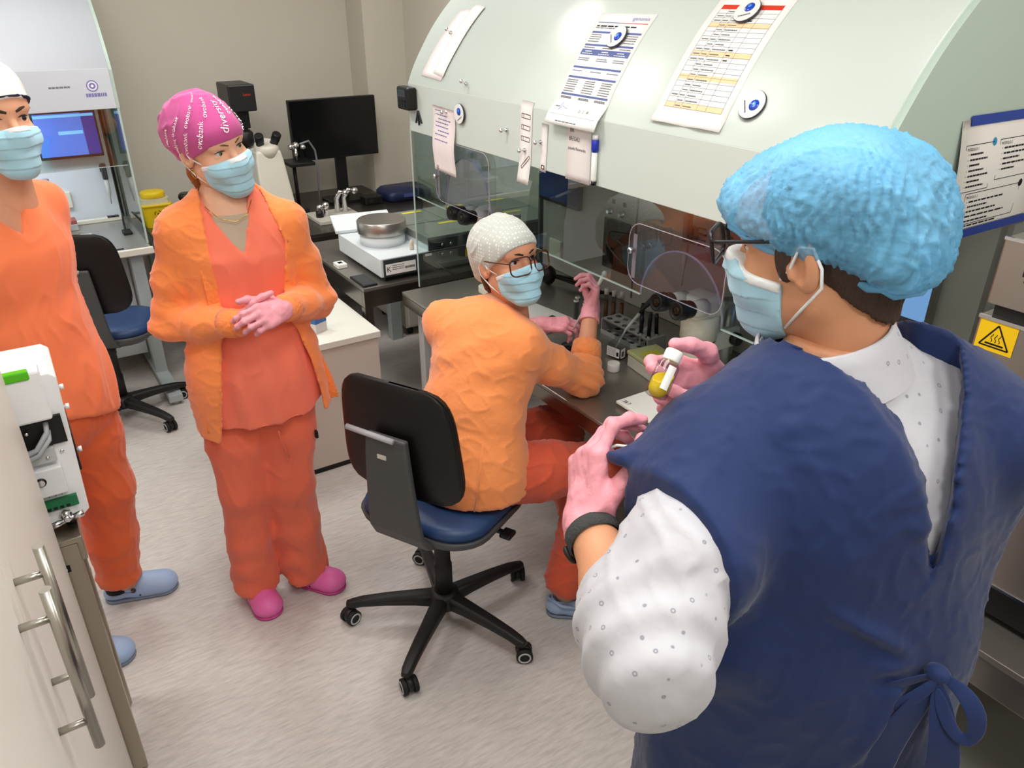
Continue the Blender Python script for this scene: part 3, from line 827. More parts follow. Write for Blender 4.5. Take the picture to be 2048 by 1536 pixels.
# ------------------------------------------------------------------ papers, magnets and notes on the near workstation
def on_fascia(y0, s0, ang=0.0, lift=0.001, flat=None):
    """sheet coordinates (u to the viewer's right = towards -y, v upward) on the curved cover; flat = hang straight from there"""
    ca, sa = math.cos(ang), math.sin(ang)
    def f(u, v, l=0.0):
        y = y0 - (u * ca - v * sa); s = s0 + (u * sa + v * ca)
        if flat is not None and s > flat[0]:
            pass
        d, z, nx, nz = fas(s)
        h = lift + l
        return (1.44 + d + nx * h, y, z + nz * h)
    return f
def sheet(name, label, cat, f, w, h, nu, nv, m, thick=0.0006, group=None, curl=None):
    """thin sheet of paper: both faces and edges"""
    g = f if curl is None else (lambda u, v, l=0.0: f(u, v, l + curl(u, v)))
    vs = []; fs = []
    for l in (0.0, thick):
        for j in range(nv + 1):
            for i in range(nu + 1):
                vs.append(g(w * i / nu, h * j / nv, l))
    N = (nu + 1) * (nv + 1)
    for j in range(nv):
        for i in range(nu):
            a = j * (nu + 1) + i
            fs += [(a, a + nu + 1, a + nu + 2, a + 1), (N + a, N + a + 1, N + a + nu + 2, N + a + nu + 1)]
    for i in range(nu):
        for a in (i, nv * (nu + 1) + i):
            fs.append((a, a + 1, N + a + 1, N + a))
    for j in range(nv):
        for a in (j * (nu + 1), j * (nu + 1) + nu):
            fs.append((a, a + nu + 1, N + a + nu + 1, N + a))
    t = thing(name, label, cat, g(w / 2, 0, 0), group=group)
    MB().add(vs, fs, True).build('sheet', m, t)
    return t, Print(g, thick + 0.0005)

# order form with the laboratory's name (hangs over the edge between cover and band)
A = 0.0
fB = on_fascia(1.990, 0.150)
def fBs(u, v, l=0.0):
    # the lower end stands away from the band
    p = fB(u, v, l)
    if v < 0.07:
        k = (0.07 - v)
        return (p[0] - k * 0.45, p[1], p[2] + k * 0.06)
    return p
t, pr = sheet('order_form', 'printed order form with blue bars, held by a round magnet', 'paper', fBs, 0.240, 0.354, 4, 24, PAPER)
W, Hh = 0.240, 0.354
pr.text('ink_violet', 'igenomix', 0.152, 0.330, 0.019, sx=1.05)
pr.rect('ink_blue', 0.012, 0.3185, 0.11, 0.3205, 1, 1); pr.rect('ink_red', 0.11, 0.3185, 0.228, 0.3205)
pr.greek('ink_black', 0.015, 0.305, 0.175, 0.0045, 1, 1); pr.greek('ink_grey', 0.015, 0.299, 0.10, 0.003, 2, 1)
for v in (0.283, 0.241, 0.170, 0.139, 0.0865):
    pr.rect('ink_blue', 0.012, v, 0.228, v + 0.006, 1, 1)
pr.rect('ink_blue', 0.012, 0.212, 0.228, 0.230, 1, 2)
for u in (0.03, 0.105, 0.175):
    pr.rect('ink_white', u, 0.222, u + .03, 0.2245, l=.0004)
    for q in range(5):
        pr.rect('ink_white', u - .01 + q * .01, 0.2155, u - .002 + q * .01, 0.2175, l=.0004)
pr.rect('ink_pale', 0.012, 0.182, 0.228, 0.2115, 1, 3); pr.rect('ink_pale', 0.012, 0.150, 0.228, 0.169, 1, 2)
sd = 11
for v in (0.276, 0.269, 0.262, 0.254, 0.234, 0.227 + .2 * 0, 0.200, 0.194, 0.160, 0.131, 0.125, 0.118, 0.111, 0.104, 0.097, 0.080, 0.0765):
    if 0.21 < v < 0.2299:
        continue
    for u in (0.016, 0.10, 0.175):
        pr.l += 0.0003
        pr.greek('ink_grey', u, v, 0.05, 0.0028, sd, 0.9); sd += 1
        pr.l -= 0.0003
pr.line('ink_pen', [(0.035, 0.045), (0.043, 0.062), (0.047, 0.068), (0.044, 0.050), (0.040, 0.040), (0.052, 0.055), (0.062, 0.050), (0.080, 0.048)], 0.0014)
pr.greek('ink_grey', 0.018, 0.050, 0.02, 0.003, 77, 1)
pr.text('ink_black', '21 . 2 . 18', 0.135, 0.043, 0.011)
pr.rect('ink_lines', 0.012, 0.030, 0.228, 0.0306); pr.greek('ink_grey', 0.05, 0.010, 0.1, 0.003, 5, 1)
pr.build(t, dict(ink_violet='heading', ink_blue='blue_bars', ink_red='red_line', ink_black='print', ink_grey='small_print', ink_white='bar_print', ink_pale='shaded_rows', ink_pen='signature', ink_lines='ruled_line'))

# table sheet with a red head
fC = on_fascia(1.562, 0.206)
t, pr = sheet('table_sheet', 'printed table sheet with a red head and peach stripes, held by a round magnet', 'paper', fC, 0.240, 0.355, 4, 24, PAPER, curl=lambda u, v: max(0, 0.03 - v) * (0.25 + 0.2 * math.sin(u * 40)))
pr.rect('ink_red', 0.025, 0.320, 0.218, 0.334, 1, 2)
for v in (0.264, 0.182, 0.118, 0.043):
    pr.rect('ink_orange', 0.025, v, 0.218, v + 0.014, 1, 2)
us = (0.025, 0.056, 0.082, 0.135, 0.166, 0.218)
for u in us:
    pr.rect('ink_lines', u - .0004, 0.043, u + .0004, 0.320, 1, 16, l=.0003)
v = 0.043; row = 0
while v < 0.321:
    pr.rect('ink_lines', 0.025, v - .0003, 0.218, v + .0003, l=.0003)
    if v + .012 < 0.32:
        pr.l += .0004
        pr.greek('ink_grey', 0.059, v + .004, 0.018, 0.003, row, 1)
        pr.greek('ink_grey', 0.086, v + .004, 0.03 + .012 * (row % 2), 0.003, row + 50, .9)
        if row in (9, 10, 11, 13, 17, 18, 2):
            pr.greek('ink_grey', 0.030, v + .004, 0.022, 0.0032, row + 90, 1)
        if row in (10, 11, 9, 17):
            pr.greek('ink_black', 0.139, v + .004, 0.014, 0.0035, row + 190, 1)
        pr.l -= .0004
    v += 0.0139 if row % 5 else 0.0139; row += 1
pr.build(t, dict(ink_red='red_head', ink_orange='peach_rows', ink_lines='table_lines', ink_grey='small_print', ink_black='hand_notes'))

# blank folded papers near the far end
fA = on_fascia(2.885, 0.220, -0.05)
t, pr = sheet('blank_paper', 'white blank paper with slanted edge pinned near the far end of the cover', 'paper', lambda u, v, l=0.0: fA(u + 0.10 * v - .1 * u * v, v, l), 0.165, 0.285, 3, 16, PAPER_PINK, group='blank papers under one pin')
fA2 = on_fascia(2.795, 0.235, -0.12, 0.0035)
t, pr = sheet('blank_paper', 'second blank paper sticking out slantwise under the pinned one', 'paper', lambda u, v, l=0.0: fA2(u, v, l), 0.085, 0.290, 3, 16, PAPER, group='blank papers under one pin')
# long handwritten note
fD = on_fascia(2.768, -0.118, -0.03)
t, pr = sheet('note_sheet', 'narrow handwritten note hanging below the band beside the black timer', 'paper', fD, 0.170, 0.243, 3, 16, PAPER_PINK, curl=lambda u, v: 0.004 + 0.008 * math.sin(v * 16) ** 2)
for k, v in enumerate((0.225, 0.21, 0.195, 0.182, 0.168, 0.152, 0.138, 0.118)):
    pr.greek('ink_violet', 0.02 + (0.02 if k % 3 == 2 else 0), v, 0.10, 0.004, k + 31, 0.9)
pr.build(t, dict(ink_violet='handwriting'))
# pictogram strips
f1 = on_fascia(2.172, -0.058, -0.045, 0.002)
t, pr = sheet('pictogram_strip', 'long white strip with slide pictograms under a peg magnet', 'paper strip', f1, 0.066, 0.258, 2, 14, PAPER, curl=lambda u, v: max(0, 0.07 - v) * 0.12)
for v in (0.205, 0.170, 0.135):
    pr.line('ink_brown', [(0.008, v), (0.056, v), (0.056, v + .013), (0.008, v + .013), (0.008, v)], 0.0022); pr.line('ink_brown', [(0.019, v), (0.019, v + .013)], 0.002)
pr.line('ink_brown', [(0.014, 0.052), (0.020, 0.046), (0.060, 0.086), (0.054, 0.092), (0.014, 0.052)], 0.0022)
pr.build(t, dict(ink_brown='pictograms'))
f2 = on_fascia(2.052, -0.004, -0.06, 0.002)
t, pr = sheet('pictogram_strip', 'short white strip with one brown square mark, under a peg magnet', 'paper strip', f2, 0.033, 0.148, 2, 8, PAPER)
pr.rect('ink_brown', 0.008, 0.008, 0.026, 0.021); pr.rect('ink_white', 0.013, 0.011, 0.022, 0.018, l=.0004)
pr.build(t, dict(ink_brown='square_mark', ink_white='square_mark_centre'))
# note card behind the form
f3 = on_fascia(1.914, -0.004, 0.0, 0.0012)
t, pr = sheet('note_card', 'pale card with black handwriting below the order form', 'card', f3, 0.118, 0.16, 2, 8, mat('card_pale', (232, 224, 222), 0.6), 0.0015)
pr.text('ink_black', 'ERI', 0.018, 0.140, 0.016, sx=.9)
pr.text('ink_black', 'BREGALI', 0.014, 0.116, 0.017, sx=.8)
pr.text('ink_black', 'pajuela fluorando', 0.010, 0.090, 0.013, sx=.95)
pr.build(t, dict(ink_black='handwriting'))
# whiteboard marker held upright
t = thing('marker_pen', 'white marker pen with blue cap stuck upright on the band', 'pen', (1.43, 1.768, 1.455))
MB().lathe([(0.0075, 1.463), (0.0085, 1.468), (0.0085, 1.545)], (1.4305, 1.768, 0), n=14).build('barrel', WHITE, t)
MB().lathe([(0.0072, 1.452), (0.0078, 1.463)], (1.4305, 1.768, 0), n=14).build('end_plug', BLACK, t)
MB().lathe([(0.0088, 1.545), (0.0105, 1.553), (0.0105, 1.578), (0.0085, 1.58)], (1.4305, 1.768, 0), n=14).build('cap', mat('cap_blue', (28, 48, 170), 0.3), t)
MB().lathe([(0.0085, 1.58), (0.0085, 1.592)], (1.4305, 1.768, 0), n=14).build('cap_top', WHITE, t)

# round emblem magnets
def emblem_magnet(y, s, lbl, spin=0.0):
    d, z, nx, nz = fas(s)
    c = Vector((1.44 + d, y, z)); n = Vector((nx, 0, nz)); up = Vector((-nz * -1 if False else nz, 0, -nx)); up = Vector((nz, 0, -nx)); rt = Vector((0, -1, 0))
    t = thing('round_magnet', lbl, 'magnet', c, group='round emblem magnets')
    MB().lathe([(0.034, 0.0), (0.0355, 0.002), (0.0355, 0.0055), (0.034, 0.007)], c + n * 0.0045, n, 32).build('rim', mat('magnet_rim', (70, 70, 74), 0.3, 0.6), t)
    MB().lathe([(0.0345, 0), (0.0335, 0.0012)], c + n * 0.0113, n, 32).build('face', WHITE, t)
    cs, sn = math.cos(spin), math.sin(spin)
    pr = Print(lambda u, v, l: tuple(c + n * (0.0126 + l) + rt * (u * cs - v * sn) + up * (u * sn + v * cs)))
    pr.greek('ink_grey', -0.018, -0.019, 0.034, 0.004, 7, 1)
    pr.build(t, dict(ink_grey='emblem_print'))
    e = c + n * 0.0125 + rt * (0.006 * cs - 0.006 * sn) + up * (0.006 * cs + .006 * sn)
    MB().lathe([(0.0135, 0), (0.0125, 0.0016), (0.006, 0.0028), (0.0005, 0.003)], e, n, 24).build('blue_eye', mat('emblem_blue', (20, 70, 190), 0.2), t)
    MB().lathe([(0.006, 0), (0.003, 0.0008)], e + n * 0.0026 + up * 0.002, n, 16).build('eye_glint', mat('emblem_sky', (70, 150, 240), 0.2), t)
emblem_magnet(1.439, 0.516, 'round white magnet with a blue eye on the red-headed table sheet', 0.3)
emblem_magnet(1.848, 0.420, 'round white magnet with a blue eye on the blue-barred order form', -0.9)
emblem_magnet(1.261, 0.279, 'round white magnet with a blue eye alone on the curved cover', -1.0)
emblem_magnet(2.553, 0.113, 'round white magnet with a blue eye on the band beside the narrow note', 0.5)

def peg(y, s, lbl):
    d, z, nx, nz = fas(s)
    c = Vector((1.44 + d, y, z)); n = Vector((nx, 0, nz))
    o = MB().lathe([(0.0075, 0), (0.0075, 0.003), (0.0035, 0.006), (0.003, 0.012), (0.0068, 0.017), (0.0075, 0.021), (0.005, 0.026), (0.001, 0.0275)], c + n * 0.0045, n, 16).build('peg_magnet', CHROME)
    tag(o, lbl, 'magnet', 'chrome peg magnets')
peg(2.532, 0.217, 'chrome peg magnet alone on the curved cover above the round magnet')
peg(2.245, 0.096, 'chrome peg magnet alone on the band left of the pictogram strip')
peg(2.135, 0.047, 'chrome peg magnet on the long pictogram strip')
peg(2.045, 0.085, 'chrome peg magnet on the short strip with the brown square')
peg(2.80, 0.395, 'chrome peg magnet pinning the blank papers')
peg(2.655, 0.108, 'chrome peg magnet pinning the narrow handwritten note')

# black timer at the far end of the band
t = thing('timer', 'black digital timer clipped to the far corner of the band', 'timer', (1.42, 2.955, 1.53))
MB().box((1.395, 2.90, 1.535), (1.4385, 3.0, 1.622)).build('case', BLACK, t, bevel=0.009)
MB().box((1.3935, 2.918, 1.585), (1.3948, 2.985, 1.612)).build('screen', mat('lcd_grey', (52, 58, 58), 0.25), t)
for r in range(2):
    for q in range(3):
        MB().box((1.3925, 2.922 + q * .023, 1.546 + r * .018), (1.3948, 2.938 + q * .023, 1.557 + r * .018)).build('button', RUBBER, t)
t = thing('bunch_of_keys', 'small dark keys hanging below the black timer', 'keys', (1.43, 2.90, 1.50))
for a in (-30, 5, 35):
    MB().bar((1.4365, 2.895, 1.535), (1.4365, 2.895 - .045 * math.sin(math.radians(a)), 1.535 - .055 * math.cos(math.radians(a))), 0.004, 0.008, up=(1, 0, 0)).build('key', mat('key_metal', (70, 70, 74), 0.3, 0.9), t)

# instruction sheet taped to the end panel
YE = 0.9035
def fE(u, v, l=0.0):
    bow = 0.010 * math.sin(math.pi * min(1, max(0, v / 0.265)))
    return (1.715 + u + 0.030 * (1 - v / 0.265), YE - 0.001 - bow - l, 1.446 + v)
t, pr = sheet('instruction_sheet', 'instruction sheet with three boxed lists, taped to the end panel', 'paper', fE, 0.375, 0.265, 4, 12, mat('sheet_grey', (232, 230, 226), 0.8))
def boxed(u0, v0, u1, v1, rows, seed):
    pr.line('ink_black', [(u0, v0), (u1, v0), (u1, v1), (u0, v1), (u0, v0)], 0.0016)
    pr.text('ink_black', 'MÓDULO %d' % seed, u0 + .005, v1 - .012, 0.009)
    for r in range(rows):
        vv = v1 - .022 - r * .0118
        pr.disc('ink_black', u0 + .012, vv + .002, .0012, n=6)
        pr.greek('ink_black', u0 + .02, vv, (u1 - u0) * (.35 + .45 * ((r * 7 + seed) % 5) / 5), 0.004, seed * 10 + r, 1)
boxed(0.022, 0.110, 0.135, 0.212, 7, 1); boxed(0.160, 0.125, 0.32, 0.214, 5, 2); boxed(0.052, 0.030, 0.285, 0.112 - .008, 6, 3)
pr.disc('ink_teal', 0.135, 0.212, 0.009); pr.disc('ink_black', 0.285, 0.104, 0.009)
pr.line('ink_black', [(0.003, 0.018), (0.355, 0.018)], 0.0012); pr.line('ink_black', [(0.004, 0.02), (0.004, 0.255)], 0.0008)
pr.build(t, dict(ink_black='print', ink_teal='blue_dot'))
TAPE = mat('blue_tape', (22, 58, 150), 0.55)
for u0, u1, v, lbl in ((0.03, 0.38, 0.252, 'strip of dark blue tape along the top of the instruction sheet'), (0.075, 0.385, -0.004, 'strip of dark blue tape along the bottom of the instruction sheet')):
    n = 8; vs = []; fs = []
    for l in (0.0016, 0.0024):
        for i in range(n + 1):
            u = u0 + (u1 - u0) * i / n
            for q in (0, 0.021):
                p = fE(u, v + q, l); vs.append(p)
    m = 2 * (n + 1)
    for i in range(n):
        a = 2 * i
        fs += [(a, a + 1, a + 3, a + 2), (m + a, m + a + 2, m + a + 3, m + a + 1), (a, a + 2, m + a + 2, m + a), (a + 1, m + a + 1, m + a + 3, a + 3)]
    fs += [(0, m, m + 1, 1), (2 * n, 2 * n + 1, m + 2 * n + 1, m + 2 * n)]
    tag(MB().add(vs, fs).build('tape_strip', TAPE), lbl, 'tape')
# ------------------------------------------------------------------ screens
def screen(name, label, lo, hi, face, em, parts, cat='monitor'):
    """flat panel; lo/hi = case box, face = axis sign tuple of the viewing side"""
    t = thing(name, label, cat, ((lo[0] + hi[0]) / 2, (lo[1] + hi[1]) / 2, lo[2]))
    MB().box(lo, hi).build('case', mat('bezel_dark', (22, 22, 24), 0.35), t, bevel=0.004)
    return t
SCR = mat('screen_blue', (70, 120, 220), 0.25, emit=0.7)
SCRD = mat('screen_navy', (22, 48, 110), 0.2, emit=0.10)
SCRDD = mat('screen_navy_dark', (14, 26, 70), 0.2, emit=0.08)
SCRL = mat('screen_light', (120, 190, 240), 0.25, emit=0.8)
SCRM = mat('screen_mid', (38, 58, 160), 0.25, emit=0.4)
# on the near workstation's back wall, far end
t = screen('monitor', 'dim dark blue monitor on the near workstation back wall', (2.072, 2.66, 1.095), (2.098, 3.0 - .04, 1.31), 0, 0, 0)
MB().box((2.0706, 2.735, 1.112), (2.0718, 2.95, 1.30)).build('screen', SCRD, t); MB().box((2.0706, 2.67, 1.112), (2.0718, 2.734, 1.30)).build('screen_side_bar', SCRDD, t)
# near end
t = screen('monitor', 'bright light blue monitor inside the near end of the workstation', (2.072, 1.045, 1.095), (2.098, 1.40, 1.345), 0, 0, 0)
MB().box((2.0706, 1.058, 1.112), (2.0718, 1.388, 1.33)).build('screen', mat('screen_sky', (130, 180, 245), 0.25, emit=0.75), t)
b = MB().box((2.0702, 1.085, 1.235), (2.0705, 1.175, 1.30)).build('dialog_window', mat('screen_dialog', (112, 156, 216), 0.25, emit=0.6), t)
MB().box((2.0702, 1.058, 1.112), (2.0705, 1.388, 1.12)).build('task_bar', SCRDD, t)
# inside the far workstation
t = screen('monitor', 'lit blue monitor inside the far workstation', (0.185, 4.985, 1.135), (0.50, 5.01, 1.385), 0, 0, 0)
MB().box((0.195, 4.9835, 1.15), (0.425, 4.9848, 1.372)).build('screen', SCR, t); MB().box((0.4255, 4.9835, 1.15), (0.49, 4.9848, 1.372)).build('screen_side_bar', SCRM, t)
MB().box((0.197, 4.9828, 1.352), (0.488, 4.9834, 1.366)).build('title_bar', SCRL, t); MB().box((0.30, 4.9828, 1.262), (0.42, 4.9834, 1.28)).build('dialog_window', SCRL, t)
# big black one on the back table
t = thing('monitor', 'large black switched-off monitor on the back table', 'monitor', (1.79, 4.8, 0.75))
MB().box((1.505, 4.75, 1.03), (2.06, 4.785, 1.385)).build('case', BLACK, t, bevel=0.004)
MB().box((1.512, 4.7485, 1.04), (2.053, 4.7498, 1.378)).build('screen', mat('screen_off', (5, 5, 8), 0.15), t)
MB().box((1.78, 4.786, 0.77), (1.85, 4.815, 1.2)).build('stand_neck', BLACK, t, bevel=0.004)
MB().prism(rrect(0.26, 0.2, 0.03), (1.82, 4.79, 0.7505), (1, 0, 0), (0, 1, 0), (0, 0, 1), 0.018).build('stand_base', BLACK, t)
t = thing('power_supply', 'black power supply box beside the monitor stand', 'power supply', (1.98, 4.66, 0.75))
MB().box((1.87, 4.58, 0.7505), (1.99, 4.67, 0.80)).build('case', BLACK, t, bevel=0.006); MB().box((1.895, 4.576, 0.762), (1.925, 4.5795, 0.785)).build('socket', RUBBER, t)

# ------------------------------------------------------------------ stereo microscopes
IVORY = mat('scope_ivory', (222, 220, 206), 0.3)
def stereo(label, ox, oy, oz, grp):
    """ox, oy = optical axis on the bench, oz = height of the eyepiece centres above the bench"""
    t = thing('stereo_microscope', label, 'microscope', (ox, oy, BZ), group=grp)
    MB().prism(rrect(0.20, 0.18, 0.03), (ox + 0.065, oy - .03, BZ + .0005), (1, 0, 0), (0, 1, 0), (0, 0, 1), 0.028).build('base', IVORY, t, bevel=0.003)
    MB().lathe([(0.024, BZ + .028), (0.024, BZ + oz - .02)], (ox + 0.135, oy, 0), n=20).build('pillar', mat('pillar_steel', (180, 180, 180), 0.3, 0.9), t)
    MB().box((ox + .03, oy - .035, BZ + oz - .18), (ox + .165, oy + .035, BZ + oz - .11)).build('focus_arm', IVORY, t, bevel=0.01)
    for s in (-1, 1):
        MB().lathe([(0.021, 0.0), (0.022, 0.004), (0.022, 0.022), (0.018, 0.026)], (ox + 0.13, oy + s * 0.036, BZ + oz - .145), (0, s, 0), 20).build('focus_knob', BLACK, t)
    MB().lathe([(0.038, oz - .235), (0.042, oz - .23), (0.042, oz - .20), (0.056, oz - .19), (0.056, oz - .13), (0.052, oz - .125)], (ox, oy, BZ), n=32).build('zoom_body', IVORY, t)
    MB().lathe([(0.0575, oz - .129), (0.0575, oz - .122)], (ox, oy, BZ), n=32).build('black_ring', BLACK, t)
    MB().lathe([(0.06, oz - .122), (0.06, oz - .045), (0.056, oz - .04)], (ox, oy, BZ), n=32).build('upper_body', IVORY, t)
    MB().lathe([(0.03, oz - .27), (0.034, oz - .262), (0.034, oz - .235)], (ox, oy, BZ), n=24).build('objective', BLACK, t)
    h = MB(); h.prism([(-0.07, -0.035), (0.045, -0.045), (0.06, 0.0), (0.03, 0.034), (-0.05, 0.028)], (ox, oy - 0.05, BZ + oz - .004), (1, 0, 0), (0, 0, 1), (0, 1, 0), 0.10)
    h.build('binocular_head', IVORY, t, bevel=0.01)
    for s in (-1, 1):
        a = Vector((ox - 0.035, oy + s * 0.042, BZ + oz + .0)); d = Vector((-0.98, 0.02 * s, 0.12)).normalized()
        MB().lathe([(0.029, 0), (0.026, 0.03), (0.024, 0.062)], a, d, 20).build('eye_tube', IVORY, t)
        e = MB().lathe([(0.026, 0.06), (0.028, 0.066), (0.028, 0.086), (0.031, 0.092), (0.031, 0.112), (0.0285, 0.115), (0.0285, 0.125), (0.025, 0.128), (0.0225, 0.125), (0.015, 0.123)], a, d, 24).build('eyepiece', BLACK, t)
        MB().lathe([(0.015, 0.1232), (0.008, 0.1245), (0.0005, 0.125)], a, d, 20).build('eye_lens', mat('lens', (60, 50, 40), 0.05, 0.6), e)
    pr = Print(lambda u, v, l: (ox - (0.0562 + l) * math.cos(u / 0.056), oy - (0.0562 + l) * math.sin(u / 0.056), BZ + oz - 0.165 + v))
    pr.text('ink_lines', 'NIKON', -0.012, 0.012, 0.008); pr.text('ink_lines', 'SMZ1500', -0.014, 0.002, 0.008)
    pr.build(t, dict(ink_lines='maker_print'))
    return t
stereo('cream stereo microscope whose black eyepieces stick out under the clear arch', 1.765, 1.605, 0.305, 'cream stereo microscopes')
stereo('cream stereo microscope at the far end of the near workstation', 1.665, 2.745, 0.355, 'cream stereo microscopes')
t = stereo('cream stereo microscope inside the far workstation', 0.03, 4.76, 0.33, 'cream stereo microscopes')

# ------------------------------------------------------------------ things on the near worktop
t = thing('stage_plate', 'flat white heating plate marked 38.7 at the bench edge', 'plate', (1.57, 1.42, BZ))
MB().box((1.462, 1.19, BZ + .009), (1.685, 1.640, BZ + .019)).build('plate', mat('plate_white', (244, 243, 236), 0.25), t, bevel=0.002)
MB().box((1.468, 1.195, BZ + .0005), (1.68, 1.634, BZ + .0088)).build('under_plate', STEEL, t)
pr = Print(lambda u, v, l: (1.467 + v, 1.632 - u, BZ + .019 + l))
pr.text('ink_black', '38.7', 0.006, 0.008, 0.020, sx=.9)
pr.disc('ink_black', 0.012, 0.185, 0.003)
pr.build(t, dict(ink_black='number'))
t = thing('bottle_cap', 'round white plastic cap lying open on the worktop', 'cap', (1.622, 1.845, BZ))
MB().lathe([(0.020, 0.0005), (0.0215, 0.002), (0.0215, 0.030), (0.0195, 0.031), (0.0195, 0.005), (0.001, 0.004)], (1.622, 1.845, BZ), n=28).build('cap', mat('cap_white', (232, 230, 222), 0.4), t)
pr = Print(lambda u, v, l: (1.622 - (0.0216 + l) * math.cos(u / .0216), 1.845 - (0.0216 + l) * math.sin(u / .0216), BZ + v), 0.0001)
for k in range(24):
    pr.rect('ink_pale', -0.0678 + .00565 * k, 0.004, -0.0663 + .00565 * k, 0.026)
pr.build(t, dict(ink_pale='grip_ribs'))
t = thing('media_bottle', 'square clear plastic bottle with a white printed label', 'bottle', (1.716, 1.93, BZ))
bm = Matrix.Translation((1.716, 1.93, BZ)) @ Matrix.Rotation(math.radians(12), 4, 'Z')
levels = [(0.060, 0.0005), (0.064, 0.004), (0.064, 0.048), (0.058, 0.056), (0.036, 0.064), (0.034, 0.088)]
vs = []; fs = []
for w, z in levels:
    for u, v in rrect(w, w, w * 0.2 if z < .06 else w * .49, 4):
        vs.append(bm @ Vector((u, v, z)))
n = len(rrect(1, 1, .2, 4))
for i in range(len(levels) - 1):
    for k in range(n):
        fs.append((i * n + k, i * n + (k + 1) % n, (i + 1) * n + (k + 1) % n, (i + 1) * n + k))
fs.append(tuple(range(n - 1, -1, -1)))
MB().add(vs, fs, True).build('body', CLEARP, t)
MB().lathe([(0.0285, 0.002), (0.0285, 0.012)], (1.716, 1.93, BZ), n=20).build('liquid', mat('medium', (170, 120, 110), 0.1, alpha=0.6), t)
pr = Print(lambda u, v, l: tuple(bm @ Vector((-0.0325 - l, -u, v))))
pr.rect('ink_white', -0.028, 0.008, 0.028, 0.044)
for r in range(6):
    pr.greek('ink_black', -0.025, 0.037 - .005 * r, 0.036, 0.0028, r, 1)
pr.rect('ink_black', 0.015, 0.014, 0.025, 0.030, l=.0003)
pr2 = Print(lambda u, v, l: tuple(bm @ Vector((u, -0.0325 - l, v))))
pr2.rect('ink_white', -0.031, 0.008, -0.006, 0.044); pr2.rect('ink_lines', -0.026, 0.014, -0.014, 0.034, l=.0003)
pr.build(t, dict(ink_white='label', ink_black='label_print')); pr2.build(t, dict(ink_white='label', ink_lines='label_code'))
t = thing('transfer_pipette', 'clear pipette with black bulb leaning in the media bottle', 'pipette', (1.72, 1.93, BZ + .02))
MB().tube([(1.708, 1.945, BZ + .018), (1.745, 1.93, BZ + .10), (1.79, 1.915, BZ + .155)], [0.002, 0.004, 0.0065], 8).build('stem', mat('pipette_clear', (214, 214, 212), 0.2, alpha=0.6), t)
MB().tube([(1.79, 1.915, BZ + .155), (1.806, 1.909, BZ + .175), (1.812, 1.906, BZ + .185), (1.84, 1.896, BZ + .215), (1.85, 1.892, BZ + .225)], [0.0065, 0.006, 0.010, 0.011, 0.006], 10).build('bulb', BLACK, t)

# tube rack with black-handled pipettes and brown tubes
t = thing('tube_rack', 'long pale tube rack with two rows of round holes', 'rack', (1.81, 1.97, BZ))
RK = mat('rack_grey', (150, 148, 146), 0.4)
y0, y1, xa, xb = 1.872, 2.135, 1.80, 1.89
for z in (BZ + .004, BZ + .058):
    p = MB()
    # plate with holes, as strips around each hole
    nh = 6; py = (y1 - y0) / nh
    for r, xc in ((0, xa + .023), (1, xb - .023)):
        for k in range(nh):
            cy = y0 + py * (k + .5)
            nn = 16; ring = []
            for q in range(nn):
                a = 2 * math.pi * q / nn
                ca, sa = math.cos(a), math.sin(a); m_ = max(abs(ca) / .0225, abs(sa) / (py / 2))
                ring.append(((xc + ca / m_, cy + sa / m_), (xc + .0125 * ca, cy + .0125 * sa)))
            for zz, flip in ((z, True), (z + .003, False)):
                vs = [(a_[0], a_[1], zz) for pair in ring for a_ in pair]
                f = [(2 * q, 2 * q + 1, 2 * ((q + 1) % nn) + 1, 2 * ((q + 1) % nn)) for q in range(nn)]
                p.add(vs, f if flip else [tuple(reversed(x)) for x in f])
    p.build('hole_plate', RK, t)
for y in (y0, y1 - .004):
    MB().box((xa, y, BZ + .0005), (xb, y + .004, BZ + .062)).build('end_wall', RK, t)
for x in (xa - .0022, xb):
    MB().box((x, y0, BZ + .0005), (x + .002, y1, BZ + .018)).build('side_rail', RK, t)
for k, (x, y, tx, ty, h) in enumerate(((1.823, 1.894, 0.01, 0.01, 0.145), (1.867, 1.894, 0.0, 0.012, 0.14), (1.823, 1.938, 0.004, 0.0, 0.13), (1.867, 1.938, 0.0, 0.0, 0.135), (1.867, 1.982, 0.01, 0.012, 0.15))):
    t = thing('denuding_pipette', 'black-stemmed pipette standing in the tube rack', 'pipette', (x, y, BZ + .01), group='black pipettes in the rack')
    MB().tube([(x, y, BZ + .01), (x + tx * .5, y + ty * .5, BZ + .065)], 0.0045, 8).build('tip', mat('tip_clear', (200, 200, 200), 0.2, alpha=.6), t)
    MB().tube([(x + tx * .5, y + ty * .5, BZ + .065), (x + tx, y + ty, BZ + h - .015), (x + tx, y + ty, BZ + h)], [0.0075, 0.008, 0.006], 10).build('handle', BLACK, t)
for k, (x, y) in enumerate(((1.905, 2.19), (1.925, 2.165), (1.895, 2.225))):
    t = thing('sample_tube', 'thin sample tube with brown liquid standing behind the rack', 'tube', (x, y, BZ), group='brown sample tubes')
    MB().lathe([(0.006, 0.0005), (0.0085, 0.006), (0.0085, 0.085)], (x, y, BZ), n=14).build('brown_liquid', mat('brown_fluid', (120, 74, 40), 0.15, alpha=0.9), t)
    MB().lathe([(0.0092, 0.0005), (0.0092, 0.12)], (x, y, BZ), n=14, cap=False).build('glass', CLEARP, t)
    MB().lathe([(0.010, 0.112), (0.010, 0.135), (0.009, 0.136)], (x, y, BZ), n=14).build('stopper', mat('stopper_clear', (206, 202, 198), 0.35), t)
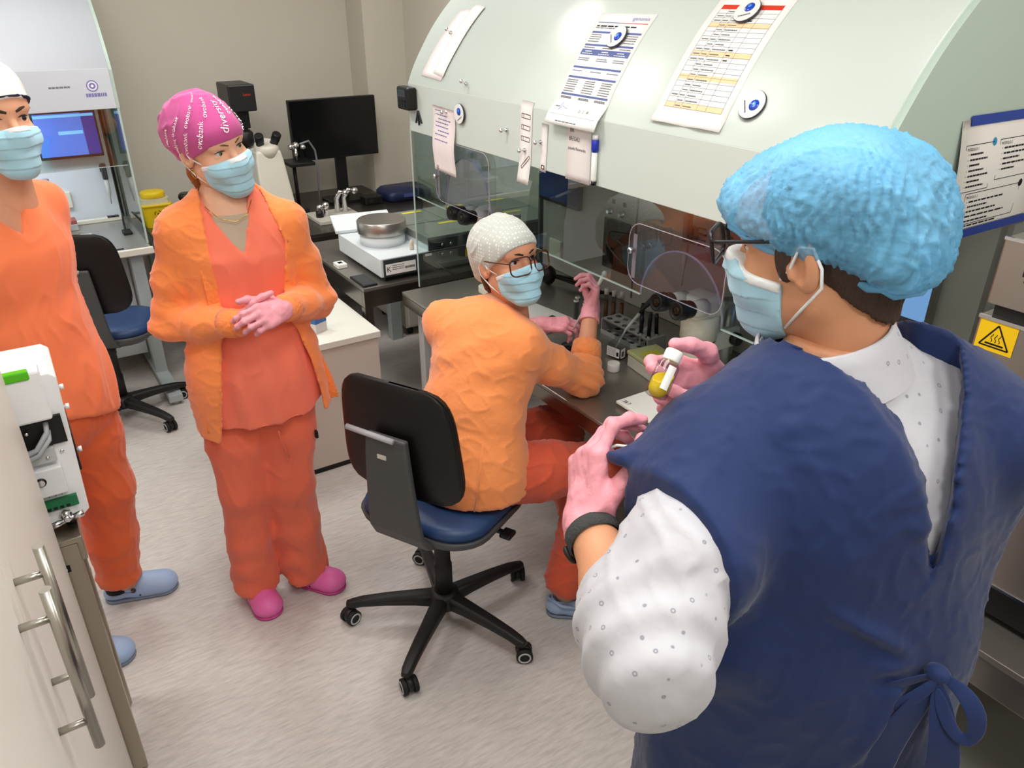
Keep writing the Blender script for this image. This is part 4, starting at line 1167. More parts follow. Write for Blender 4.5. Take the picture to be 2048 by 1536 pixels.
for k, (x, y) in enumerate(((1.80, 2.235), (1.825, 2.262), (1.772, 2.262), (1.852, 2.245), (1.80, 2.29), (1.78, 2.215), (1.86, 2.285))):
    t = thing('empty_tube', 'empty clear test tube with rim, standing upright in the cluster', 'tube', (x, y, BZ), group='empty clear tubes')
    MB().lathe([(0.002, 0.0006), (0.007, 0.003), (0.0095, 0.010), (0.0095, 0.10)], (x, y, BZ), n=14, cap=False).build('glass', CLEARP, t)
    MB().lathe([(0.0108, 0.094), (0.0108, 0.1), (0.0096, 0.101)], (x, y, BZ), n=14, cap=False).build('rim', mat('tube_rim', (226, 222, 214), 0.2, alpha=.7), t)
# tip box
t = thing('tip_box', 'frosted tip box with a yellow tray inside', 'box', (1.745, 1.75, BZ))
tm = Matrix.Translation((1.735, 1.757, BZ)) @ Matrix.Rotation(math.radians(-8), 4, 'Z')
MB().box((-0.06, -0.085, 0.0005), (0.06, 0.085, 0.045), tm).build('box', mat('frosted_box', (206, 204, 190), 0.35, alpha=0.85), t, bevel=0.004)
MB().box((-0.063, -0.088, 0.0455), (0.063, 0.088, 0.062), tm).build('lid', mat('frosted_lid', (196, 196, 140), 0.3, alpha=0.8), t, bevel=0.005)
MB().box((-0.04, -0.05, 0.0622), (0.03, 0.045, 0.0627), tm).build('yellow_tray', mat('tray_yellow', (206, 196, 70), 0.4, alpha=.85), t)
# block heater
t = thing('block_heater', 'cream block heater with a grey-blue front panel', 'heater', (1.93, 1.80, BZ))
MB().box((1.925, 1.70, BZ + .008), (2.06, 1.80, BZ + .095)).build('case', IVORY, t, bevel=0.006)
MB().box((1.93, 1.705, BZ + .0952), (2.055, 1.795, BZ + .0962)).build('top_panel', mat('panel_blue_grey', (104, 120, 140), 0.35), t)
for x in (1.94, 2.045):
    for y in (1.715, 1.785):
        MB().cyl((x, y, BZ + .0003), (x, y, BZ + .008), 0.008, n=10).build('foot', BLACK, t)
# dish warmer behind the woman's left hand
t = thing('dish_warmer', 'small white dish warmer with a black display', 'heater', (1.66, 2.36, BZ))
wm = Matrix.Translation((1.665, 2.35, BZ)) @ Matrix.Rotation(math.radians(8), 4, 'Z')
MB().box((-0.075, -0.11, 0.0005), (0.075, 0.11, 0.032), wm).build('case', mat('warmer_white', (214, 214, 208), 0.35), t, bevel=0.005)
MB().box((-0.045, -0.095, 0.0322), (0.03, -0.035, 0.0328), wm).build('display', BLACKG, t)
# petri dishes
for k, (x, y, z) in enumerate(((1.585, 2.06, 0), (1.585, 2.06, 0.0165), (1.63, 1.985, 0), (1.545, 2.10, 0))):
    t = thing('petri_dish', ['clear petri dish, lower one of the stack under the gloved hands', 'clear petri dish, upper one of the stack under the gloved hands', 'clear petri dish alone beside the bottle', 'clear petri dish lying against the dish stack'][k], 'petri dish', (x, y, BZ + z), group='clear petri dishes')
    r = 0.024 if k != 2 else .02
    MB().lathe([(r, 0.0005), (r, 0.012), (r - .001, 0.012), (r - .001, 0.0015), (0.0005, 0.0014)], (x, y, BZ + z), n=24).build('dish', CLEARP, t)
    MB().lathe([(0.0005, 0.0136), (r + .0015, 0.0136), (r + .0015, 0.005), (r + .0005, 0.005), (r + .0005, 0.0128)], (x, y, BZ + z), n=24, cap=False).build('lid', CLEARP, t)
# pipette rack on the inner wall with two wall pipettes and holders
for k, (y, lbl) in enumerate(((1.985, 'grey hand pipette hanging nearest the control display in the near workstation'), (1.60, 'grey hand pipette hanging beside the near monitor'))):
    t = thing('hand_pipette', lbl, 'pipette', (2.07, y, 1.0), group='hanging hand pipettes')
    MB().box((2.045, y - .012, 1.13), (2.075, y + .012, 1.26)).build('grip', mat('pip_grip', (128, 112, 112), 0.4), t, bevel=0.006)
    MB().lathe([(0.006, 1.26), (0.006, 1.285), (0.011, 1.286), (0.011, 1.296)], (2.06, y, 0), n=12).build('plunger', mat('pip_plunger', (150, 60, 50), 0.4), t)
    MB().lathe([(0.002, 0.955), (0.004, 1.02), (0.009, 1.05), (0.011, 1.13)], (2.06, y, 0), n=12).build('shaft', mat('pip_shaft', (196, 190, 180), 0.4), t)
    MB().box((2.078, y - .02, 1.12), (2.099, y + .02, 1.18)).build('wall_hook', BLACK, t)
for k, y in enumerate((1.87, 1.75)):
    t = thing('wall_tray', ['clear acrylic wall tray with dark lettering beside the hanging pipette', 'clear acrylic wall tray with dark lettering next to the first tray'][k], 'tray', (2.04, y, 1.1), group='acrylic wall trays')
    MB().box((2.02, y - .045, 1.10), (2.024, y + .045, 1.24)).build('front', ACRYL, t)
    MB().box((2.02, y - .045, 1.096), (2.099, y + .045, 1.10)).build('floor', ACRYL, t)
    pr = Print(lambda u, v, l: (2.0195 - l, y + .03 - u, 1.12 + v))
    for r in range(4):
        pr.greek('ink_black', 0.008, 0.085 - .02 * r, 0.04, 0.008, r + k * 5, 1)
    pr.build(t, dict(ink_black='lettering'))
# cables behind the microscope at the far end
t = thing('cable_bundle', 'black cables and plug lying at the back of the near worktop', 'cable', (2.0, 2.6, BZ))
for k in range(3):
    MB().tube([(2.0 - .03 * k, 2.86, BZ + .06), (1.98, 2.72 + .02 * k, BZ + .03), (2.02, 2.6, BZ + .02 + .012 * k), (2.04 - .02 * k, 2.48, BZ + .012 + .01 * k), (2.085, 2.40, BZ + .02)], 0.006, 8).build('cable', BLACK, t)
MB().ell((1.95, 2.70, BZ + .045), (0.035, 0.035, 0.0445)).build('plug_cluster', BLACK, t)

# ------------------------------------------------------------------ things in the far workstation
BZ2 = 0.770
t = thing('hand_pipette', 'dark grey hand pipette hanging in the far workstation', 'pipette', (0.48, 5.02, 0.9), group='hanging hand pipettes')
MB().box((0.466, 4.995, 1.00), (0.494, 5.03, 1.09)).build('grip', mat('pip_dark', (60, 60, 64), 0.4), t, bevel=0.006)
MB().lathe([(0.003, 0.86), (0.006, 0.90), (0.012, 0.92), (0.013, 1.0)], (0.48, 5.012, 0), n=12).build('shaft', LIGHTG, t)
MB().box((0.463, 5.03, 1.04), (0.497, 5.0395, 1.075)).build('wall_hook', BLACK, t)
MB().box((0.23, 5.025, 0.86), (0.285, 5.0395, 0.95)).build('power_outlet', CREAM, hood2, bevel=0.004)
t = thing('rail', 'cream rail lying along the back of the far worktop', 'rail', (0.4, 4.98, BZ2))
MB().box((0.27, 4.97, BZ2 + .0005), (0.525, 5.0, BZ2 + .022)).build('bar', CREAM, t, bevel=0.003); MB().box((0.44, 4.968, BZ2 + .0222), (0.50, 4.998, BZ2 + .028)).build('clip', BLACK, t)
t = thing('stage_clip', 'black bent wand with a clip lying on the far worktop', 'tool', (0.5, 4.75, BZ2))
MB().tube([(0.515, 4.93, BZ2 + .045), (0.50, 4.82, BZ2 + .03), (0.485, 4.68, BZ2 + .012)], 0.006, 8).build('wand', BLACK, t); MB().box((0.465, 4.60, BZ2 + .0005), (0.51, 4.675, BZ2 + .018)).build('clip', BLACK, t, bevel=0.004)
t = thing('rack_box', 'low rack box with a dark red top on the far worktop', 'box', (0.24, 4.92, BZ2))
MB().box((0.19, 4.86, BZ2 + .0005), (0.275, 4.955, BZ2 + .035)).build('box', LIGHTG, t, bevel=0.003); MB().box((0.192, 4.862, BZ2 + .035), (0.273, 4.953, BZ2 + .055)).build('lid', mat('dull_red', (168, 90, 84), 0.5), t, bevel=0.003)
t = thing('pen', 'white pen with an orange band on the far worktop', 'pen', (0.27, 4.72, BZ2))
MB().cyl((0.20, 4.73, BZ2 + .006), (0.32, 4.71, BZ2 + .006), 0.005, n=10).build('barrel', WHITE, t); MB().cyl((0.24, 4.7235, BZ2 + .006), (0.265, 4.7192, BZ2 + .006), 0.0056, n=10).build('orange_band', mat('pen_orange', (230, 110, 50), 0.4), t)

# ------------------------------------------------------------------ things on the back table
TZ = 0.75
t = thing('sharps_bin', 'yellow sharps bin with a round lid on the back table', 'bin', (0.68, 4.82, TZ))
YB = mat('sharps_yellow', (232, 196, 20), 0.4)
vs = []; fs = []
for w, h, z in ((0.135, 0.12, 0.0008), (0.155, 0.14, 0.12)):
    for u, v in rrect(w, h, 0.02, 4):
        vs.append((0.68 + u, 4.82 + v, TZ + z))
n = len(vs) // 2
fs = [(k, (k + 1) % n, n + (k + 1) % n, n + k) for k in range(n)] + [tuple(range(n - 1, -1, -1)), tuple(range(n, 2 * n))]
MB().add(vs, fs).build('body', YB, t)
MB().prism(rrect(0.17, 0.155, 0.025), (0.68, 4.82, TZ + .12), (1, 0, 0), (0, 1, 0), (0, 0, 1), 0.012).build('rim', YB, t, bevel=0.003)
MB().prism(rrect(0.15, 0.135, 0.03), (0.68, 4.82, TZ + .132), (1, 0, 0), (0, 1, 0), (0, 0, 1), 0.03).build('collar', mat('clear_collar', (232, 224, 190), 0.3, alpha=0.8), t)
MB().lathe([(0.062, 0.162), (0.066, 0.166), (0.066, 0.19), (0.06, 0.196), (0.03, 0.199)], (0.68, 4.82, TZ), n=28).build('round_lid', YB, t)
pr = Print(lambda u, v, l: (0.655 + u, 4.747 - v * .08 - l, TZ + .055 + v))
for a in (0, 120, 240):
    pr.line('ink_brown', [(0.025 + .018 * math.cos(math.radians(a + q * 15)), 0.025 + .018 * math.sin(math.radians(a + q * 15))) for q in range(6)], 0.004)
pr.disc('ink_brown', 0.025, 0.025, 0.005)
pr.build(t, dict(ink_brown='hazard_mark'))
t = thing('phone_stand', 'white framed handheld display leaning on the back table edge', 'display', (0.715, 4.56, TZ))
pm = Matrix.Translation((0.735, 4.62, TZ + .035)) @ Matrix.Rotation(math.radians(-12), 4, 'Z') @ Matrix.Rotation(math.radians(-35), 4, 'X')
MB().box((-0.045, -0.006, -0.02), (0.045, 0.006, 0.09), pm).build('frame', WHITE, t, bevel=0.003); MB().box((-0.038, -0.0075, -0.012), (0.038, -0.0062, 0.078), pm).build('screen', BLACKG, t)
MB().box((0.70, 4.60, TZ + .0005), (0.77, 4.70, TZ + .016)).build('base', LIGHTG, t)
t = thing('dispenser', 'black round-topped dispenser on the back table', 'dispenser', (0.865, 4.86, TZ))
MB().lathe([(0.032, 0.0005), (0.034, 0.01), (0.022, 0.04), (0.02, 0.09), (0.03, 0.11), (0.042, 0.12), (0.042, 0.145), (0.03, 0.155)], (0.865, 4.86, TZ), n=22).build('body', mat('dispenser_black', (36, 30, 28), 0.35), t)
MB().lathe([(0.043, 0.126), (0.0445, 0.132), (0.043, 0.138)], (0.865, 4.86, TZ), n=22, cap=False).build('top_band', BLACK, t)
# wall socket above the back table
t = thing('wall_socket', 'white double wall socket above the back table', 'socket', (1.0, 5.155, 0.93))
MB().box((0.96, 5.148, 0.90), (1.05, 5.1595, 0.98)).build('plate', CREAM, t, bevel=0.002); MB().lathe([(0.018, 0), (0.018, 0.001)], (1.005, 5.1475, 0.94), (0, -1, 0), 16).build('inset', WHITE, t)

t = thing('inverted_microscope', 'tall inverted microscope with a black lamp housing on top', 'microscope', (1.26, 4.62, TZ))
MB().prism([(-0.09, 0.0005), (0.12, 0.0005), (0.12, 0.05), (0.1, 0.39), (-0.02, 0.42), (-0.075, 0.40)], (1.29, 4.56, TZ), (0, -0.2, 0), (0, 0, 1), (1, 0, 0), 0.001) if False else None
vs = []; fs = []
for x0, x1, y0, y1, z in ((1.20, 1.40, 4.46, 4.85, 0.0008), (1.205, 1.395, 4.48, 4.84, 0.10), (1.215, 1.375, 4.53, 4.80, 0.34), (1.225, 1.365, 4.54, 4.72, 0.40)):
    vs += [(x0, y0, TZ + z), (x1, y0, TZ + z), (x1, y1, TZ + z), (x0, y1, TZ + z)]
for i in range(3):
    for k in range(4):
        fs.append((i * 4 + k, i * 4 + (k + 1) % 4, (i + 1) * 4 + (k + 1) % 4, (i + 1) * 4 + k))
fs += [(3, 2, 1, 0), (12, 13, 14, 15)]
MB().add(vs, fs).build('body', mat('scope_white', (214, 210, 198), 0.4), t, bevel=0.012)
MB().lathe([(0.068, 0), (0.068, 0.06), (0.05, 0.075)], (1.30, 4.60, TZ + .37), (0, -0.35, 1), 24).build('head', MATS['scope_white'], t)
for s in (-1, 1):
    d = Vector((0.18 * s, -0.55, 0.75)).normalized()
    MB().lathe([(0.024, 0), (0.022, 0.04), (0.025, 0.045), (0.025, 0.085), (0.02, 0.09)], Vector((1.30 + .036 * s, 4.58, TZ + .42)), d, 18).build('eyepiece', BLACK, t)
MB().box((1.215, 4.86, TZ + .0008), (1.285, 4.93, TZ + .56)).build('lamp_column', BLACK, t, bevel=0.006)
MB().box((1.155, 4.68, TZ + .60), (1.305, 4.93, TZ + .745)).build('lamp_housing', mat('housing_black', (30, 30, 32), 0.4), t, bevel=0.008)
MB().box((1.20, 4.74, TZ + .50), (1.27, 4.93, TZ + .60)).build('condenser_arm', BLACK, t, bevel=0.006)
MB().lathe([(0.035, 0.0), (0.045, 0.02), (0.045, 0.075), (0.03, 0.09)], (1.22, 4.70, TZ + .41), n=20).build('condenser', BLACK, t)
MB().box((1.06, 4.60, TZ + .36), (1.20, 4.86, TZ + .385)).build('stage', BLACK, t, bevel=0.003)
pr = Print(lambda u, v, l: (u, 4.6795 - l, v)); pr.text('ink_red', 'Leica', 1.235, TZ + .685, 0.02); pr.build(t, dict(ink_red='maker_print'))
pr = Print(lambda u, v, l: (u, 4.4885 - l, v)); pr.text('ink_red', 'Leica', 1.22, TZ + .09, 0.018); pr.build(t, dict(ink_red='maker_print'))
t = thing('control_arm', 'black control shelf on a thin black post beside the inverted microscope', 'stand', (1.46, 4.64, TZ))
MB().box((1.405, 4.52, TZ + .295), (1.555, 4.70, TZ + .315)).build('shelf', BLACK, t, bevel=0.004); MB().cyl((1.47, 4.66, TZ + .01), (1.455, 4.62, TZ + .295), 0.011, n=12).build('post', BLACK, t)
MB().lathe([(0.06, 0.0006), (0.06, 0.012), (0.02, 0.016)], (1.47, 4.66, TZ), n=24).build('base', BLACK, t)
t = thing('micromanipulator', 'chrome micromanipulator with ball knobs behind the microscope eyepieces', 'manipulator', (1.47, 4.60, TZ + .315))
MB().cyl((1.47, 4.60, TZ + .3155), (1.47, 4.60, TZ + .39), 0.01, n=12).build('post', CHROME, t)
for p, r in (((1.44, 4.59, TZ + .40), .018), ((1.475, 4.60, TZ + .405), .02), ((1.51, 4.58, TZ + .395), .016)):
    MB().ell(p, (r, r, r), 14, 8).build('ball_knob', CHROME, t)
MB().tube([(1.50, 4.60, TZ + .41), (1.56, 4.62, TZ + .42), (1.60, 4.64, TZ + .36), (1.61, 4.65, TZ + .29), (1.60, 4.66, TZ + .02)], 0.006, 8).build('hose', mat('hose_grey', (140, 144, 150), 0.3, alpha=.8), t)
t = thing('manipulator_stand', 'chrome joystick manipulator on a white base plate', 'manipulator', (1.60, 4.43, TZ))
MB().box((1.46, 4.28, TZ + .0005), (1.735, 4.53, TZ + .022)).build('base_plate', mat('plate_grey', (196, 192, 182), 0.4), t, bevel=0.003)
for (x, y, h, lean) in ((1.545, 4.40, 0.085, 0.0), (1.515, 4.42, 0.07, 0.0), (1.63, 4.44, 0.15, 0.03), (1.675, 4.43, 0.16, 0.035)):
    st = MB().tube([(x, y, TZ + .022), (x, y, TZ + h * .7), (x + lean * .5, y - lean, TZ + h), (x + lean * 1.6, y - lean, TZ + h * .93)], [0.016, 0.015, 0.014, 0.013], 12).build('joystick', CHROME, t)
    MB().ell((x + lean * 1.6, y - lean, TZ + h * .93 if lean else TZ + h), (0.021, 0.021, 0.021), 14, 8).build('ball_knob', CHROME, st)
MB().lathe([(0.022, 0.022), (0.022, 0.055), (0.012, 0.06)], (1.50, 4.39, TZ), n=16).build('black_knob', BLACK, t)
t = thing('instrument_case', 'dark blue padded instrument case lying behind the incubator', 'case', (2.2, 4.6, TZ))
vs = []; fs = []
for w, h, z in ((0.29, 0.22, 0.0006), (0.31, 0.24, 0.02), (0.31, 0.24, 0.05), (0.27, 0.20, 0.072)):
    for u, v in rrect(w, h, 0.04, 4):
        vs.append((2.175 + u, 4.66 + v, TZ + z))
n = len(vs) // 4
for i in range(3):
    fs += [(i * n + k, i * n + (k + 1) % n, (i + 1) * n + (k + 1) % n, (i + 1) * n + k) for k in range(n)]
fs += [tuple(range(n - 1, -1, -1)), tuple(range(3 * n, 4 * n))]
MB().add(vs, fs, True).build('shell', mat('case_navy', (24, 34, 72), 0.45), t)
MB().box((2.12, 4.533, TZ + .03), (2.20, 4.5405, TZ + .05)).build('badge', mat('badge_blue', (70, 84, 140), 0.4), t)
# ------------------------------------------------------------------ soft shapes: a distance field of tapered limbs, turned into one continuous surface
V = lambda *a: np.array(a, dtype=np.float32)
def nrm(v):
    v = np.asarray(v, dtype=np.float32); return v / np.linalg.norm(v)
class Field:
    def __init__(s, lo, hi, h):
        s.lo = np.asarray(lo, np.float32); s.h = float(h)
        n = np.ceil((np.asarray(hi, np.float32) - s.lo) / h).astype(int) + 1
        s.n = n; s.f = np.full(tuple(n), 0.5, np.float32)
    def _win(s, lo, hi):
        a = np.clip(np.floor((np.asarray(lo) - s.lo) / s.h).astype(int), 0, s.n); b = np.clip(np.ceil((np.asarray(hi) - s.lo) / s.h).astype(int) + 1, 0, s.n)
        if np.any(b <= a):
            return None, None
        sl = tuple(slice(int(i), int(j)) for i, j in zip(a, b))
        g = [s.lo[i] + s.h * np.arange(a[i], b[i], dtype=np.float32) for i in range(3)]
        return sl, (g[0][:, None, None], g[1][None, :, None], g[2][None, None, :])
    def _mix(s, sl, d, k, cut=False):
        f = s.f[sl]
        if cut:
            d = -d
            if k > 0:
                hh = np.maximum(k - np.abs(f - d), 0) / k
                s.f[sl] = np.maximum(f, d) + hh * hh * k * 0.25
            else:
                s.f[sl] = np.maximum(f, d)
        elif k > 0:
            hh = np.maximum(k - np.abs(f - d), 0) / k
            s.f[sl] = np.minimum(f, d) - hh * hh * k * 0.25
        else:
            s.f[sl] = np.minimum(f, d)
    def cone(s, a, b, ra, rb, k=0.02, flat=None, cut=False, off=0.0):
        """tapered limb; flat=(direction, factor<1) thins it along a direction"""
        a = np.asarray(a, np.float32); b = np.asarray(b, np.float32); ra += off; rb += off
        m = max(ra, rb) + max(k, 3 * s.h)
        sl, g = s._win(np.minimum(a, b) - m, np.maximum(a, b) + m)
        if sl is None:
            return s
        ab = b - a; L2 = float(ab @ ab) + 1e-12
        px, py, pz = g[0] - a[0], g[1] - a[1], g[2] - a[2]
        t = np.clip((px * ab[0] + py * ab[1] + pz * ab[2]) / L2, 0, 1)
        qx, qy, qz = px - t * ab[0], py - t * ab[1], pz - t * ab[2]
        if flat is not None:
            w = nrm(flat[0]); e = (1.0 / flat[1] - 1.0)
            c = (qx * w[0] + qy * w[1] + qz * w[2]) * e
            qx, qy, qz = qx + c * w[0], qy + c * w[1], qz + c * w[2]
        d = np.sqrt(qx * qx + qy * qy + qz * qz) - (ra + (rb - ra) * t)
        if flat is not None:
            d = d * (flat[1] ** 0.5)
        s._mix(sl, d, k, cut)
        return s
    def chain(s, pts, rs, k=0.02, flat=None, off=0.0):
        for i in range(len(pts) - 1):
            s.cone(pts[i], pts[i + 1], rs[i], rs[i + 1], k, flat, False, off)
        return s
    def ell(s, c, r, R=None, k=0.02, cut=False, off=0.0):
        c = np.asarray(c, np.float32); r = np.asarray(r, np.float32) + off
        m = float(r.max()) + max(k, 3 * s.h)
        sl, g = s._win(c - m, c + m)
        if sl is None:
            return s
        p = [g[i] - c[i] for i in range(3)]
        if R is not None:
            p = [p[0] * R[0, j] + p[1] * R[1, j] + p[2] * R[2, j] for j in range(3)]
        q0 = np.sqrt((p[0] / r[0]) ** 2 + (p[1] / r[1]) ** 2 + (p[2] / r[2]) ** 2)
        q1 = np.sqrt((p[0] / r[0] ** 2) ** 2 + (p[1] / r[1] ** 2) ** 2 + (p[2] / r[2] ** 2) ** 2) + 1e-6
        s._mix(sl, (q0 * (q0 - 1.0) / q1).astype(np.float32), k, cut)
        return s
    def half(s, p, n, k=0.0):
        """cut away everything on the side n points to"""
        n = nrm(n)
        g = [s.lo[i] + s.h * np.arange(s.n[i], dtype=np.float32) for i in range(3)]
        d = (g[0] - p[0])[:, None, None] * n[0] + (g[1] - p[1])[None, :, None] * n[1] + (g[2] - p[2])[None, None, :] * n[2]
        s.f = np.maximum(s.f, d)
        return s
    def apply(s, fn, lo=None, hi=None):
        """f = fn(f, X, Y, Z) inside a window"""
        lo = s.lo if lo is None else lo; hi = s.lo + s.h * (s.n - 1) if hi is None else hi
        sl, g = s._win(lo, hi)
        if sl is not None:
            s.f[sl] = fn(s.f[sl], *g)
        return s
    def mesh(s):
        """naive surface nets"""
        f = s.f; f[0] = 0.5; f[-1] = 0.5; f[:, 0] = 0.5; f[:, -1] = 0.5; f[:, :, 0] = 0.5; f[:, :, -1] = 0.5
        neg = f < 0
        c = [neg[i:neg.shape[0] - 1 + i, j:neg.shape[1] - 1 + j, k:neg.shape[2] - 1 + k] for i in (0, 1) for j in (0, 1) for k in (0, 1)]
        cnt = sum(x.astype(np.int8) for x in c)
        idx = np.argwhere((cnt > 0) & (cnt < 8))
        cell = np.full(cnt.shape, -1, np.int64); cell[idx[:, 0], idx[:, 1], idx[:, 2]] = np.arange(len(idx))
        corners = [(i, j, k) for i in (0, 1) for j in (0, 1) for k in (0, 1)]
        val = np.stack([f[idx[:, 0] + i, idx[:, 1] + j, idx[:, 2] + k] for i, j, k in corners], 1)
        acc = np.zeros((len(idx), 3), np.float32); num = np.zeros(len(idx), np.float32)
        for p in range(8):
            for q in range(p + 1, 8):
                d = [abs(x - y) for x, y in zip(corners[p], corners[q])]
                if sum(d) != 1:
                    continue
                a, b = val[:, p], val[:, q]
                m = (a < 0) != (b < 0)
                t = np.where(m, a / np.where(m, a - b, 1), 0)
                pa = np.array(corners[p], np.float32); pb = np.array(corners[q], np.float32)
                acc += np.where(m[:, None], pa + (pb - pa) * t[:, None], 0); num += m
        verts = s.lo + s.h * (idx + acc / num[:, None])
        quads = []
        for ax in range(3):
            u, v = (ax + 1) % 3, (ax + 2) % 3
            sh = list(neg.shape); 
            s0 = [slice(None)] * 3; s1 = [slice(None)] * 3
            s0[ax] = slice(0, -1); s1[ax] = slice(1, None)
            A, B = neg[tuple(s0)], neg[tuple(s1)]
            e = np.argwhere(A != B)
            ok = (e[:, u] > 0) & (e[:, v] > 0) & (e[:, u] < neg.shape[u] - 1) & (e[:, v] < neg.shape[v] - 1)
            e = e[ok]
            fl = A[e[:, 0], e[:, 1], e[:, 2]]
            def cid(du, dv):
                q = e.copy(); q[:, u] += du; q[:, v] += dv
                return cell[q[:, 0], q[:, 1], q[:, 2]]
            q = np.stack([cid(-1, -1), cid(0, -1), cid(0, 0), cid(-1, 0)], 1)
            q[~fl] = q[~fl][:, ::-1]
            quads.append(q)
        return verts.astype(np.float64), np.concatenate(quads)

def np_mesh(name, verts, quads, off=(0, 0, 0)):
    me = bpy.data.meshes.new(name)
    v = (np.asarray(verts) - np.array(off)).astype(np.float32)
    me.vertices.add(len(v)); me.vertices.foreach_set('co', v.ravel())
    q = np.asarray(quads, np.int32)
    me.loops.add(q.size); me.loops.foreach_set('vertex_index', q.ravel())
    me.polygons.add(len(q)); me.polygons.foreach_set('loop_start', np.arange(0, q.size, q.shape[1], dtype=np.int32))
    me.update(calc_edges=True); me.validate()
    me.polygons.foreach_set('use_smooth', np.ones(len(me.polygons), bool))
    return me

def smooth_mesh(v, q, it=1, lam=0.5):
    for _ in range(it):
        acc = np.zeros_like(v); cnt = np.zeros(len(v))
        for a, b in ((0, 1), (1, 2), (2, 3), (3, 0)):
            np.add.at(acc, q[:, a], v[q[:, b]]); np.add.at(acc, q[:, b], v[q[:, a]])
            np.add.at(cnt, q[:, a], 1); np.add.at(cnt, q[:, b], 1)
        v = v + lam * (acc / np.maximum(cnt, 1)[:, None] - v)
    return v
def normals(v, q):
    n = np.cross(v[q[:, 2]] - v[q[:, 0]], v[q[:, 3]] - v[q[:, 1]])
    out = np.zeros_like(v)
    for k in range(4):
        np.add.at(out, q[:, k], n)
    return out / (np.linalg.norm(out, axis=1, keepdims=True) + 1e-12)
def wobble(p, freq, seed, stretch=(1, 1, 1), n=7):
    """smooth pseudo-noise in -1..1"""
    r = np.random.default_rng(seed); out = 0
    for i in range(n):
        k = r.normal(size=3) * freq * np.array(stretch); out = out + np.sin(p @ k + r.uniform(0, 6.28))
    return out / n * 1.6
def creases(p, freq, seed, stretch=(1, 1, 1), sharp=3):
    """thin fold ridges, 0..1"""
    q = p + 0.02 * np.stack([wobble(p, freq * .6, seed + i + 1) for i in range(3)], 1)
    return np.clip(1 - np.abs(wobble(q, freq, seed, stretch, 5)) * 1.6, 0, 1) ** sharp
def seg_fold(p, a, b, w, h):
    """one straight fold along a segment: a ridge with a furrow beside it"""
    a = np.asarray(a, float); ab = np.asarray(b, float) - a
    t = np.clip(((p - a) @ ab) / (ab @ ab), 0, 1); d = np.linalg.norm(p - a - t[:, None] * ab, axis=1)
    return h * np.exp(-(d / w) ** 2) * np.sin(np.pi * np.clip(t, .02, .98)) ** .5
def build_sdf(F, name, m, parent, smooth=1, disp=None, label=None):
    v, q = F.mesh()
    v = smooth_mesh(v, q, smooth)
    if disp is not None:
        v = v + normals(v, q) * disp(v)[:, None]
    o = link_mesh(name, np_mesh(name, v, q, ORIG[parent.name] if parent is not None else (0, 0, 0)), m, parent)
    if label:
        o['label'] = label
    return o
def poly_sd(poly, U, W):
    """signed distance to a 2D polygon (negative inside)"""
    P = np.asarray(poly, np.float32); d = np.full(np.broadcast(U, W).shape, 1e9, np.float32); s = np.ones_like(d)
    n = len(P); j = n - 1
    for i in range(n):
        ex, ey = P[j] - P[i]; wx, wy = U - P[i][0], W - P[i][1]
        t = np.clip((wx * ex + wy * ey) / (ex * ex + ey * ey + 1e-12), 0, 1)
        bx, by = wx - ex * t, wy - ey * t
        d = np.minimum(d, bx * bx + by * by)
        c1 = W >= P[i][1]; c2 = W < P[j][1]; c3 = ex * wy > ey * wx
        s = np.where((c1 & c2 & c3) | (~c1 & ~c2 & ~c3), -s, s)
        j = i
    return s * np.sqrt(d)

# ------------------------------------------------------------------ cloth, skin and glove materials
def cloth(name, col, rough=0.85, bump=0.25, scale=14, sheen=0.25, weave=True, var=0.05, stretch=(1, 1, .35)):
    m = mat(name, col, rough, spec=0.15, sheen=sheen, var=(3.0, var), bump=(scale, bump, stretch))
    return m
def skin(name, col):
    return mat(name, col, 0.48, spec=0.4, var=(14, 0.07), bump=(160, 0.05), sss=0.12)
GLOVE = mat('pink_nitrile', (232, 156, 168), 0.5, spec=0.35, var=(10, 0.05), bump=(38, 0.42, (1, 1, 1)))
MASKM = mat('mask_blue', (172, 216, 234), 0.8, spec=0.1, sheen=0.2, var=(9, .05))
MASKW = mat('mask_white', (232, 236, 238), 0.8, spec=0.1)

def rot_frame(fwd, roll=0.0):
    """columns: head's right-to-left x, forward y, up z"""
    y = nrm(fwd); x = np.cross(y, (0, 0, 1)); x = x / np.linalg.norm(x); z = np.cross(x, y)
    c, s = math.cos(roll), math.sin(roll)
    x2 = x * c + z * s; z2 = z * c - x * s
    return np.stack([x2, y, z2], 1)      # x2 points to the person's right

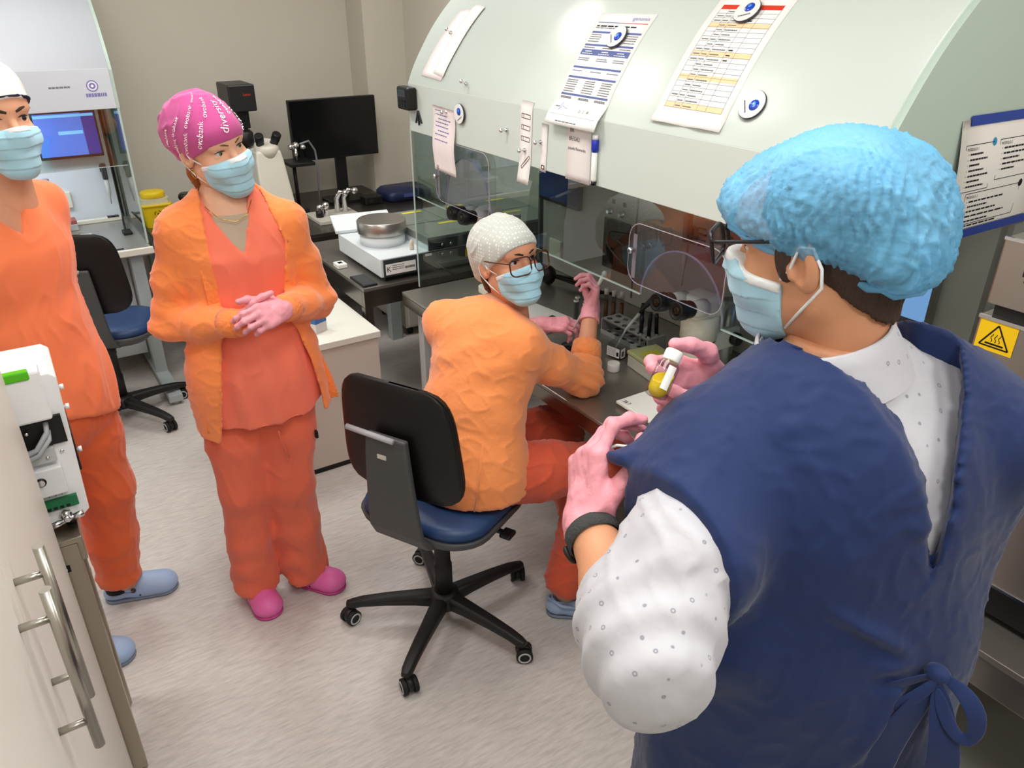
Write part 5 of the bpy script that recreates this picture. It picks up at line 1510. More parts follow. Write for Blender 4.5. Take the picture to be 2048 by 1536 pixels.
class Head:
    """everything on a head, built in head axes (x right, y forward, z up, origin between the ears) and placed with R, c"""
    def __init__(s, c, fwd, roll=0.0, scale=1.0):
        s.R = rot_frame(fwd, roll).astype(np.float64); s.c = np.asarray(c, np.float64); s.k = scale
    def w(s, p):
        return s.c + s.k * (np.asarray(p, np.float64) @ s.R.T)
    def loc(s, p):
        return ((np.asarray(p) - s.c) @ s.R) / s.k
    def skin_field(s, wide=1.0, h=0.0026):
        F = Field((-0.105, -0.135, -0.235), (0.105, 0.14, 0.14), h)
        F.ell((0, -0.014, 0.032), (0.075 * wide, 0.094, 0.084), k=0.02)
        F.ell((0, 0.028, -0.030), (0.060 * wide, 0.062, 0.082), k=0.03)
        for x in (-1, 1):
            F.cone((0.052 * x * wide, -0.008, -0.055), (0.016 * x, 0.066, -0.104), 0.021, 0.020, 0.03)
            F.ell((0.040 * x * wide, 0.060, -0.028), (0.022, 0.024, 0.022), k=0.025)
            F.cone((0.012 * x, 0.086, 0.030), (0.045 * x, 0.072, 0.030), 0.010, 0.008, 0.014)
        F.ell((0, 0.066, 0.055), (0.055, 0.030, 0.035), k=0.03)
        F.cone((0, 0.085, 0.018), (0, 0.109, -0.026), 0.008, 0.0115, 0.012)
        for x in (-1, 1):
            F.ell((0.0105 * x, 0.100, -0.031), (0.008, 0.011, 0.008), k=0.008)
            F.ell((0.0315 * x, 0.101, 0.0105), (0.0165, 0.0185, 0.0105), k=0.008, cut=True)
        F.cone((-0.018, 0.090, -0.063), (0.018, 0.090, -0.063), 0.006, 0.006, 0.012)
        F.cone((-0.015, 0.090, -0.073), (0.015, 0.090, -0.073), 0.0065, 0.0065, 0.010)
        F.cone((0, -0.024, -0.06), (0, -0.042, -0.215), 0.054 * wide, 0.060 * wide, 0.03)
        for x in (-1, 1):
            # eye lids closing round the eyeball
            F.cone((0.0195 * x, 0.0815, 0.0206), (0.0445 * x, 0.0755, 0.0190), 0.0047, 0.0045, 0.004)
            F.cone((0.0205 * x, 0.0805, 0.0016), (0.0435 * x, 0.0755, 0.0020), 0.0040, 0.0038, 0.004)
            # ears
            R = np.array([[1, 0, 0], [0, 1, 0], [0, 0, 1]], np.float32)
            a = math.radians(14 * x); Rz = np.array([[math.cos(a), -math.sin(a), 0], [math.sin(a), math.cos(a), 0], [0, 0, 1]], np.float32)
            F.ell((0.079 * x * wide, -0.016, -0.004), (0.0085, 0.020, 0.032), Rz, 0.008)
            F.ell((0.084 * x * wide, -0.008, -0.002), (0.0075, 0.010, 0.020), Rz, 0.004, cut=True)
            F.cone((0.078 * x * wide, 0.002, -0.014), (0.077 * x * wide, 0.004, -0.004), 0.0055, 0.005, 0.006)
        return F
    def add_skin(s, wide=1.0):
        F = s.skin_field(wide)
        v, q = F.mesh(); v = smooth_mesh(v, q, 1)
        return s.w(v), (q if np.linalg.det(s.R) > 0 else q[:, ::-1])
    def mb(s, f):
        """let a builder draw in head axes, then place it"""
        b = MB(); f(b)
        b.v = [tuple(s.w(p)) for p in b.v]
        if np.linalg.det(s.R) < 0:
            b.f = [tuple(reversed(x)) for x in b.f]
        return b
    def eyes(s, parent, iris, look=(0, 0), brow=(60, 40, 30), thick=0.0035):
        lk = nrm((look[0], 1.0, look[1]))
        for x in (-1, 1):
            c = np.array((0.032 * x, 0.0722, 0.0105))
            e = s.mb(lambda b: b.ell(c, (0.0118, 0.0118, 0.0118), 18, 12)).build('eye', mat('eye_white', (206, 198, 192), 0.25), parent)
            s.mb(lambda b: b.lathe([(0.0064, 0.01005), (0.0056, 0.01085), (0.0035, 0.0117), (0.0005, 0.0121)], c, lk, 18)).build('iris', mat('iris_' + iris[0], iris[1], 0.15), e)
            s.mb(lambda b: b.lathe([(0.0031, 0.01175), (0.0022, 0.0121), (0.0003, 0.01235)], c, lk, 14)).build('pupil', mat('pupil', (8, 8, 9), 0.1), e)
            s.mb(lambda b: b.tube([(0.0185 * x, 0.0868, 0.0148), (0.026 * x, 0.0875, 0.0172), (0.036 * x, 0.0835, 0.0172), (0.0455 * x, 0.0770, 0.0140)], [0.0011, 0.0016, 0.0016, 0.0010], 6)).build('eyelash', mat('lash_dark', (34, 26, 24), 0.6), parent)
            s.mb(lambda b: b.tube([(0.011 * x, 0.0995, 0.030), (0.022 * x, 0.0975, 0.0345), (0.036 * x, 0.089, 0.0375), (0.051 * x, 0.074, 0.032)], [thick * .8, thick, thick * .9, thick * .35], 8)).build('eyebrow', mat('brow_%d' % brow[0], brow, 0.8), parent)
    def base_field(s, wide=1.0, h=0.003, off=0.0):
        """skull and face without ears or neck, grown by off"""
        F = Field((-0.13, -0.19, -0.17), (0.13, 0.155, 0.19), h)
        o = off
        F.ell((0, -0.014, 0.032), (0.075 * wide, 0.094, 0.084), k=0.02, off=o)
        F.ell((0, 0.028, -0.030), (0.060 * wide, 0.062, 0.082), k=0.03, off=o)
        for x in (-1, 1):
            F.cone((0.052 * x * wide, -0.008, -0.055), (0.016 * x, 0.066, -0.104), 0.021, 0.020, 0.03, off=o)
            F.ell((0.040 * x * wide, 0.060, -0.028), (0.022, 0.024, 0.022), k=0.025, off=o)
        F.ell((0, 0.066, 0.055), (0.055, 0.030, 0.035), k=0.03, off=o)
        F.cone((0, 0.085, 0.018), (0, 0.109, -0.026), 0.008, 0.0115, 0.012, off=o)
        return F
    def mask(s, parent, wide=1.0, seed=1):
        F = s.base_field(wide, 0.0028, 0.0035)
        F.cone((0, 0.100, -0.022), (0, 0.084, -0.088), 0.026, 0.034, 0.03)
        F.cone((-0.030, 0.078, -0.040), (0.030, 0.078, -0.040), 0.026, 0.026, 0.03)
        F.half((0, 0.110, -0.003), (0, -0.30, 1))
        F.half((0, 0.020, -0.02), (0, -1, -0.12))
        F.half((0, 0.05, -0.122), (0, -0.25, -1))
        v, q = F.mesh(); v = smooth_mesh(v, q, 2)
        n = normals(v, q)
        pl = 0.0026 * (((-v[:, 2] * 40) % 1.0) - 0.5) * ((v[:, 2] < -0.022) & (v[:, 2] > -0.105))
        fr = np.clip((v[:, 1] - 0.03) * 25, 0, 1)
        v = v + n * (pl * fr + 0.0018 * wobble(v, 55, seed, (.6, 1, 1.5)) * fr + 0.0016 * np.sin(v[:, 0] * 70 + v[:, 2] * 110) * np.clip((0.07 - v[:, 1]) * 20, 0, 1) * fr)[:, None]
        mk = link_mesh('face_mask', np_mesh('face_mask', s.w(v), q, ORIG[parent.name]), MASKM, parent)
        mk['label'] = 'light blue pleated face mask'
        F = s.base_field(wide, 0.0028, 0.0052)
        F.cone((0, 0.100, -0.022), (0, 0.084, -0.088), 0.0275, 0.034, 0.03)
        F.half((0, 0.110, -0.0026), (0, -0.30, 1)); F.half((0, 0.110, -0.0165), (0, 0.30, -1)); F.half((0, 0.021, -0.02), (0, -1, -0.12))
        v, q = F.mesh(); v = smooth_mesh(v, q, 1)
        link_mesh('nose_strip', np_mesh('nose_strip', s.w(v), q, ORIG[parent.name]), MASKW, mk)
        for x in (-1, 1):
            a = np.array((0.0625 * x * wide, 0.024, -0.024)); b_ = np.array((0.055 * x * wide, 0.026, -0.092))
            e = np.array((0.0835 * x * wide, -0.028, 0.022)); e2 = np.array((0.0835 * x * wide, -0.036, -0.026))
            s.mb(lambda b: b.tube([a, a * .5 + e * .5 + (0.008 * x, 0.004, -0.002), np.array((0.083 * x * wide, -0.012, 0.024)), e, (e + e2) / 2 + (0.002 * x, -.006, 0), e2, (e2 + b_) / 2 + (0.006 * x, 0, 0), b_], 0.0021, 6)).build('ear_loop', MASKW, mk)
        return mk

def hand_prims(o, f, n, side, curls, spread=0.12, thumb=None, L=1.0, back=0.03):
    """o wrist, f finger direction, n back of the hand; side=+1 when the thumb is at f x n. returns limb list (a, b, ra, rb)"""
    f = nrm(f); n = nrm(n - f * float(np.dot(n, f))); t = np.cross(f, n) * side
    o = np.asarray(o, np.float32); pr = []
    W = [0.030, 0.010, -0.011, -0.030]; KL = [0.088, 0.092, 0.087, 0.078]
    SEG = [(0.044, 0.026, 0.021), (0.048, 0.030, 0.022), (0.045, 0.028, 0.021), (0.035, 0.021, 0.019)]
    RR = [0.0092, 0.0094, 0.0090, 0.0080]
    for i in range(4):
        base = o + f * 0.012 * L + t * W[i] * 0.62 * L
        kn = o + f * KL[i] * L + t * W[i] * L
        pr.append((base, kn, 0.0155 * L, 0.0125 * L))
        a = kn; ang = 0.0; c = curls[i]
        sp = spread * (1.2 - 0.8 * i) 
        for j in range(3):
            ang += c[j]
            d = f * math.cos(ang) - n * math.sin(ang)
            d = nrm(d + t * sp * math.cos(ang) * 0.5)
            b = a + d * SEG[i][j] * L
            r0 = RR[i] * (1 - 0.08 * j) * L; r1 = RR[i] * (1 - 0.08 * (j + 1)) * L
            pr.append((a, b, r0 * 1.04, r1)); a = b
    pr.append((o + f * 0.03 * L + t * 0.012 * L - n * 0.006, o + f * 0.07 * L + t * 0.0 - n * 0.004, 0.017 * L, 0.014 * L))
    th = thumb or [(0.75, 0.65, -0.25), (0.35, 0.9, -0.3), (0.15, 0.95, -0.35)]
    a = o + f * 0.022 * L + t * 0.024 * L - n * 0.008 * L
    pr.append((o + f * 0.012 * L, a, 0.018 * L, 0.016 * L))
    for (ct, cf, cn), l, r0, r1 in zip(th, (0.046, 0.033, 0.028), (0.0150, 0.0118, 0.0105), (0.0120, 0.0108, 0.0085)):
        b = a + nrm(t * ct + f * cf + n * cn) * l * L
        pr.append((a, b, r0 * L, r1 * L)); a = b
    pr.append((o - f * back, o + f * 0.03 * L, 0.027 * L, 0.026 * L))
    return pr, t
def glove(name, prims, n, wrist, parent, m=None, h=0.0022, cuff=None, disp=True):
    pts = np.array([p for a in prims for p in (a[0], a[1])]); F = Field(pts.min(0) - 0.03, pts.max(0) + 0.03, h)
    for i, (a, b, ra, rb) in enumerate(prims):
        F.cone(a, b, ra, rb, 0.006 if ra < 0.0115 else 0.012)
    if cuff is not None:
        a, b, r = cuff
        F.cone(a, b, r, r + 0.003, 0.01)
        d = nrm(np.asarray(b) - np.asarray(a)); F.half(np.asarray(b), d)
    return build_sdf(F, name, m or GLOVE, parent, 1, (lambda p: 0.0007 * wobble(p, 260, 5)) if disp else None)
# ------------------------------------------------------------------ people
def frame2(fx, fy):
    f = nrm((fx, fy, 0)); r = V(f[1], -f[0], 0)     # r = the person's right
    return f, r
def person(name, label, base, body_v, body_q, m):
    me = np_mesh('person', body_v, body_q, base)
    me.materials.append(m)
    o = bpy.data.objects.new('person', me)
    o.location = base
    COL.objects.link(o)
    ORIG[o.name] = Vector(base)
    tag(o, label, 'person')
    return o
def body_mesh(head, limbs, lo, hi, h=0.008, wide=1.0):
    """one skin surface: head (fine) and trunk with limbs (coarser)"""
    F = Field(lo, hi, h)
    for a in limbs:
        F.cone(a[0], a[1], a[2], a[3], a[4] if len(a) > 4 else 0.03, a[5] if len(a) > 5 else None)
    v, q = F.mesh(); v = smooth_mesh(v, q, 1)
    hv, hq = head.add_skin(wide)
    return np.concatenate([hv, v]), np.concatenate([hq, q + len(hv)])
def clog(name, heel, toe, m, parent, strap=True, z0=0.0):
    """closed clog from heel to toe on the floor"""
    heel = V(*heel, z0); toe = V(*toe, z0); d = nrm(toe - heel); s = V(d[1], -d[0], 0); L = float(np.linalg.norm(toe - heel))
    F = Field(np.minimum(heel, toe) - 0.07 + V(0, 0, 0.062), np.maximum(heel, toe) + V(.07, .07, .14), 0.0035)
    F.lo[2] = z0 - 0.008
    up = (V(0, 0, 1), 0.62)
    F.cone(heel + d * 0.035 + V(0, 0, .03), heel + d * (L - 0.048) + V(0, 0, .030), 0.036, 0.048, 0.02, up)
    F.cone(heel + d * (L * 0.5) + V(0, 0, .045), heel + d * (L - 0.055) + V(0, 0, .034), 0.042, 0.040, 0.03)
    F.cone(heel + d * 0.045 + V(0, 0, .045), heel + d * 0.05 + V(0, 0, .075), 0.034, 0.032, 0.02)
    F.cone(heel + d * 0.05 + V(0, 0, .085), heel + d * 0.10 + V(0, 0, .10), 0.030, 0.034, 0.01, cut=True)
    F.half((0, 0, z0 + 0.0008), (0, 0, -1))
    o = build_sdf(F, name, m, parent, 2)
    for k in range(4):
        for sd in (-1, 1):
            c = heel + d * (L * (0.50 + 0.09 * k)) + s * sd * (0.049 if k < 3 else .046) + V(0, 0, 0.030 + .003 * k)
            MB().lathe([(0.0035, -0.004), (0.0035, 0.0012)], c, s * sd, 10).build('vent_hole', BLACK, o)
    F2 = Field(np.minimum(heel, toe) - 0.07 + V(0, 0, 0.062), np.maximum(heel, toe) + V(.07, .07, .06), 0.004)
    F2.lo[2] = z0 - 0.008
    F2.cone(heel + d * 0.038 + V(0, 0, .004), heel + d * (L - 0.050) + V(0, 0, .004), 0.0385, 0.0505, 0.02)
    F2.half((0, 0, z0 + 0.012), (0, 0, 1)); F2.half((0, 0, z0 + 0.0006), (0, 0, -1))
    build_sdf(F2, 'sole', mat('sole_' + m.name, tuple(int(c * .8) for c in (150, 165, 190)) if 'blue' in m.name else (196, 70, 140), 0.5), o, 1)
    if strap:
        pts = [heel + d * 0.105 + s * 0.046 + V(0, 0, .055), heel + d * 0.05 + s * 0.042 + V(0, 0, .062), heel + d * 0.004 + V(0, 0, .066), heel + d * 0.05 - s * 0.042 + V(0, 0, .062), heel + d * 0.105 - s * 0.046 + V(0, 0, .055)]
        st = MB().tube(pts, 0.0065, 8).build('heel_strap', m, o)
        for sd in (-1, 1):
            MB().lathe([(0.009, 0), (0.009, 0.003), (0.006, 0.004)], heel + d * 0.105 + s * sd * 0.048 + V(0, 0, .055), s * sd, 14).build('strap_rivet', mat('rivet_dark', (60, 30, 34), 0.4), st)
    return o
def hair_shell(h, parent, m, name='hair', nape=True, wide=1.0, side=True):
    F = Field((-0.11, -0.14, -0.16), (0.11, 0.12, 0.15), 0.004)
    F.ell((0, -0.016, 0.034), (0.0785 * wide, 0.0975, 0.087), k=0.0)
    if nape:
        F.cone((0, -.050, -.02), (0, -.044, -.085), 0.062, 0.052, 0.03)
    F.half((0, 0.055, 0.03), (0, 0.80, -0.6))
    F.half((0, -0.06, -0.105), (0, .55, -1))
    F.half((0, -0.022, -0.02), (0, 1, -.9))
    v, q = F.mesh(); v = smooth_mesh(v, q, 1)
    v = v + normals(v, q) * (0.0012 * wobble(v, 240, 3, (1, 1, .15)))[:, None]
    o = link_mesh(name, np_mesh(name, h.w(v), q if np.linalg.det(h.R) > 0 else q[:, ::-1], ORIG[parent.name]), m, parent)
    return o
def head_part(h, F, name, m, parent, disp=None, smooth=1):
    v, q = F.mesh(); v = smooth_mesh(v, q, smooth)
    if disp is not None:
        v = v + normals(v, q) * disp(v)[:, None]
    return link_mesh(name, np_mesh(name, h.w(v), q if np.linalg.det(h.R) > 0 else q[:, ::-1], ORIG[parent.name]), m, parent)
def glasses(h, parent, m, w=0.033, hh=0.022, y=0.116, z=0.004, r=0.0021, bow=0.010, label='spectacles'):
    """spectacles in head axes: two rims with lenses, bridge, temples"""
    pl = rrect(2 * w, 2 * hh, hh * 0.62, 5)
    rims = []
    g = None
    for x in (-1, 1):
        cx = x * (w + 0.007)
        def pt(u, v):
            X = cx + u
            return (X, y - bow * (abs(X) / 0.07) ** 2 * 1.6, z + v - 0.04 * 0)
        rim = h.mb(lambda b: b.tube([pt(u, v) for u, v in pl + pl[:1]], r, 8, False))
        if g is None:
            g = rim.build('glasses', m, parent); g['label'] = label
            h.mb(lambda b: b.tube([(-0.007, y, z + hh * .35), (0, y + .002, z + hh * .5), (0.007, y, z + hh * .35)], r, 8)).build('bridge', m, g)
        else:
            rim.build('rim', m, g)
        h.mb(lambda b: b.add([pt(u * .98, v * .98) for u, v in pl] + [tuple(np.array(pt(u * .98, v * .98)) - (0, .0008, 0)) for u, v in pl], [tuple(range(len(pl))), tuple(range(2 * len(pl) - 1, len(pl) - 1, -1))])).build('lens', pane_mat('lens_clear', (246, 246, 246), 1.18), g)
        e = pt(x * w, hh * 0.55)
        h.mb(lambda b: b.tube([e, (e[0] + .004 * x, e[1] - .012, e[2]), (0.083 * x, 0.03, e[2] + .002), (0.086 * x, -0.012, e[2] + .004), (0.084 * x, -0.035, e[2] - .016)], r * 0.9, 8)).build('temple', m, g)
    return g

# ================================================================== standing woman in the cardigan
fA, rA = frame2(-0.21, -0.977)
cA = V(0.51, 2.26, 0)
def A3(s, d, z):      # s towards her left, d forward
    return cA - rA * s + fA * d + V(0, 0, z)
hA = Head((0.494, 2.25, 1.578), (0.33, -0.94, -0.10), math.radians(-13), 0.96)
RS, LS = V(0.372, 2.285, 1.355), V(0.650, 2.225, 1.352)
RE, RW = V(0.298, 2.305, 1.085), V(0.445, 2.085, 1.130)
LE, LW = V(0.726, 2.235, 1.095), V(0.572, 2.062, 1.155)
RH, LH = V(0.428, 2.275, 0.87), V(0.588, 2.24, 0.87)
RK, LK = V(0.410, 2.262, 0.48), V(0.556, 2.232, 0.475)
RA, LA = V(0.398, 2.315, 0.09), V(0.570, 2.285, 0.09)
FL = (fA, 0.68)
torso = [(A3(0, -.01, 1.40), A3(0, 0, 1.28), .085, .142, .04, FL), (A3(0, 0, 1.28), A3(0, 0, 1.06), .142, .122, .05, FL), (A3(0, 0, 1.06), A3(0, 0, .86), .122, .155, .05, FL), (RS, LS, .044, .044, .05)]
legs = [(RH, RK, .078, .052), (RK, RA, .050, .036), (LH, LK, .078, .052), (LK, LA, .050, .036)]
arms = [(RS, RE, .042, .034), (RE, RW, .034, .024), (LS, LE, .042, .034), (LE, LW, .034, .024)]
feet = [(RA, V(0.403, 2.22, 0.045), .032, .026), (LA, V(0.635, 2.21, 0.045), .032, .026)]
neckA = [(hA.w((0, -.035, -.12)), A3(0, -.02, 1.39), .052, .058)]
bv, bq = body_mesh(hA, torso + legs + arms + feet + neckA, (.16, 1.95, -0.0), (.88, 2.48, 1.50), 0.009)
PA = person('person', 'woman in a pink printed cap and open orange cardigan, standing with clasped hands', (0.51, 2.26, 0.0), bv, bq, skin('skin_fair', (224, 172, 142)))
hA.eyes(PA, ('green', (96, 96, 70)), (-0.22, -0.05), (112, 78, 54), 0.0030)
hA.mask(PA)
# undershirt, tunic, trousers, cardigan
def trunk(off, lo=(.20, 2.0, .60), hi=(.84, 2.46, 1.50), h=0.006, hem=True):
    F = Field(lo, hi, h)
    for t in torso:
        F.cone(t[0], t[1], t[2], t[3], t[4], t[5] if len(t) > 5 else None, off=off)
    return F
F = trunk(0.006)
F.cone(hA.w((0, -.03, -.11)), A3(0, -.02, 1.36), .05, .058, .02, off=0.004)
F.half(A3(0, 0, 1.10), (0, 0, -1)); F.half(A3(0, .08, 1.398), (fA[0] * .25, fA[1] * .25, .95))
build_sdf(F, 'undershirt', cloth('taupe_jersey', (186, 166, 146), bump=.1), PA)
TUN = cloth('coral_cotton', (248, 126, 100), bump=.5, scale=9, stretch=(1.6, 1.6, .35))
F = trunk(0.014)
F.chain([A3(0, 0, 1.10), A3(0, .01, .90), A3(.01, .015, .70)], [.136, .168, .182], .05, (fA, .76))
F.half(A3(-.0, .12, .770), (0.05, 0.10, -1))
def cutV(f, X, Y, Z):
    S = -((X - cA[0]) * rA[0] + (Y - cA[1]) * rA[1]); D = (X - cA[0]) * fA[0] + (Y - cA[1]) * fA[1]
    d = poly_sd([(-.086, 1.46), (-.042, 1.39), (.018, 1.30), (.046, 1.39), (.066, 1.47), (.06, 1.6), (-.08, 1.6)], S + 0 * Z, Z + 0 * S)
    return np.where(D > -0.02, np.maximum(f, -d), f)
F.apply(cutV)
F.cone(hA.w((0, -.03, -.09)), A3(0, -.02, 1.36), .062, .066, .0, cut=True)
def foldA(p):
    s = -((p - cA) @ rA)
    return 0.004 * np.sin(s * 75 + 4 * p[:, 2] + 2 * np.sin(p[:, 2] * 9)) * np.clip((1.3 - p[:, 2]) * 3, 0, 1) + 0.003 * wobble(p, 26, 8, (1, 1, .5)) + 0.004 * creases(p, 44, 40, (1.3, 1.3, .3))
tun = build_sdf(F, 'scrub_tunic', TUN, PA, 1, foldA)
# wrap-over neck band and pocket seam of the tunic
def onfront(s, z, d0=0.0):
    """front surface of the tunic at (s, z)"""
    zz = [0.70, 0.86, 1.06, 1.28, 1.40]; rs = np.interp(z, zz, [.196, .172, .138, .156, .099]); dp = np.interp(z, zz, [.76, .73, .70, .68, .68]); off = np.interp(z, zz, [.015, .01, .0, 0, -.01])
    k = max(0.05, 1 - (s / rs) ** 2) ** .5
    return A3(s, off + rs * dp * k + d0, z)
for pts, r in (([(-.082, 1.452), (-.042, 1.388), (.018, 1.300), (.075, 1.262), (.125, 1.235)], .0045), ([(-.098, 1.445), (-.055, 1.372), (.006, 1.283), (.07, 1.243), (.12, 1.215)], .0025), ([(.062, 1.455), (.045, 1.392), (.022, 1.306)], .0045), ([(-.085, .99), (-.092, .93), (-.10, .87), (-.104, .83)], .0028), ([(.03, 1.0), (.025, .90), (.03, .80)], .002)):
    MB().tube([onfront(s, z, .002) for s, z in pts], r, 6).build('tunic_seam', TUN, tun)
TRO = cloth('coral_trouser_cotton', (236, 114, 86), bump=.5, scale=8, stretch=(1.2, 1.2, .6))
F = Field((.24, 2.05, .03), (.80, 2.50, .98), 0.007)
F.chain([A3(0, 0, .95), A3(0, -.005, .84)], [.140, .160], .04, (fA, .74))
for H_, K_, A_ in ((RH, RK, RA), (LH, LK, LA)):
    F.chain([H_ + V(0, 0, -.02), (H_ + K_) / 2, K_, (K_ + A_) / 2, A_ + V(0, -.01, -.02)], [.098, .088, .076, .074, .080], .03)
F.half((0.45, 2.26, 0.060), (0, 0.25, -1))
def foldT(p):
    low = np.clip((0.42 - p[:, 2]) * 4, 0, 1)
    return 0.004 * wobble(p, 20, 21, (1, 1, .6)) + 0.0045 * creases(p, 42, 44, (1, 1, .6)) + low * 0.006 * np.sin(p[:, 2] * 62 + 9 * np.sin((p[:, 0] + p[:, 1]) * 14)) * (0.5 + 0.5 * np.sin(p[:, 0] * 40))
tro = build_sdf(F, 'trousers', TRO, PA, 1, foldT)
MB().tube([A3(.035, .142, .745), A3(.038, .125, .70), A3(.048, .120, .66), A3(.055, .116, .63)], 0.0028, 6).build('drawstring', TRO, tro)
MB().box(tuple(A3(.152, .06, .665) - V(.004, .008, .012)), tuple(A3(.152, .06, .665) + V(.004, .008, .012))).build('brand_tab', BLACK, tro)
CAR = cloth('orange_knit', (250, 142, 78), bump=.22, scale=60, sheen=.4, var=.04, stretch=(1, 1, 1))
F = trunk(0.022, (.16, 1.98, .62), (.86, 2.46, 1.50))
F.chain([A3(0, 0, 1.06), A3(0, .008, .90), A3(.01, .012, .72)], [.154, .190, .215], .05, (fA, .82))
F.chain([RS, (RS + RE) / 2 + V(-.004, .006, 0), RE, (RE + RW) / 2, RW], [.052, .050, .049, .043, .038], .03)
F.chain([LS, (LS + LE) / 2 + V(.004, .006, 0), LE, (LE + LW) / 2, LW], [.052, .050, .049, .043, .038], .03)
F.half(A3(0, 0, .755), (0.10, 0.05, -1))
def cutC(f, X, Y, Z):
    S = -((X - cA[0]) * rA[0] + (Y - cA[1]) * rA[1]); D = (X - cA[0]) * fA[0] + (Y - cA[1]) * fA[1]
    d = poly_sd([(-.072, 1.60), (-.072, 1.354), (-.062, 1.18), (-.085, 1.029), (-.14, .705), (-.14, .6), (.20, .6), (.185, .80), (.169, .922), (.128, 1.077), (.114, 1.172), (.137, 1.318), (.078, 1.487), (.07, 1.60)], S + 0 * Z, Z + 0 * S)
    # distance to the sleeves, so the forearms that cross the opening stay
    g = np.full(f.shape, 9.0, np.float32)
    for a, b, ra, rb in ((RS, RE, .058, .053), (RE, RW, .054, .045), (LS, LE, .058, .053), (LE, LW, .054, .045)):
        ab = b - a; px, py, pz = X - a[0], Y - a[1], Z - a[2]
        t = np.clip((px * ab[0] + py * ab[1] + pz * ab[2]) / float(ab @ ab), 0, 1)
        g = np.minimum(g, np.sqrt((px - t * ab[0]) ** 2 + (py - t * ab[1]) ** 2 + (pz - t * ab[2]) ** 2) - (ra + (rb - ra) * t))
    return np.where((D > 0.0) & (g > 0), np.maximum(f, -d), f)
F.apply(cutC)
F.cone(hA.w((0, -.03, -.09)), A3(0, -.02, 1.36), .070, .074, .0, cut=True)
def foldC(p):
    e = np.exp(-((p - RE) ** 2).sum(1) / .012) + np.exp(-((p - LE) ** 2).sum(1) / .012)
    return 0.0025 * wobble(p, 24, 31, (1, 1, .6)) + 0.0035 * creases(p, 46, 47, (.8, .8, 1)) + 0.005 * e * np.sin(p[:, 2] * 90 + 20 * p[:, 0])
car = build_sdf(F, 'cardigan', CAR, PA, 1, foldC, 'open orange knitted cardigan')
CUF = cloth('orange_rib', (250, 140, 76), bump=.6, scale=90, stretch=(1, 1, 1))
for E_, W_ in ((RE, RW), (LE, LW)):
    d = nrm(W_ - E_)
    MB().lathe([(.0405, -.055), (.0415, -.03), (.040, -.004), (.037, .0), (.028, .0)], W_ + d * .006, d, 28).build('cuff', CUF, car)
for pts in ([(-.088, 1.40), (-.088, 1.30), (-.082, 1.18), (-.10, 1.03), (-.135, .86), (-.152, .762)], [(.125, 1.37), (.152, 1.318), (.132, 1.172), (.146, 1.077), (.186, .93), (.21, .85), (.225, .775)]):
    q = []
    for s, z in pts:
        zz = [.72, .90, 1.06, 1.28, 1.40]; R_ = float(np.interp(z, zz, [.205, .182, .150, .168, .11])); k = max(0.04, 1 - (s / R_) ** 2) ** .5
        q.append(A3(s, R_ * float(np.interp(z, zz, [.80, .78, .72, .68, .68])) * k + .003, z))
    n = len(q); vs = []; fs = []
    for i, p in enumerate(q):
        sgn = -1 if pts[0][0] < 0 else 1
        w = -rA * (.017 * sgn)
        for a, b in ((-1, -1), (1, -1), (1, 1), (-1, 1)):
            vs.append(p + w * a + fA * (.006 * b - abs(a) * .001))
    for i in range(n - 1):
        for j in range(4):
            fs.append((i * 4 + j, i * 4 + (j + 1) % 4, (i + 1) * 4 + (j + 1) % 4, (i + 1) * 4 + j))
    fs += [(3, 2, 1, 0), tuple(4 * (n - 1) + j for j in range(4))]
    b = MB().add(vs, fs, True).build('button_band', CUF, car, bevel=.003)
PINK = mat('clog_pink', (232, 110, 178), 0.45, spec=.4)
clog('clog', (0.392, 2.385), (0.407, 2.150), PINK, PA, False)
clog('clog', (0.525, 2.330), (0.672, 2.160), PINK, PA, False)
# clasped gloved hands: her right hand below, her left closed over it
pr_, _ = hand_prims(RW + nrm(RW - RE) * .004, nrm(V(.86, -.30, .10)), nrm(V(-.25, -.80, -.45)), -1, [(.9, 1.1, .7), (.9, 1.2, .7), (.9, 1.2, .8), (1.0, 1.2, .8)], .08, [(.6, .7, -.3), (.3, .9, -.25), (.1, .95, -.25)], .92, 0.0)
glove('glove', pr_, None, RW, PA)
pr_, _ = hand_prims(LW + nrm(LW - LE) * .004 + V(0, -.012, .004), nrm(V(-.84, -.42, .04)), nrm(V(.30, -.75, .62)), 1, [(.45, .75, .4), (.5, .85, .5), (.55, .95, .5), (.65, 1.0, .5)], .06, [(.7, .65, -.35), (.45, .9, -.2), (.1, .95, -.1)], .95, 0.0)
glove('glove', pr_, None, LW, PA)
# printed cap
def cap_field(h, extra, rim_f=(0.10, 0.043), rim_b=(-0.10, -0.062), off=0.008, wide=1.0, res=0.0035):
    """cap over the skull: grown head shape plus soft volumes, cut along a slanted rim"""
    F = h.base_field(wide, res, off)
    for c, r, k in extra:
        F.ell(c, r, k=k)
    dy, dz = rim_b[0] - rim_f[0], rim_b[1] - rim_f[1]
    n = (0, -dz, dy) if dy < 0 else (0, dz, -dy)
    F.half((0, rim_f[0], rim_f[1]), n)
    return F
F = cap_field(hA, [((0, -.03, .062), (.088, .104, .086), .03), ((0, -.085, .03), (.078, .062, .078), .05)])
CAPP = cloth('cap_pink', (188, 80, 140), bump=.2, scale=10)
capA_disp = lambda p: 0.003 * wobble(p, 34, 12) + 0.005 * creases(p, 34, 14) * np.clip((.05 - p[:, 1]) * 10, 0, 1) + seg_fold(p, (.02, -.02, .15), (.085, -.06, .07), .008, .006) + seg_fold(p, (.085, -.02, .09), (.07, -.11, .05), .008, .006) + 0.0022 * np.sin(p[:, 0] * 60 + 30 * p[:, 1]) * np.clip(-p[:, 1] * 12, 0, 1)
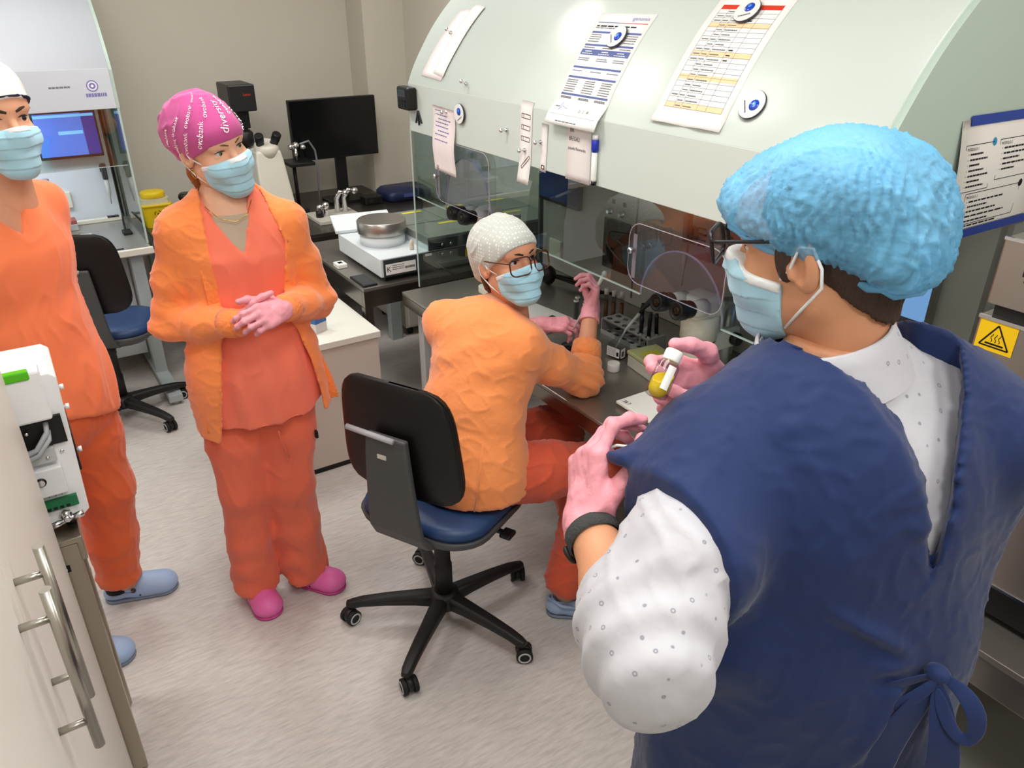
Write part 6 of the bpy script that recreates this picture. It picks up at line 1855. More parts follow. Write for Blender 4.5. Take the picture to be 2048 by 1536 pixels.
capA = head_part(hA, F, 'cap', CAPP, PA, capA_disp)
capA['label'] = 'pink surgical cap with white slanted lettering'
def cap_text(txt, az, el, ang, size, ink, F_, parent, off=.0045):
    """lettering laid on the cap: az, el in head axes from the cap centre"""
    c0 = np.array((0, -.035, .045)); vs, ts = text_geo(txt, size)
    out = []
    f = F_.f
    for x, y in vs:
        u = x * math.cos(ang) - y * math.sin(ang); w = x * math.sin(ang) + y * math.cos(ang)
        a = az - u / 0.09; e = el + w / 0.09
        d = np.array((math.sin(a) * math.cos(e), math.cos(a) * math.cos(e), math.sin(e)))
        t = 0.05
        for _ in range(40):
            p = c0 + d * t
            i = np.clip(np.round((p - F_.lo) / F_.h).astype(int), 0, F_.n - 1)
            fv = float(f[tuple(i)])
            if fv > -0.0005:
                break
            t += max(0.001, -fv * .7)
        out.append(c0 + d * (t + off))
    mb = MB().add([tuple(hA.w(p)) for p in out], ts)
    mb.build('cap_print', MATS[ink], parent)
for k, (txt, az, el, ang, sz) in enumerate((('ovobank', 1.05, -.30, 1.25, .016), ('ovobank', 0.62, -.10, 1.20, .016), ('diversity', .02, .12, 1.15, .021), ('ovobank', .28, .52, 1.05, .016), ('ovobank', 1.45, -.45, 1.3, .015), ('ovobank', -.34, .40, 1.1, .016), ('ovobank', .84, .38, 1.1, .016), ('ovobank', 1.35, .15, 1.1, .015), ('ovobank', 1.8, -.25, 1.3, .015), ('ovobank', .5, .98, .9, .015), ('ovobank', -.40, .02, 1.1, .015))):
    cap_text(txt, az, el, ang, sz, 'ink_white', F, capA)
HAIRA = mat('hair_auburn', (150, 88, 44), 0.55, bump=(90, .4, (1, 1, .1)))
for x in (-1, 1):
    MB_ = hA.mb(lambda b: b.tube([(0.066 * x, -.035, -.02), (0.060 * x, -.055, -.07), (0.052 * x, -.05, -.115), (0.046 * x, -.035, -.15)], [.010, .016, .013, .006], 8))
    MB_.build('hair_strand', HAIRA, PA)
hA.mb(lambda b: b.tube([(.079 + .004 * math.sin(t), -.006 + .0, -.044 + .012 * math.cos(t)) if False else (.080, -.006 + .012 * math.sin(t), -.050 + .014 * math.cos(t)) for t in [i * .5236 for i in range(13)]], .0014, 6, False)).build('earring', mat('gold', (212, 168, 80), .2, 1.0), PA)
MB().tube([A3(-.062, .06, 1.43), A3(-.03, .087, 1.40), A3(.012, .095, 1.39), A3(.045, .085, 1.405), A3(.062, .06, 1.44)], .0012, 5).build('necklace', MATS['gold'], PA)

# ================================================================== man at the left
fM, rM = frame2(0.55, -0.83)
cM = V(-0.06, 2.44, 0)
def M3(s, d, z):
    return cM - rM * s + fM * d + V(0, 0, z)
hM = Head((0.010, 2.395, 1.665), (0.40, -0.915, -0.02), math.radians(-2), 1.02)
RS, LS = M3(-.165, -.02, 1.42), M3(.160, -.02, 1.415)
FL = (fM, 0.70)
torsoM = [(M3(0, -.02, 1.46), M3(0, 0, 1.32), .10, .165, .04, FL), (M3(0, 0, 1.32), M3(0, 0, 1.08), .165, .150, .05, FL), (M3(0, 0, 1.08), M3(0, 0, .90), .150, .160, .05, FL), (RS, LS, .046, .046, .05)]
LHm, RHm = M3(.085, 0, .90), M3(-.085, 0, .90)
LKm, RKm = V(0.020, 2.50, .50), V(-0.16, 2.36, .50)
LAm, RAm = V(-0.012, 2.545, .09), V(-0.17, 2.325, .09)
LEm, REm = M3(.195, -.15, 1.15), M3(-.195, -.15, 1.15)
LWm, RWm = M3(.06, -.20, .98), M3(-.06, -.20, .98)
limbs = torsoM + [(LHm, LKm, .085, .058), (LKm, LAm, .055, .04), (RHm, RKm, .085, .058), (RKm, RAm, .055, .04), (LS, LEm, .048, .04), (LEm, LWm, .04, .03), (RS, REm, .048, .04), (REm, RWm, .04, .03), (LAm, LAm + V(.06, -.01, -.055), .033, .020), (RAm, RAm + V(.06, -.03, -.055), .033, .020), (LWm, LWm + rM * .08, .028, .03), (RWm, RWm - rM * .08, .028, .03), (hM.w((0, -.035, -.12)), M3(0, -.02, 1.45), .060, .065)]
bv, bq = body_mesh(hM, limbs, (-.45, 2.10, 0), (.36, 2.80, 1.56), 0.010)
PM = person('person', 'man in an orange scrub suit and pale cap standing beside the steel side table', (-0.045, 2.44, 0.0), bv, bq, skin('skin_warm', (222, 164, 132)))
hM.eyes(PM, ('brown', (50, 34, 26)), (-0.25, -0.02), (52, 36, 28), 0.0042)
hM.mask(PM, seed=4)
TM = cloth('orange_cotton', (250, 132, 86), bump=.45, scale=9, stretch=(1.4, 1.4, .35))
F = Field((-.46, 2.08, .62), (.40, 2.84, 1.56), 0.007)
for t in torsoM:
    F.cone(t[0], t[1], t[2], t[3], t[4], t[5] if len(t) > 5 else None, off=.016)
F.chain([M3(0, 0, 1.10), M3(.01, 0, .92), M3(.015, 0, .70)], [.156, .178, .202], .05, (fM, .74))
for S_, E_ in ((LS, LEm), (RS, REm)):
    F.chain([S_, S_ * .45 + E_ * .55], [.058, .058], .04)
F.half(M3(.13, .10, .800), (fM[0] * .0 - rM[0] * -.35, fM[1] * .0 - rM[1] * -.35, -1))
def cutM(f, X, Y, Z):
    S = -((X - cM[0]) * rM[0] + (Y - cM[1]) * rM[1]); D = (X - cM[0]) * fM[0] + (Y - cM[1]) * fM[1]
    d = poly_sd([(-.075, 1.48), (-.003, 1.385), (.070, 1.50), (.07, 1.62), (-.08, 1.62)], S + 0 * Z, Z + 0 * S)
    return np.where(D > -0.02, np.maximum(f, -d), f)
F.apply(cutM)
F.cone(hM.w((0, -.03, -.09)), M3(0, -.02, 1.44), .070, .076, .0, cut=True)
tm = build_sdf(F, 'scrub_tunic', TM, PM, 1, lambda p: 0.004 * wobble(p, 22, 51, (1, 1, .4)) + 0.004 * creases(p, 40, 53, (1.3, 1.3, .3)) + seg_fold(p, M3(.10, .10, 1.05), M3(.05, .15, .82), .02, .010) + seg_fold(p, M3(.17, .06, 1.02), M3(.14, .11, .80), .018, .010) + seg_fold(p, M3(.15, .05, 1.30), M3(.05, .12, 1.12), .018, .008))
def onM(s, z):
    zz = [.70, .90, 1.10, 1.32, 1.46]; R_ = float(np.interp(z, zz, [.214, .192, .172, .182, .118])); k = max(.05, 1 - (s / R_) ** 2) ** .5
    return M3(s, R_ * float(np.interp(z, zz, [.74, .73, .71, .70, .70])) * k - .02 * (z > 1.4) + .002, z)
for pts in ([(-.075, 1.475), (-.003, 1.385), (.068, 1.49)], [(-.09, 1.44), (-.003, 1.355), (.01, 1.34)], [(.085, 1.46), (.02, 1.365), (.0, 1.35)]):
    MB().tube([onM(s, z) for s, z in pts], .003, 6).build('neck_seam', TM, tm)
TMT = cloth('orange_trouser_cotton', (232, 108, 62), bump=.45, scale=8, stretch=(1.2, 1.2, .5))
F = Field((-.40, 2.10, .03), (.26, 2.74, 1.0), 0.008)
F.chain([M3(0, 0, .96), M3(0, 0, .86)], [.155, .170], .04, (fM, .78))
for H_, K_, A_ in ((LHm, LKm, LAm), (RHm, RKm, RAm)):
    F.chain([H_ + V(0, 0, -.02), (H_ + K_) / 2, K_, (K_ + A_) / 2, A_ + V(0, 0, .0)], [.105, .096, .086, .078, .070], .03)
F.half((0, 2.44, 0.095), (0, 0, -1))
build_sdf(F, 'trousers', TMT, PM, 1, lambda p: 0.004 * wobble(p, 20, 61, (1, 1, .5)) + 0.0045 * creases(p, 40, 63, (1, 1, .5)) + np.clip((.3 - p[:, 2]) * 4, 0, 1) * .005 * np.sin(p[:, 2] * 70 + 12 * p[:, 0]))
CB_ = mat('clog_blue', (160, 184, 220), 0.45, spec=.4)
clog('clog', (-0.072, 2.575), (0.168, 2.520), CB_, PM)
clog('clog', (-0.245, 2.365), (-0.030, 2.230), CB_, PM)
for a in (LAm, RAm):
    MB().lathe([(.040, -.035), (.041, .012)], a + V(-.012, 0, 0), n=20).build('sock', mat('sock_black', (20, 20, 24), .9), PM)
F = cap_field(hM, [((0, -.03, .055), (.086, .104, .084), .03), ((0, -.06, .05), (.084, .08, .085), .05)], (0.10, 0.062), (-.10, -.05))
cpM = head_part(hM, F, 'cap', cloth('cap_white', (196, 198, 210), bump=.3, scale=14, var=.16), PM, lambda p: .003 * wobble(p, 36, 71) + .004 * creases(p, 40, 72))
cpM['label'] = 'pale grey cap with a dark edge'
F = cap_field(hM, [], (0.10, 0.0625), (-.10, -.0495), .0105)
F.half((0, 0.10, 0.068), (0, -.112, .20))
head_part(hM, F, 'cap_edge', mat('cap_edge_navy', (34, 38, 62), .8), cpM)

# ================================================================== seated woman at the bench
fS, rS = frame2(0.92, 0.39)
cS = V(1.04, 1.83, 0)
def S3(s, d, z):
    return cS - rS * s + fS * d + V(0, 0, z)
hS = Head((1.205, 1.875, 1.232), (0.04, -0.97, 0.17), math.radians(-4), 0.98)
PEL, NK = S3(0, -.02, .62), V(1.165, 1.905, 1.065)
CH = V(1.115, 1.875, .93); WA_ = V(1.045, 1.84, .76)
RSs, LSs = V(1.180, 1.765, 1.005), V(1.055, 2.015, 1.02)
REs, RWs = V(1.425, 1.765, .825), V(1.555, 1.905, .985)
LEs, LWs = V(1.31, 2.17, .835), V(1.475, 2.075, .895)
RHs, LHs = V(1.05, 1.735, .60), V(.99, 1.915, .60)
RKs, LKs = V(1.41, 1.640, .555), V(1.46, 1.93, .56)
RAs, LAs = V(1.285, 1.635, .10), V(1.56, 1.95, .10)
FL = (fS, 0.74)
torsoS = [(PEL, WA_, .165, .140, .05, FL), (WA_, CH, .140, .150, .05, FL), (CH, NK + V(-.02, -.01, -.04), .150, .085, .05, FL), (RSs, LSs, .050, .050, .06)]
limbs = torsoS + [(RHs, RKs, .085, .06), (RKs, RAs, .055, .038), (LHs, LKs, .085, .06), (LKs, LAs, .055, .038), (RSs, REs, .042, .036), (REs, RWs, .038, .026), (LSs, LEs, .042, .036), (LEs, LWs, .036, .026), (hS.w((0, -.03, -.12)), NK, .052, .060), (RAs, RAs + V(.09, -.03, -.05), .034, .026), (LAs, LAs + V(.09, .0, -.05), .034, .026)]
bv, bq = body_mesh(hS, limbs, (.78, 1.45, 0), (1.66, 2.32, 1.15), 0.009)
PS = person('person', 'woman in a grey dotted cap and glasses sitting at the bench with a pipette', (1.04, 1.83, 0.0), bv, bq, skin('skin_tan', (214, 150, 118)))
hS.eyes(PS, ('dark', (48, 32, 24)), (-0.12, 0.08), (48, 32, 26), 0.0036)
hS.mask(PS, seed=9)
KN = cloth('apricot_knit', (251, 152, 90), bump=.22, scale=60, sheen=.4, var=.04, stretch=(1, 1, 1))
F = Field((.76, 1.50, .50), (1.56, 2.32, 1.16), 0.0065)
for t in torsoS:
    F.cone(t[0], t[1], t[2], t[3], t[4], t[5] if len(t) > 5 else None, off=.016)
F.chain([WA_, S3(0, -.03, .60), S3(.0, -.03, .545)], [.155, .195, .20], .05, (fS, .80))
F.chain([RSs, (RSs + REs) / 2 + V(0, 0, -.01), REs, REs * .62 + RWs * .38], [.060, .058, .058, .047], .035)
F.chain([LSs, (LSs + LEs) / 2, LEs, LEs * .4 + LWs * .6], [.060, .056, .052, .044], .035)
F.half(S3(-.10, -.1, .56), (0.10, .06, -1))
F.cone(hS.w((0, -.03, -.08)), NK + V(.02, .0, -.02), .058, .062, .0, cut=True)
def foldS(p):
    e = np.exp(-((p - REs) ** 2).sum(1) / .010)
    d = nrm(REs - RSs)
    return 0.0025 * wobble(p, 22, 81, (1, 1, .6)) + 0.0035 * creases(p, 40, 84, (.9, .9, .8)) + seg_fold(p, CH + V(.05, -.12, .05), WA_ + V(-.05, -.12, 0), .018, .010) + seg_fold(p, RSs + V(-.03, .0, .0), CH + V(-.11, .05, -.06), .015, .008) + seg_fold(p, WA_ + V(-.10, .06, .06), WA_ + V(.02, -.14, .02), .014, .008) + seg_fold(p, RSs + V(.02, -.04, -.06), WA_ + V(.08, -.11, -.05), .014, .010) + 0.006 * e * np.sin((p @ nrm(RWs - REs)) * 190) + 0.004 * np.exp(-((p - CH) ** 2).sum(1) / .03) * np.sin(p[:, 2] * 60 + p[:, 1] * 40)
sw = build_sdf(F, 'cardigan', KN, PS, 1, foldS, 'apricot orange knitted cardigan')
CUS = cloth('apricot_rib', (251, 150, 88), bump=.7, scale=90, stretch=(1, 1, 1))
for E_, W_, t0, r0 in ((REs, RWs, .38, .047), (LEs, LWs, .6, .045)):
    d = nrm(W_ - E_); o_ = E_ * (1 - t0) + W_ * t0
    MB().lathe([(r0 + .003, -.03), (r0 + .004, .0), (r0, .035), (r0 - .004, .037), (r0 - .014, .036)], o_, d, 28).build('cuff', CUS, sw)
MB().tube([tuple(S3(-.155, -.155, .80)), tuple(S3(-.15, -.175, .66)), tuple(S3(-.14, -.185, .575))], .002, 5).build('side_seam', KN, sw)
TS = cloth('rust_trouser_cotton', (214, 92, 66), bump=.45, scale=8)
F = Field((.80, 1.46, .06), (1.58, 2.14, .74), 0.008)
F.chain([PEL + V(0, 0, .02), PEL], [.15, .16], .04, (V(0, 0, 1), .75))
for H_, K_, A_ in ((RHs, RKs, RAs), (LHs, LKs, LAs)):
    F.chain([H_, (H_ + K_) / 2, K_, (K_ + A_) / 2, A_ + V(0, 0, .05)], [.098, .090, .078, .076, .070], .03)
build_sdf(F, 'trousers', TS, PS, 1, lambda p: 0.004 * wobble(p, 22, 91) + 0.007 * creases(p, 36, 93))
clog('clog', (1.225, 1.665), (1.405, 1.555), CB_, PS)
clog('clog', (1.50, 1.95), (1.73, 1.93), CB_, PS)
for a in (RAs, LAs):
    MB().lathe([(.036, -.035), (.038, .07)], a, n=18).build('sock', mat('sock_beige', (206, 190, 170), .9), PS)
# gloves, pipette and vial
dR = nrm(RWs - REs)
prR, tR = hand_prims(RWs, nrm(V(.30, .05, .95)), nrm(V(.75, -.62, -.15)), 1, [(.75, .9, .5), (.85, 1.0, .5), (.95, 1.1, .6), (1.0, 1.1, .6)], .06, [(.45, .7, -.45), (.15, .9, -.5), (-.1, .9, -.45)], .95)
glove('glove', prR, None, RWs, PS, cuff=(RWs, RWs - dR * .038, .0315))
prL, tL = hand_prims(LWs, nrm(V(.70, -.62, .10)), nrm(V(-.15, -.25, .95)), -1, [(.5, .7, .4), (.55, .75, .4), (.6, .8, .5), (.7, .9, .5)], .10, [(.6, .7, -.3), (.3, .9, -.35), (.05, .95, -.35)], .95)
glove('glove', prL, None, LWs, PS, cuff=(LWs, LWs - nrm(LWs - LEs) * .04, .0315))
hc = np.mean([prR[4][1], prR[8][1]], 0)
t = thing('transfer_pipette', 'clear plastic pipette held in the seated woman\'s raised hand', 'pipette', tuple(hc))
tip = V(1.545, 2.015, .845); top = hc + nrm(hc - tip) * .06
MB().tube([tip, tip * .55 + hc * .45, hc, top], [.0014, .0045, .0055, .0075], 10).build('stem', mat('pipette_milky', (226, 226, 222), .3, alpha=.75), t)
MB().ell(tuple(top), (.009, .009, .011), 12, 8).build('bulb', MATS['pipette_milky'], t)
vc = np.mean([prL[3][1], prL[-2][1]], 0)
t = thing('small_vial', 'small clear vial between the seated woman\'s gloved fingers', 'vial', tuple(vc))
MB().lathe([(.009, -.018), (.011, -.015), (.011, .010), (.008, .014), (.008, .022)], tuple(vc), (.2, .2, .95), 18).build('glass', CLEARP, t)
MB().lathe([(.0085, -.016), (.0100, -.013), (.0100, -.004)], tuple(vc), (.2, .2, .95), 18).build('liquid', mat('pink_medium', (226, 190, 196), .1, alpha=.6), t)
# dotted cap, hair, glasses
def dots_mat(name, base, dot, scale, thr, rnd=0.0, ring=None, rough=.85):
    m = mat(name, base, rough, spec=.15, sheen=.2)
    nt = m.node_tree; b = nt.nodes['Principled BSDF']
    tc = nt.nodes.new('ShaderNodeTexCoord'); vo = nt.nodes.new('ShaderNodeTexVoronoi'); vo.inputs['Scale'].default_value = scale; vo.inputs['Randomness'].default_value = rnd
    rp = nt.nodes.new('ShaderNodeValToRGB'); e = rp.color_ramp.elements
    e[0].position = thr; e[0].color = (*lin(dot), 1); e[1].position = thr + .05; e[1].color = (*lin(base), 1)
    if ring:
        k = e.new(ring); k.color = (*lin(base), 1); e[0].color = (*lin(base), 1); e[0].position = ring - .02
        k2 = e.new(ring + .02); k2.color = (*lin(dot), 1); k3 = e.new(thr); k3.color = (*lin(dot), 1)
    nt.links.new(tc.outputs['Object'], vo.inputs['Vector']); nt.links.new(vo.outputs['Distance'], rp.inputs[0]); nt.links.new(rp.outputs[0], b.inputs['Base Color'])
    nz = nt.nodes.new('ShaderNodeTexNoise'); nz.inputs['Scale'].default_value = 30; bp = nt.nodes.new('ShaderNodeBump'); bp.inputs['Strength'].default_value = .3; bp.inputs['Distance'].default_value = .008
    nt.links.new(tc.outputs['Object'], nz.inputs[0]); nt.links.new(nz.outputs[0], bp.inputs['Height']); nt.links.new(bp.outputs[0], b.inputs['Normal'])
    return m
F = cap_field(hS, [((0, -.028, .058), (.086, .102, .084), .03), ((0, -.09, -.0), (.072, .062, .078), .05)], (0.10, 0.058), (-.10, -.075))
cp = head_part(hS, F, 'cap', dots_mat('cap_dotted', (196, 200, 194), (232, 232, 224), 95, .28), PS, lambda p: .0025 * wobble(p, 36, 95) + .006 * creases(p, 55, 96) * np.clip((.02 - p[:, 1]) * 14, 0, 1))
cp['label'] = 'pale grey cap with white dots'
HB = mat('hair_brown', (78, 50, 34), .5, bump=(90, .4, (1, 1, .1)))
for x in (-1, 1):
    hS.mb(lambda b: b.tube([(.066 * x, -.03, .01), (.064 * x, -.05, -.035), (.055 * x, -.055, -.075), (.045 * x, -.05, -.10)], [.012, .014, .012, .004], 8)).build('hair_strand', HB, PS)
TORT = mat('tortoise_shell', (74, 36, 22), .2, var=(60, .7))
glasses(hS, PS, TORT, .032, .0265, .128, .004, .0023, label='large brown tortoiseshell glasses')

# ================================================================== instructor with his back to the viewer
fI, rI = frame2(0.35, 0.94)
nI = V(0.8522, 0.5233, 0); qI = V(0.5233, -0.8522, 0); cI = V(0.855, 0.525, 0)   # line of the opening at his back
hI = Head((0.852, 0.590, 1.662), (-0.27, 0.95, -0.20), math.radians(4), 1.0)
LSi, RSi = V(.700, .580, 1.402), V(1.015, .462, 1.44)
LEi, LWi = V(.482, .460, 1.280), V(.553, .662, 1.302)
REi, RWi = V(1.045, .66, 1.22), V(.815, .690, 1.425)
NKi = V(.868, .535, 1.465); CHi = V(.86, .515, 1.33); WAi = V(.862, .50, 1.10); HPi = V(.862, .495, .88)
FL = (fI, 0.78)
torsoI = [(NKi, CHi, .095, .172, .05, FL), (CHi, WAi, .172, .188, .05, FL), (WAi, HPi, .188, .195, .05, FL), (LSi, RSi, .058, .058, .06)]
LHi, RHi = V(.77, .53, .86), V(.95, .465, .86)
limbs = torsoI + [(LHi, V(.76, .56, .48), .095, .065), (V(.76, .56, .48), V(.755, .53, .09), .06, .042), (RHi, V(.965, .50, .48), .095, .065), (V(.965, .50, .48), V(.97, .455, .09), .06, .042), (V(.755, .53, .09), V(.79, .63, .04), .036, .03), (V(.97, .455, .09), V(1.01, .55, .04), .036, .03), (LSi, LEi, .052, .046), (LEi, LEi * .6 + LWi * .4, .046, .044), (LEi * .6 + LWi * .4, LWi, .043, .029), (RSi, REi, .052, .046), (REi, RWi, .046, .03), (hI.w((0, -.03, -.10)), NKi, .068, .078)]
bv, bq = body_mesh(hI, limbs, (.38, .22, 0), (1.22, .86, 1.56), 0.008, 1.06)
PI_ = person('person', 'man in a navy protective gown and blue hair net holding up a yellow vial', (0.86, 0.50, 0.0), bv, bq, skin('skin_olive', (206, 148, 112)))
hI.eyes(PI_, ('hazel', (60, 42, 30)), (-.1, 0), (44, 32, 26), .0042)
hI.mask(PI_, 1.06, 14)
hI_hair = hair_shell(hI, PI_, mat('hair_dark', (62, 46, 36), .6, bump=(120, .5, (1, 1, .12))), wide=1.06)
for x in (-1, 1):
    hI.mb(lambda b: b.ell((.0755 * x, .012, .005), (.006, .014, .030), 12, 8)).build('sideburn', MATS['hair_dark'], PI_)
# shirt
SH = dots_mat('shirt_print', (190, 190, 197), (138, 138, 150), 46, .115, .35, .075)
nt = SH.node_tree
def shirt_field(off, lo, hi, h):
    F = Field(lo, hi, h)
    for t in torsoI:
        F.cone(t[0], t[1], t[2], t[3], t[4], t[5] if len(t) > 5 else None, off=off)
    return F
F = shirt_field(.014, (.38, .20, .80), (1.24, .88, 1.60), 0.0065)
CUi = LEi * .70 + LWi * .30
F.chain([LSi, (LSi + LEi) / 2 + V(-.01, -.01, -.005), LEi + V(.004, -.004, -.012), LEi * .75 + LWi * .25, CUi], [.066, .070, .066, .058, .048], .04)
F.chain([RSi, (RSi + REi) / 2, REi, REi * .4 + RWi * .6], [.078, .075, .066, .052], .04)
F.cone(hI.w((0, -.03, -.08)), NKi, .066, .080, .0, cut=True)
dF = nrm(LWi - LEi); dU = nrm(LEi - LSi)
def foldI(p):
    e = np.exp(-((p - LEi) ** 2).sum(1) / .012)
    arm = np.clip(1.6 - np.linalg.norm(p - (LSi + LEi) / 2, axis=1) * 9, 0, 1)
    return 0.003 * wobble(p, 24, 101) + 0.004 * creases(p, 40, 103, (1, 1, 1)) * (arm + .25) + seg_fold(p, LSi * .5 + LEi * .5 + V(-.05, .0, .05), LEi + V(.05, -.05, -.02), .014, .010) + seg_fold(p, LSi * .6 + LEi * .4 + V(-.03, -.05, .05), LEi + V(-.03, -.06, -.03), .012, .009) + seg_fold(p, LEi + V(-.05, .02, .04), LEi + V(.0, -.03, -.08), .012, .010) + 0.006 * e * np.sin((p @ dF) * 120 + 20 * p[:, 0])
shi = build_sdf(F, 'shirt', SH, PI_, 1, foldI, 'light grey shirt with a small print')
MB().lathe([(.050, -.050), (.059, -.045), (.061, .0), (.059, .018), (.055, .022), (.045, .018)], CUi, dF, 32).build('rolled_cuff', SH, shi)
# collar: stand and turned-down leaf around the neck
ax = nrm(hI.w((0, -.03, -.08)) - NKi + V(-.03, .01, .0))
co = NKi + ax * .062 + V(-.006, .002, 0)
MB().lathe([(.089, -.030), (.086, .0), (.0815, .030), (.079, .033), (.077, .030)], co, ax, 36, False).build('collar_stand', SH, shi)
MB().lathe([(.105, -.030), (.099, -.012), (.090, .020), (.0845, .036), (.081, .038), (.080, .034)], co, ax, 36, False).build('collar_leaf', SH, shi)
# gown
GW = cloth('gown_navy', (34, 49, 92), .6, bump=.45, scale=12, sheen=.15, var=.10, stretch=(1, 1, .6))
F = shirt_field(.030, (.36, .10, .38), (1.30, .96, 1.58), 0.0065)
F.chain([CHi + V(0, -.005, .02), WAi, HPi, V(.862, .495, .60), V(.865, .495, .40)], [.205, .222, .235, .245, .25], .05, (fI, .80))
tipL = V(.583, .650, 1.402)
F.cone(V(.775, .570, 1.455), tipL, .048, .018, .03, (nrm(V(.25, .2, 1)), .45))
F.cone(LSi + V(.0, -.03, -.03), V(.600, .590, 1.335), .060, .022, .03)
F.cone(V(.70, .56, 1.37), V(.66, .49, 1.18), .085, .060, .05)
F.cone(V(.95, .47, 1.50), V(1.02, .385, 1.42), .055, .050, .04)
F.cone(V(1.02, .385, 1.42), V(1.015, .40, 1.22), .062, .050, .05)
F.half((.86, .5, .42), (0, 0, -1))
# arm hole on the left: the sleeve passes out below the flap
F.chain([LSi + V(0, 0, -.012), LSi * .45 + LEi * .55], [.086, .096], .04)
F.half((.578, .5, 1.3), (-1, .04, -.05))
Vp = [(-.078, 1.56), (-.021, 1.553), (.026, 1.532), (.077, 1.486), (.117, 1.422), (.143, 1.325), (.150, 1.300), (.152, 1.398), (.141, 1.511), (.126, 1.560), (.10, 1.70), (-.10, 1.70)]
def cutG(f, X, Y, Z):
    S = (X - cI[0]) * qI[0] + (Y - cI[1]) * qI[1]; D = (X - cI[0]) * nI[0] + (Y - cI[1]) * nI[1]
    d = poly_sd(Vp, S + 0 * Z, Z + 0 * S)
    return np.where(D < 0.06, np.maximum(f, -d), f)
F.apply(cutG)
F.cone(hI.w((0, -.03, -.08)), NKi + V(0, 0, -.02), .088, .108, .0, cut=True)
def on_gown(s, z, out=.0):
    """point on the back of the gown along the opening's direction"""
    zz = [.40, .60, .88, 1.10, 1.33, 1.45]; R_ = np.interp(z, zz, [.25, .245, .236, .226, .205, .17])
    k = max(.1, 1 - (s / (R_ * 1.02)) ** 2) ** .5
    return cI + V(.003, -.02, z) + qI * s - nI * (R_ * .86 * k + out)
def foldG(p):
    dn = np.clip((1.15 - p[:, 2]) * 3, 0, 1)
    w = np.exp(-((p[:, 2] - 1.16) / .05) ** 2)
    ray_ = (p - V(.95, .36, 1.17)); a = np.arctan2(ray_[:, 2], (ray_ @ -qI))
    rr = np.linalg.norm(ray_, axis=1)
    out = 0.003 * wobble(p, 18, 111, (1, 1, .7)) + 0.0022 * creases(p, 60, 113, (1, 1, .5), 3) + 0.006 * dn * np.sin(p @ qI * 50 + 3 * np.sin(p[:, 2] * 8))
    for (s0, z0, s1, z1, w_, h_) in ((-.14, 1.35, .13, 1.39, .012, .008), (-.17, 1.46, -.13, 1.33, .010, .010), (-.13, 1.40, -.05, 1.50, .012, .006), (-.05, 1.20, .15, 1.19, .012, .009), (.02, 1.28, .15, 1.20, .010, .007), (-.06, 1.05, .0, 1.17, .010, .009), (-.12, 1.0, .14, 1.17, .012, .008), (.13, 1.17, .10, 1.02, .012, .010), (.16, 1.17, .19, 1.03, .012, .010), (-.16, 1.24, -.10, 1.10, .012, .010), (-.2, 1.12, -.12, .98, .014, .010), (-.09, 1.24, -.02, 1.26, .008, .005)):
        out = out + seg_fold(p, on_gown(s0, z0), on_gown(s1, z1), w_, h_ * 1.6) - seg_fold(p, on_gown(s0, z0 - .022), on_gown(s1, z1 - .022), w_, h_ * .8)
    return out
gow = build_sdf(F, 'gown', GW, PI_, 1, foldG, 'navy blue protective gown open at the back')
# waist ties: knot, loops and two hanging ribbon ends at the opening
KT = V(*on_gown(.165, 1.185, .006))
MB().ell(tuple(KT), (.014, .016, .012), 16, 10).build('tie_knot', GW, gow)
def ribbon(pts, w, name, nrm_=None):
    vs = []; fs = []; n = len(pts)
    for i, p in enumerate(pts):
        p = np.asarray(p, float); d = np.asarray(pts[min(i + 1, n - 1)], float) - np.asarray(pts[max(i - 1, 0)], float); d = d / np.linalg.norm(d)
        tw = .5 * math.sin(i * 1.3)
        sd = np.cross(d, -np.asarray(nI, float)); sd = sd / (np.linalg.norm(sd) + 1e-9)
        up = np.cross(sd, d); sd = sd * math.cos(tw) + up * math.sin(tw); up = np.cross(sd, d)
        ww = w[i] if isinstance(w, (list, tuple)) else w
        for a, b in ((-1, -1), (1, -1), (1, 1), (-1, 1)):
            vs.append(p + sd * ww * a + up * .0016 * b)
    for i in range(n - 1):
        for j in range(4):
            fs.append((i * 4 + j, i * 4 + (j + 1) % 4, (i + 1) * 4 + (j + 1) % 4, (i + 1) * 4 + j))
    fs += [(3, 2, 1, 0), tuple(4 * (n - 1) + j for j in range(4))]
    o = MB().add(vs, fs, True).build(name, GW, gow)
    md = o.modifiers.new('soft', 'SUBSURF'); md.levels = 2; md.render_levels = 2
    return o
def kp(s, z, o=0.0):
    return KT + qI * s - nI * o + V(0, 0, z)
ribbon([kp(0, 0, .0), kp(-.035, -.012, .02), kp(-.075, -.045, .03), kp(-.09, -.085, .025), kp(-.06, -.075, .03), kp(-.02, -.03, .025), kp(0, 0, .01)], [.006, .011, .015, .012, .014, .010, .006], 'tie_loop')
ribbon([kp(0, 0, .0), kp(.03, .004, .02), kp(.055, -.03, .03), kp(.05, -.075, .03), kp(.02, -.05, .03), kp(0, -.005, .015)], [.006, .012, .015, .013, .012, .006], 'tie_loop')
ribbon([kp(0, 0, .01), kp(-.025, -.07, .03), kp(-.045, -.15, .03), kp(-.05, -.24, .03), kp(-.055, -.33, .03)], [.010, .024, .030, .034, .036], 'tie_end')
ribbon([kp(0, 0, .01), kp(.02, -.06, .03), kp(.035, -.12, .035), kp(.03, -.19, .03), kp(.015, -.25, .03)], [.010, .020, .024, .022, .016], 'tie_end')
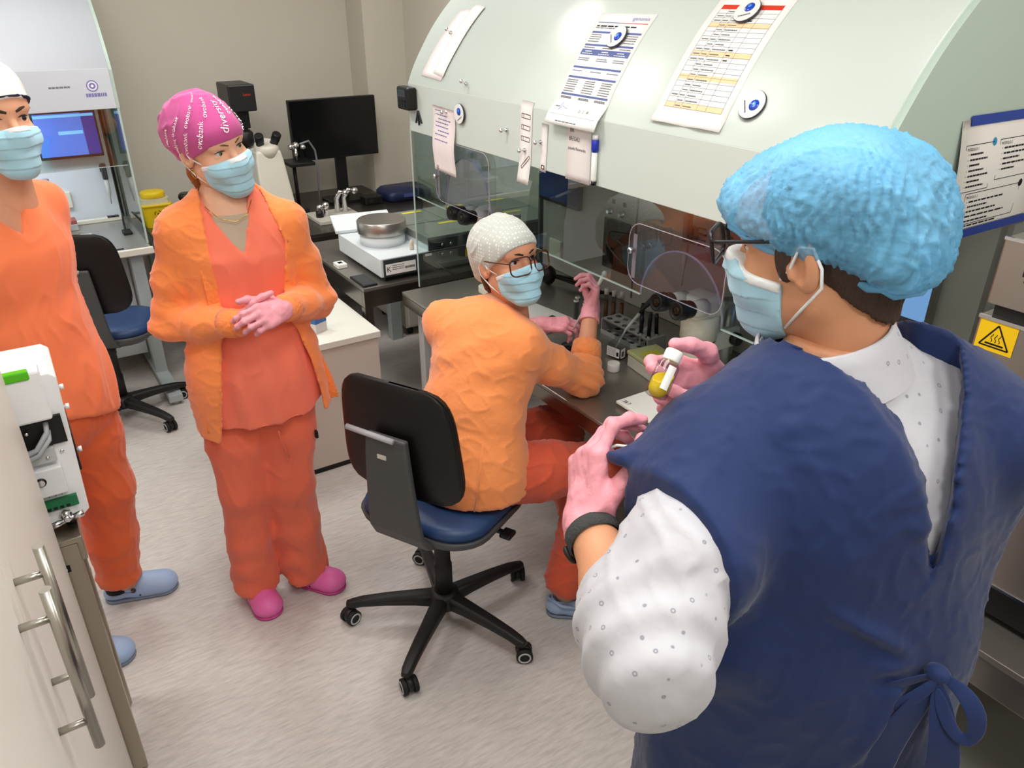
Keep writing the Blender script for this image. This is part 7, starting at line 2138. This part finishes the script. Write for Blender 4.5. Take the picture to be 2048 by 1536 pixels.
# trousers and shoes below the gown
F = Field((.62, .36, .03), (1.12, .68, .95), 0.010)
for H_, K_, A_ in ((LHi, V(.76, .56, .48), V(.755, .53, .07)), (RHi, V(.965, .50, .48), V(.97, .455, .07))):
    F.chain([H_, K_, A_], [.112, .088, .072], .04)
build_sdf(F, 'trousers', cloth('dark_denim', (38, 42, 56), bump=.3), PI_, 1)
SHO = mat('shoe_dark_blue', (52, 58, 76), .5)
clog('shoe', (.735, .475), (.80, .725), SHO, PI_, False)
clog('shoe', (.95, .40), (1.03, .645), SHO, PI_, False)
# gloves
prL, tL = hand_prims(LWi, nrm(V(.30, .42, .80)), nrm(V(-.90, .15, .10)), 1, [(.45, .75, .4), (.65, .85, .5), (.75, .9, .5), (.8, .95, .6)], .05, [(.55, .75, -.45), (.1, .9, -.45), (-.15, .95, -.35)], 1.05)
glove('glove', prL, None, LWi, PI_, cuff=(LWi, LWi - dF * .022, .034))
vTop, vBot = V(.688, .662, 1.528), V(.655, .653, 1.486)
prR, tR = hand_prims(RWi, nrm(V(-.72, .25, .20)), nrm(V(.62, .72, -.10)), -1, [(.35, .9, .9), (.9, 1.2, .7), (1.0, 1.3, .8), (1.05, 1.3, .8)], .03, [(.75, .65, -.25), (.25, .95, -.15), (-.05, .95, -.10)], 1.02)
glove('glove', prR, None, RWi, PI_, cuff=(RWi, RWi - nrm(RWi - REi) * .03, .034))
# fitness band on the left wrist
wb = LWi - dF * .030
MB().lathe([(.0355, -.011), (.0385, -.010), (.0385, .010), (.0355, .011), (.034, .0), (.0355, -.011)], wb, dF, 32, False).build('fitness_band', mat('band_grey', (58, 60, 60), .8, bump=(300, .4)), PI_)
bx_, by_, _ = frame(tuple(dF))
vs = []; fs = []
for i in range(9):
    a = None
band_o = [o for o in PI_.children if o.name.startswith('fitness_band')][0]
cd = nrm(V(.84, -.50, -.1) - dF * float(np.dot(V(.84, -.50, -.1), dF))); ce = np.cross(dF, cd)
for i in range(9):
    a = -.35 + .7 * i / 8
    for r in (.0380, .0394):
        for h in (-.0095, .0095):
            vs.append(wb + (cd * math.cos(a) + ce * math.sin(a)) * r + dF * h)
for i in range(8):
    a = i * 4
    fs += [(a + 2, a + 3, a + 7, a + 6), (a, a + 4, a + 5, a + 1), (a, a + 2, a + 6, a + 4), (a + 1, a + 5, a + 7, a + 3)]
MB().add(vs, fs, True).build('orange_clasp', mat('clasp_orange', (226, 146, 20), .4), band_o)
cd2 = nrm(V(-.8, -.1, -.6) - dF * float(np.dot(V(-.8, -.1, -.6), dF)))
MB().lathe([(.013, 0), (.014, .004), (.012, .007)], wb + cd2 * .037, cd2, 16).build('sensor_case', BLACK, band_o)
# thin stripper pipette between the left fingers
pp = np.mean([prL[4][1], prL[-2][1]], 0)
t = thing('glass_pipette', 'thin white pipette between the instructor\'s left fingers', 'pipette', tuple(pp))
MB().tube([pp - V(.02, -.015, .012) * .8, pp, pp + V(.05, -.035, -.005)], [.0022, .0022, .0012], 8).build('stem', WHITE, t)
MB().ell(tuple(pp - V(.02, -.015, .012) * .8), (.0035, .0035, .0035), 10, 6).build('end', WHITE, t)
# yellow vial in the right hand
t = thing('sample_vial', 'glass vial of yellow liquid with a white cap in the raised glove', 'vial', tuple(vBot))
axv = nrm(vTop - vBot); Lv = .062
b0 = vBot - axv * .014
MB().lathe([(.010, .0), (.0145, .002), (.0155, .006), (.0155, .046), (.011, .052), (.010, .056)], b0, axv, 28).build('glass', CLEARP, t)
# liquid filled to a level surface
F = Field(b0 - .03, b0 + .09, .0016)
F.cone(b0 + axv * .0135, b0 + axv * .038, .0135, .0135, .0)
F.half(b0 + axv * .030, (0, 0, 1))
build_sdf(F, 'yellow_liquid', mat('yellow_fluid', (255, 212, 24), .08, spec=.6, alpha=.85), t, 1)
MB().lathe([(.0115, .052), (.012, .054), (.012, .066), (.0105, .068)], b0, axv, 24).build('cap', WHITE, t)
u_, v_, _ = frame(tuple(axv))
tc_ = nrm(-nI - axv * float(np.dot(-nI, axv))); td_ = np.cross(axv, tc_)
vs = []; fs = []
for i in range(7):
    a = .15 + .9 * i / 6 * .8
    for h in (.012, .045):
        vs.append(b0 + axv * h + (tc_ * math.cos(a) + td_ * math.sin(a)) * .0159)
for i in range(6):
    fs.append((2 * i, 2 * i + 2, 2 * i + 3, 2 * i + 1))
MB().add(vs, fs, True).build('label', WHITE, t)
# bouffant hair net
F = Field((-.15, -.20, -.14), (.15, .16, .20), .0036)
F.ell((0, -.026, .054), (.097, .122, .090), k=0)
F.ell((0, -.105, .000), (.080, .048, .062), k=.04)
F.ell((0, .070, .058), (.068, .046, .044), k=.04)
F.half((0, .105, .046), (0, .088, -.20))
NET = mat('hair_net_blue', (112, 184, 226), .5, spec=.35, var=(16, .12, (1, .35, 1)), bump=(60, .35, (1, .3, 1)), alpha=.66)
def foldN(p):
    q = (p - V(0, -.03, .05)); az = np.arctan2(q[:, 0], q[:, 1]); el = np.arctan2(q[:, 2], np.hypot(q[:, 0], q[:, 1]))
    st = np.stack([az * .10, el * .10, np.zeros(len(p))], 1)
    low = np.exp(-((p[:, 2] - (.046 + (p[:, 1] - .105) * .44)) / .016) ** 2)
    top = np.clip(1.35 - el, 0, 1)
    wv = az * 26 + 2.2 * wobble(p, 38, 131) + 1.2 * wobble(p, 90, 132)
    pleat = (1 - np.abs(np.sin(wv))) ** 1.5
    return 0.0048 * pleat * top * (1 - .5 * low) + 0.0030 * creases(st + p * .30, 110, 121, (1.6, .9, 1), 2) * (1 - low) + 0.0022 * wobble(p, 60, 123) - 0.004 * low
v, q = F.mesh(); v = smooth_mesh(v, q, 1); v = v + normals(v, q) * foldN(v)[:, None]
net = link_mesh('hair_net', np_mesh('hair_net', hI.w(v), q, ORIG[PI_.name]), NET, PI_)
net['label'] = 'light blue crinkled bouffant hair net'
# elastic rim following the net's open edge
dz = v[:, 2] - (.046 + (v[:, 1] - .105) * .44)
sel = v[np.abs(dz) < .007]; azs = np.arctan2(sel[:, 0], sel[:, 1] + .02); rad = np.hypot(sel[:, 0], sel[:, 1] + .02)
rim = []
for i in range(49):
    a = -math.pi + 2 * math.pi * i / 48
    w_ = np.abs(np.angle(np.exp(1j * (azs - a)))) < .16
    r_ = float(np.percentile(rad[w_], 85)) if w_.any() else .1
    rim.append((r_ * math.sin(a), -.02 + r_ * math.cos(a)))
rim = [((rim[(k - 1) % 48][0] + 2 * rim[k % 48][0] + rim[(k + 1) % 48][0]) / 4, (rim[(k - 1) % 48][1] + 2 * rim[k % 48][1] + rim[(k + 1) % 48][1]) / 4) for k in range(49)]
rim = [(x, y, .047 + (y - .105) * .44 + .0015 * math.sin(k * 2.9)) for k, (x, y) in enumerate(rim)]
hI.mb(lambda b: b.tube(rim, [.0045 + .0018 * math.sin(k * 2.2) for k in range(49)], 7, False)).build('elastic_rim', NET, net)
glasses(hI, PI_, mat('frame_black', (20, 22, 26), .3), .032, .021, .128, .016, .0029, label='black framed glasses with grey temples')
